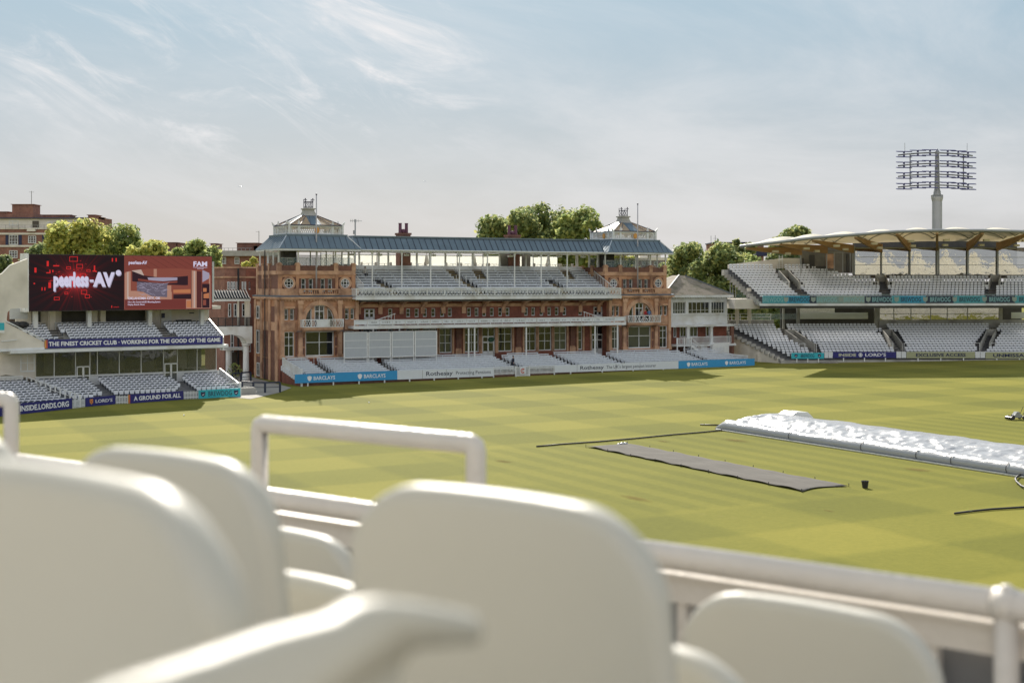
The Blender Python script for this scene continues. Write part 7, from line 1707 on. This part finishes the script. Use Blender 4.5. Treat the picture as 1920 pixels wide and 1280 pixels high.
def tree(px, ptop, wpx, hpx, Y, label, m_='leaf_a', seed=1, n=7000, leaf=.34, lobes=16, group=None):
    k = Y/FPX; rx = wpx/2*k; rz = hpx/2*k; top = CAMH-(ptop-HZ)*k; zc = top - rz; X = (px-960)*k
    r_ = thing('tree', label, 'tree', (X, Y, 0), 0, group)
    q, L_ = crown_mesh(seed, rx, rz, zc, leaf*1.05, int(n*1.25), int(lobes*1.6)); q.build('crown', m_, r_)
    q = MB(); h = max(2, zc - rz*.3); q.tube([(0,0,-1),(.1,0,h*.4),(0,.1,h*.75),(.1,0,zc+rz*.2)], [.55,.42,.34,.12], 9)
    for c, r in L_[:11]: q.tube([(0.05,.05,h*.7),(c.x*.45,c.y*.45,(h*.7+c.z)/2+.6),(c.x*.9,c.y*.9,c.z)], [.22,.14,.05], 6)
    q.build('trunk', 'bark', r_, True); return r_
TG = 'trees beyond the ground'
tree(148, 420, 136, 136, 205, 'tallest yellow green tree rising just behind the big screen', 'leaf_yellow', 3, 7600, .34, 18)
tree(218, 428, 136, 130, 208, 'rounded green tree behind the middle of the big screen', 'leaf_a', 4, 6600, .34, 18)
tree(284, 454, 96, 90, 200, 'low yellow green tree showing over the middle of the screen edge', 'leaf_yellow', 5, 3600, .32, 12)
tree(92, 452, 90, 110, 212, 'dark cedar like tree in front of the cream topped apartment block', 'leaf_dark', 6, 5200, .3, 16)
tree(22, 478, 90, 100, 196, 'dark spreading tree at the edge behind the sloping white wall', 'leaf_dark', 7, 4600, .3, 14)
tree(368, 451, 84, 80, 200, 'pale green bushy tree over the corner of the big screen', 'leaf_a', 8, 3600, .32, 12)
tree(407, 470, 56, 150, 206, 'slim green tree between the screen and the brick annex', 'leaf_a', 9, 4600, .34, 14)
tree(402, 575, 40, 90, 196, 'yellow green shrubby tree below the footbridge level', 'leaf_yellow', 10, 2000, .3, 10)
tree(470, 482, 34, 40, 196, 'small bright tree beside the tower roof', 'leaf_yellow', 12, 1200, .26, 8)
tree(955, 378, 132, 170, 252, 'large plane tree behind the slate roof, nearest the chimneys', 'leaf_b', 13, 8500, .40, 20, 'plane trees behind the slate roof')
tree(1014, 369, 140, 176, 256, 'large plane tree behind the slate roof, tallest of three', 'leaf_b', 14, 9000, .40, 22, 'plane trees behind the slate roof')
tree(1086, 395, 118, 150, 250, 'large plane tree behind the slate roof, nearest the glazed lantern', 'leaf_a', 15, 7500, .40, 18, 'plane trees behind the slate roof')
tree(1306, 450, 124, 140, 228, 'broad green tree directly behind the brown tiled roof', 'leaf_b', 16, 7600, .36, 18)
tree(1362, 458, 140, 200, 222, 'big dark tree between the tiled house and the modern stand', 'leaf_b', 17, 9500, .36, 22)
tree(1412, 476, 110, 140, 226, 'green tree under the tip of the oak roof', 'leaf_a', 18, 6000, .34, 16)
tree(1268, 472, 76, 110, 240, 'tree beside the roof corner of the brick tower', 'leaf_a', 19, 3800, .34, 12)
tree(1388, 447, 56, 60, 262, 'distant tree peeping over the edge of the oak roof', 'leaf_dark', 20, 2600, .36, 10)
tree(1487, 419, 78, 84, 246, 'tall tree top standing above the oak roof', 'leaf_b', 21, 4600, .36, 14)
tree(1470, 468, 80, 90, 240, 'tree seen under the oak roof behind the cream wall', 'leaf_dark', 22, 4000, .36, 14)
tree(1440, 560, 120, 120, 236, 'dark tree seen through the open end of the modern stand', 'leaf_b', 23, 5200, .36, 14)
tree(1165, 470, 90, 70, 240, 'green tree seen through the glazed roof room of the tower by the house', 'leaf_yellow', 24, 3600, .34, 12)
# ---------------------------------------------------------------- far buildings
def block(name, label, px0, px1, ptop, Y, depth, ang, material, zb=-1):
    c = at((px0+px1)/2, ptop, Y); w = (px1-px0)*Y/FPX/math.cos(ang)
    r_ = thing(name, label, 'building', (c.x, c.y, 0), ang); return r_, w, c.z
Y1 = 265; r_, w, h = block('apartment_block', 'brick apartment block with a cream top storey and chimneys behind the cedar', -60, 166, 412, Y1, 14, 0, 'far_brick')
k1 = Y1/FPX; bx_ = lambda px: (px-53)*k1; bz_ = lambda py: CAMH-(py-HZ)*k1
q = MB(); q.box(bx_(-60),bx_(166),0,14,-1,bz_(430)); q.build('wall', 'far_brick', r_)
q = MB(); q.box(bx_(-60),bx_(168),.6,14,bz_(430),bz_(409.5)); q.build('top_storey', 'cream_render', r_)
q = MB(); q.box(bx_(-60),bx_(169),.2,14.2,bz_(410),bz_(407.5)); q.build('roof', 'dark_iron', r_)
q = MB()
for t_, b__ in ((436.5,440),(459.5,463),(427,430)): q.box(bx_(-60),bx_(166.3),-.2,0,bz_(b__),bz_(t_))
q.box(bx_(42),bx_(77),-.5,0,bz_(434),bz_(424)) if False else None
q.build('string_course', 'cream_render', r_)
q = MB(); q.box(bx_(-60),bx_(164),-.5,-.44,bz_(422.5),bz_(422)); [q.box(bx_(px),bx_(px)+.06,-.5,-.44,bz_(430),bz_(422)) for px in range(-60,166,12)]; q.build('balcony_rail', 'steel_grey', r_)
for a, b, t_, b__ in ((15,32.5,414,423),(86,96,416,423),(121,131,416,423),(146,163,416,426),(-20,-4,414,424)): win(T((0,.55,0)), bx_(a), bx_(b), bz_(b__), bz_(t_), (.4,), (), .12, parent=r_, pane='pane_clear')
q = MB(); q.box(bx_(59),bx_(71),.5,.62,bz_(430),bz_(414)); q.build('door', 'step_brown', r_)
q = MB(); q.prism([(bx_(52),bz_(434)),(bx_(68),bz_(434)),(bx_(67),bz_(428)),(bx_(53),bz_(428))], 'y', -.6, .0); q.build('planter_bay', 'cream_render', r_)
for a, b, t_, b__ in ((17,34,440.5,459),(53,68,442,456),(86,101,442,455),(17.5,33,469.5,484),(-20,-4,440,459),(-20,-4,469,486)):
    win(T((0,-.1,0)), bx_(a), bx_(b), bz_(b__), bz_(t_), (.33,.67), (.33,.67), .12, parent=r_, pane='pane_clear')
q = MB(); [q.box(bx_(a),bx_(b),-.06,.0,bz_(461),bz_(440)) for a, b in ((10.5,16),(35,41),(79,85),(102,109))]; q.build('shutter', 'ink_navy', r_)
for a, b, t_ in ((12,52,382),(70,120,402),(156,169,402),(168,176,406),(-30,3,396)):
    q = MB(); q.box(bx_(a),bx_(b),3,7,bz_(409),bz_(t_)); q.box(bx_(a)-.2,bx_(b)+.2,2.8,7.2,bz_(t_),bz_(t_-1)); cs = q.build('chimney_stack', 'far_brick', r_)
    if a == 70:
        for j in range(14): MB().lathe([(.25,bz_(402)),(.2,bz_(400))], bx_(72)+j*(bx_(118)-bx_(72))/13, 5, 8).build('chimney_pot', 'pot_plum', cs)
q = MB(); q.box(bx_(5),bx_(56),2,8,bz_(409),bz_(399)); q.box(bx_(166),bx_(176),0,12,-1,bz_(406)); q.build('party_wall', 'far_brick', r_)
q = MB(); q.tube([(bx_(42),5,bz_(382)),(bx_(42),5,bz_(355))], .06, 6); q.bar((bx_(37),5,bz_(357)),(bx_(47),5,bz_(357)),.05,.05); q.build('aerial', 'steel_grey', r_)
Y2 = 250; k2 = Y2/FPX; bx2 = lambda px: (px-385)*k2; bz2 = lambda py: CAMH-(py-HZ)*k2
c = at(385, 500, Y2); r_ = thing('apartment_block', 'flat roofed brown brick block behind the big screen and footbridge', 'building', (c.x, c.y, 0))
q = MB(); q.box(bx2(285),bx2(500),0,14,-1,bz2(480)); q.build('wall', 'far_brick', r_)
q = MB(); q.box(bx2(284),bx2(501),-.8,14,bz2(480),bz2(470)); q.build('cornice', 'concrete', r_)
for a, b, t_ in ((286,323,454),(325,332,455),(388,399,456),(438,477,455),(470,492,460)):
    q = MB(); q.box(bx2(a),bx2(b),3,8,bz2(470),bz2(t_)); q.box(bx2(a)-.2,bx2(b)+.2,2.8,8.2,bz2(t_),bz2(t_-.8)); q.build('roof_house', 'dark_brick', r_)
q = MB(); q.box(bx2(330),bx2(470),1,1.06,bz2(465.2),bz2(464.6)); [q.box(bx2(px),bx2(px)+.06,1,1.06,bz2(470),bz2(464.6)) for px in range(330,470,8)]; q.build('roof_rail', 'steel_grey', r_)
for a, b in ((415,424),(440,449),(300,309),(320,329),(352,361),(390,399)):
    for t_, b__ in ((482,495),(503,517),(528,542)): win(T((0,-.1,0)), bx2(a), bx2(b), bz2(b__), bz2(t_), (.33,.67), (.5,), .1, parent=r_, pane='pane_clear')
q = MB(); q.tube([(bx2(476),5,bz2(455)),(bx2(476),5,bz2(431))], .06, 6); q.bar((bx2(470),5,bz2(432.5)),(bx2(476),5,bz2(432.5)),.08,.05); q.build('aerial', 'steel_grey', r_)
Y3 = 300; k3 = Y3/FPX; bx3 = lambda px: (px-1230)*k3; bz3 = lambda py: CAMH-(py-HZ)*k3
c = at(1230, 500, Y3); r_ = thing('apartment_block', 'distant pale block with balconies seen through the glazed tower room', 'building', (c.x, c.y, 0))
q = MB(); q.box(bx3(1196),bx3(1256),0,12,-1,bz3(488)); q.build('wall', 'far_brick', r_); q = MB(); q.box(bx3(1194),bx3(1252),-.5,12,bz3(488),bz3(483)); q.box(bx3(1200),bx3(1240),1,9,bz3(483),bz3(476)); q.build('top_storey', 'cream_render', r_)
for px in (1204,1214,1226,1238): win(T((0,-.1,0)), bx3(px), bx3(px+7), bz3(497), bz3(490), (.5,), (), .1, parent=r_, pane='pane_clear')
Y4 = 310; k4 = Y4/FPX; bx4 = lambda px: (px-1380)*k4; bz4 = lambda py: CAMH-(py-HZ)*k4
c = at(1380, 470, Y4); r_ = thing('office_block', 'distant dark flat roofed block behind the trees, with two thin masts', 'building', (c.x, c.y, 0))
q = MB(); q.box(bx4(1338),bx4(1432),0,12,-1,bz4(456)); q.build('wall', 'far_brick', r_); q = MB(); q.box(bx4(1336),bx4(1400),-.5,12,bz4(456),bz4(454)); q.box(bx4(1405),bx4(1440),-.5,12,bz4(480),bz4(466)); q.build('roof', 'ink_navy', r_)
q = MB()
for px, t_ in ((1338,441),(1346,440)): q.tube([(bx4(px),4,bz4(456)),(bx4(px),4,bz4(t_))], .06, 6)
q.bar((bx4(1342),4,bz4(446)),(bx4(1350),4,bz4(446)),.06,.06); q.build('mast', 'steel_grey', r_)
for px in (1360,1380,1400): win(T((0,-.1,0)), bx4(px), bx4(px+9), bz4(470), bz4(462), (.5,), (), .1, parent=r_, pane='pane_clear')
# ---------------------------------------------------------------- the seats and rail around the camera
FG = Frame(0, 0, math.radians(-39.4))
def shell(w, H, T_, rc, lean, curve, zb, cols=26, taper=.0, backroll=.0):
    """moulded plastic panel: x across, z up from zb to H, rounded top corners and rolled rim"""
    q = MB(); xs = [w*math.sin(-PI/2 + PI*i/cols) for i in range(cols+1)]; rings = []
    for x in xs:
        a = abs(x); zt = H if a < w-rc else H - rc + math.sqrt(max(0, rc*rc - (a-(w-rc))**2)); zt = H - rc*.06*(a/w)**2 - (H-zt)
        th = T_ if a < w-T_/2 else T_*max(.12, math.sqrt(max(0, 1-((a-(w-T_/2))/(T_/2))**2)))
        ring = []; r = th/2; nz = 9
        for i in range(nz): ring.append((-r, zb+(zt-r-zb)*i/(nz-1)))
        for i in range(1, 8): t = PI - PI*i/8; ring.append((math.cos(t)*r, zt-r+math.sin(t)*r))
        for i in range(nz): ring.append((r, zt-r-(zt-r-zb)*i/(nz-1)))
        R_ = []
        for y, z in ring:
            s = (z-zb)/(H-zb); xx = x*(1+taper*(1-s)); R_.append((xx, y + curve*(1-(x/w)**2)*.5 - lean*(z-zb) - backroll*max(0,s-.8)**2*6*(1 if y<0 else .4), z))
        rings.append(R_)
    return q.loft(rings)
BACK = shell(.222, .84, .046, .105, .10, .045, .40, taper=.07, backroll=.03).mesh('back', 'seat_plastic', True)
PAN = shell(.205, .628, .05, .12, .16, .05, .30, taper=-.12).mesh('pan', 'seat_plastic', True)
PAND = MB(Matrix.Rotation(-PI/2, 4, 'X') @ Matrix.Translation((0, 0, -.30)))
q_ = shell(.205, .70, .05, .12, .0, .03, .30, taper=-.12); PAND.add(q_.v, q_.f); PAND = PAND.mesh('pan', 'seat_plastic', True)
br_ = MB(); br_.box(-.03,.03,-.02,.10,-.05,.44); br_.box(-.22,.22,.02,.07,.37,.42); BRK = br_.mesh('bracket', 'steel_grey')
def fseat(x, y, ztop, label, group=None, pan=.26, down=False):
    r_ = in_frame(FG, 'stadium_seat', label, 'seat', x, y, ztop-.84, group)
    for nm, me, dy in (('back', BACK, 0), ('pan', PAND if down else PAN, .06 if down else pan), ('bracket', BRK, 0)):
        o = bpy.data.objects.new(nm, me); COL.objects.link(o); o.parent = r_; o.location = (0, dy, .42 if me is PAND else 0)
    return r_
Z = CAMH
fseat(-1.02, 1.25, Z-.232, 'large white plastic seat in the middle, its back turned to the camera')
fseat(-1.615, 1.25, Z-.232, 'white plastic seat between the large middle seat and the blurred nearest one')
fseat(-2.22, 1.25, Z-.232, 'white plastic seat half hidden behind the blurred nearest one')
fseat(-2.86, 1.25, Z-.250, 'white plastic seat at the end of the row, past the half hidden one')
S0_ = fseat(-.978, .62, Z-.143, 'nearest and most blurred white plastic seat, glowing in the sunlight', down=True); S0_.rotation_euler = (-.05, 0, FG.a)
fseat(-1.065, 2.06, Z-.50, 'lower white plastic seat right in front of the rail')
fseat(-1.68, 2.06, Z-.52, 'white plastic seat in the lower row, hidden behind the middle seat')
fseat(-2.29, 2.06, Z-.52, 'white plastic seat in the lower row, showing between two larger seats')
fseat(-2.90, 2.06, Z-.52, 'white plastic seat in the lower row, furthest along the rail')
# near armrest / seat end
r_ = in_frame(FG, 'seat_end', 'blurred white curved seat arm beside the nearest seat', 'seat', -.6156, .0, Z-.668)
prof_ = [(.22,.10),(.26,.36),(.33,.445),(.4315,.4646),(.4945,.468),(.5322,.471),(.579,.4712),(.601,.4766),(.6236,.475),(.658,.4666),(.69,.457),(.706,.451),(.7105,.445),(.704,.440),(.68,.4445),(.645,.449),(.634,.443),(.627,.425),(.622,.38),(.62,.1)]
q = MB(); rings = []
for x, s in ((-.013,.975),(-.010,.99),(-.005,1.0),(.005,1.0),(.010,.99),(.013,.975)): rings.append([(x, .3+(y-.3)*(1-(1-s)*.6), z-(1-s)*.25) for y, z in prof_])
q.loft(rings); q.build('arm', 'seat_plastic', r_, True); MB().box(-.02,.02,.0,.12,-.15,.12).build('bracket', 'steel_grey', r_)
# rail
RZ = Z-.605; r_ = in_frame(FG, 'handrail', 'white painted tube rail with raised hoops along the front of the near seats', 'railing', -2, 2.66, Z-1.4)
rz = 1.4-.605
q = MB(); q.tube([(-9,0,rz),(4,0,rz)], .03, 16); q.build('top_rail', 'rail_paint', r_, True)
for a, b in ((-3.11,-2.30),(-5.20,-4.39),(-7.3,-6.5)):
    a += 2; b += 2; h = rz+.208; q = MB(); rc = .016
    q.tube([(a,0,rz-.75),(a,0,h-rc),(a+rc*.3,0,h-rc*.3),(a+rc,0,h),(b-rc,0,h),(b-rc*.3,0,h-rc*.3),(b,0,h-rc),(b,0,rz-.75)], .0255, 14); q.build('hoop', 'rail_paint', r_, True)
for x in (1.02, 2.6, 4.0, -2.9, -5.0, -6.6):
    q = MB(); q.tube([(x,0,rz-.75),(x,0,rz)], .024, 12); q.tube([(x-.022,0,rz),(x+.022,0,rz)], .0325, 14); q.ball((x,0,rz+.026), (.016,.016,.014), 10, 6); q.build('post', 'rail_paint', r_, True)
q = MB(); q.box(-9,4,.02,.045,rz-.105,rz-.045); q.box(-9,4,.0,.05,rz-.045,rz-.038); q.build('fascia_plate', 'rail_paint', r_)
q = MB()
for k in range(90): x = -9+k*.145; q.box(x-.012,x+.012,.03,.055,rz-.75,rz-.105)
q.build('baluster', 'rail_paint', r_)
MB().box(-9,4,.08,.10,rz-.78,rz-.07).build('infill_panel', 'tread_grey', r_)
# stepped concrete under the seats
gs = in_frame(FG, 'grandstand', 'concrete steps of the near stand under the white seats', 'grandstand', 0, 0, 0)
q = MB(); q.box(-40,40,1.75,2.95,9.0,Z-.52-.84); q.box(-40,40,.92,1.75,9.0,Z-.25-.84); q.box(-40,40,.0,.92,9.0,Z-.085-.84); q.box(-40,40,-12,.0,9.0,Z-.085-.67) if False else None
q.box(-40,40,-.9,.0,9.0,Z-.085-.67-.02); q.build('step', 'concrete', gs)
q = MB(); q.box(-40,40,2.72,2.95,7.5,Z-.52-.84+.05); q.box(-40,40,-1.1,2.7,7.5,9.0); q.box(-40,40,-14,-.9,-1,9.2); q.build('front_wall', 'cream_render', gs)
# unseen tented stand, invented so the glazing has something to mirror
mt = thing('added_tented_stand', 'unseen white tented stand, added behind the camera for the modern stand glass to mirror', 'grandstand', (150, -14, 0), math.radians(-28))
for k in range(9):
    x = -62 + k*15.5; q = MB(); q.loft([[(x+7.9*a, 9*b, 13.5) for a, b in ((-1,-1),(1,-1),(1,1),(-1,1))], [(x+4.2*a, 4.6*b, 15.3) for a, b in ((-1,-1),(1,-1),(1,1),(-1,1))], [(x+1.6*a, 1.7*b, 17.6) for a, b in ((-1,-1),(1,-1),(1,1),(-1,1))], [(x+.25*a, .25*b, 21) for a, b in ((-1,-1),(1,-1),(1,1),(-1,1))]]); q.build('tent', 'roof_fabric', mt)
q = MB(); q.box(-70,70,-9,6,-1,8.2); q.box(-70,70,-9,-3,8.2,13.2); q.build('tier', 'concrete', mt)
# the many further seats of both stands, as one mass
STUFF.M = Matrix.Identity(4)
o = STUFF.build('stadium_seats', 'seat_white'); o.data.materials.append(MATS['seat_dark']); o.data.polygons.foreach_set('material_index', SMI); tag(o, 'rows of small white tip-up seats filling the upper tier and the modern stand', 'seats', kind='stuff')
bpy.context.view_layer.update()
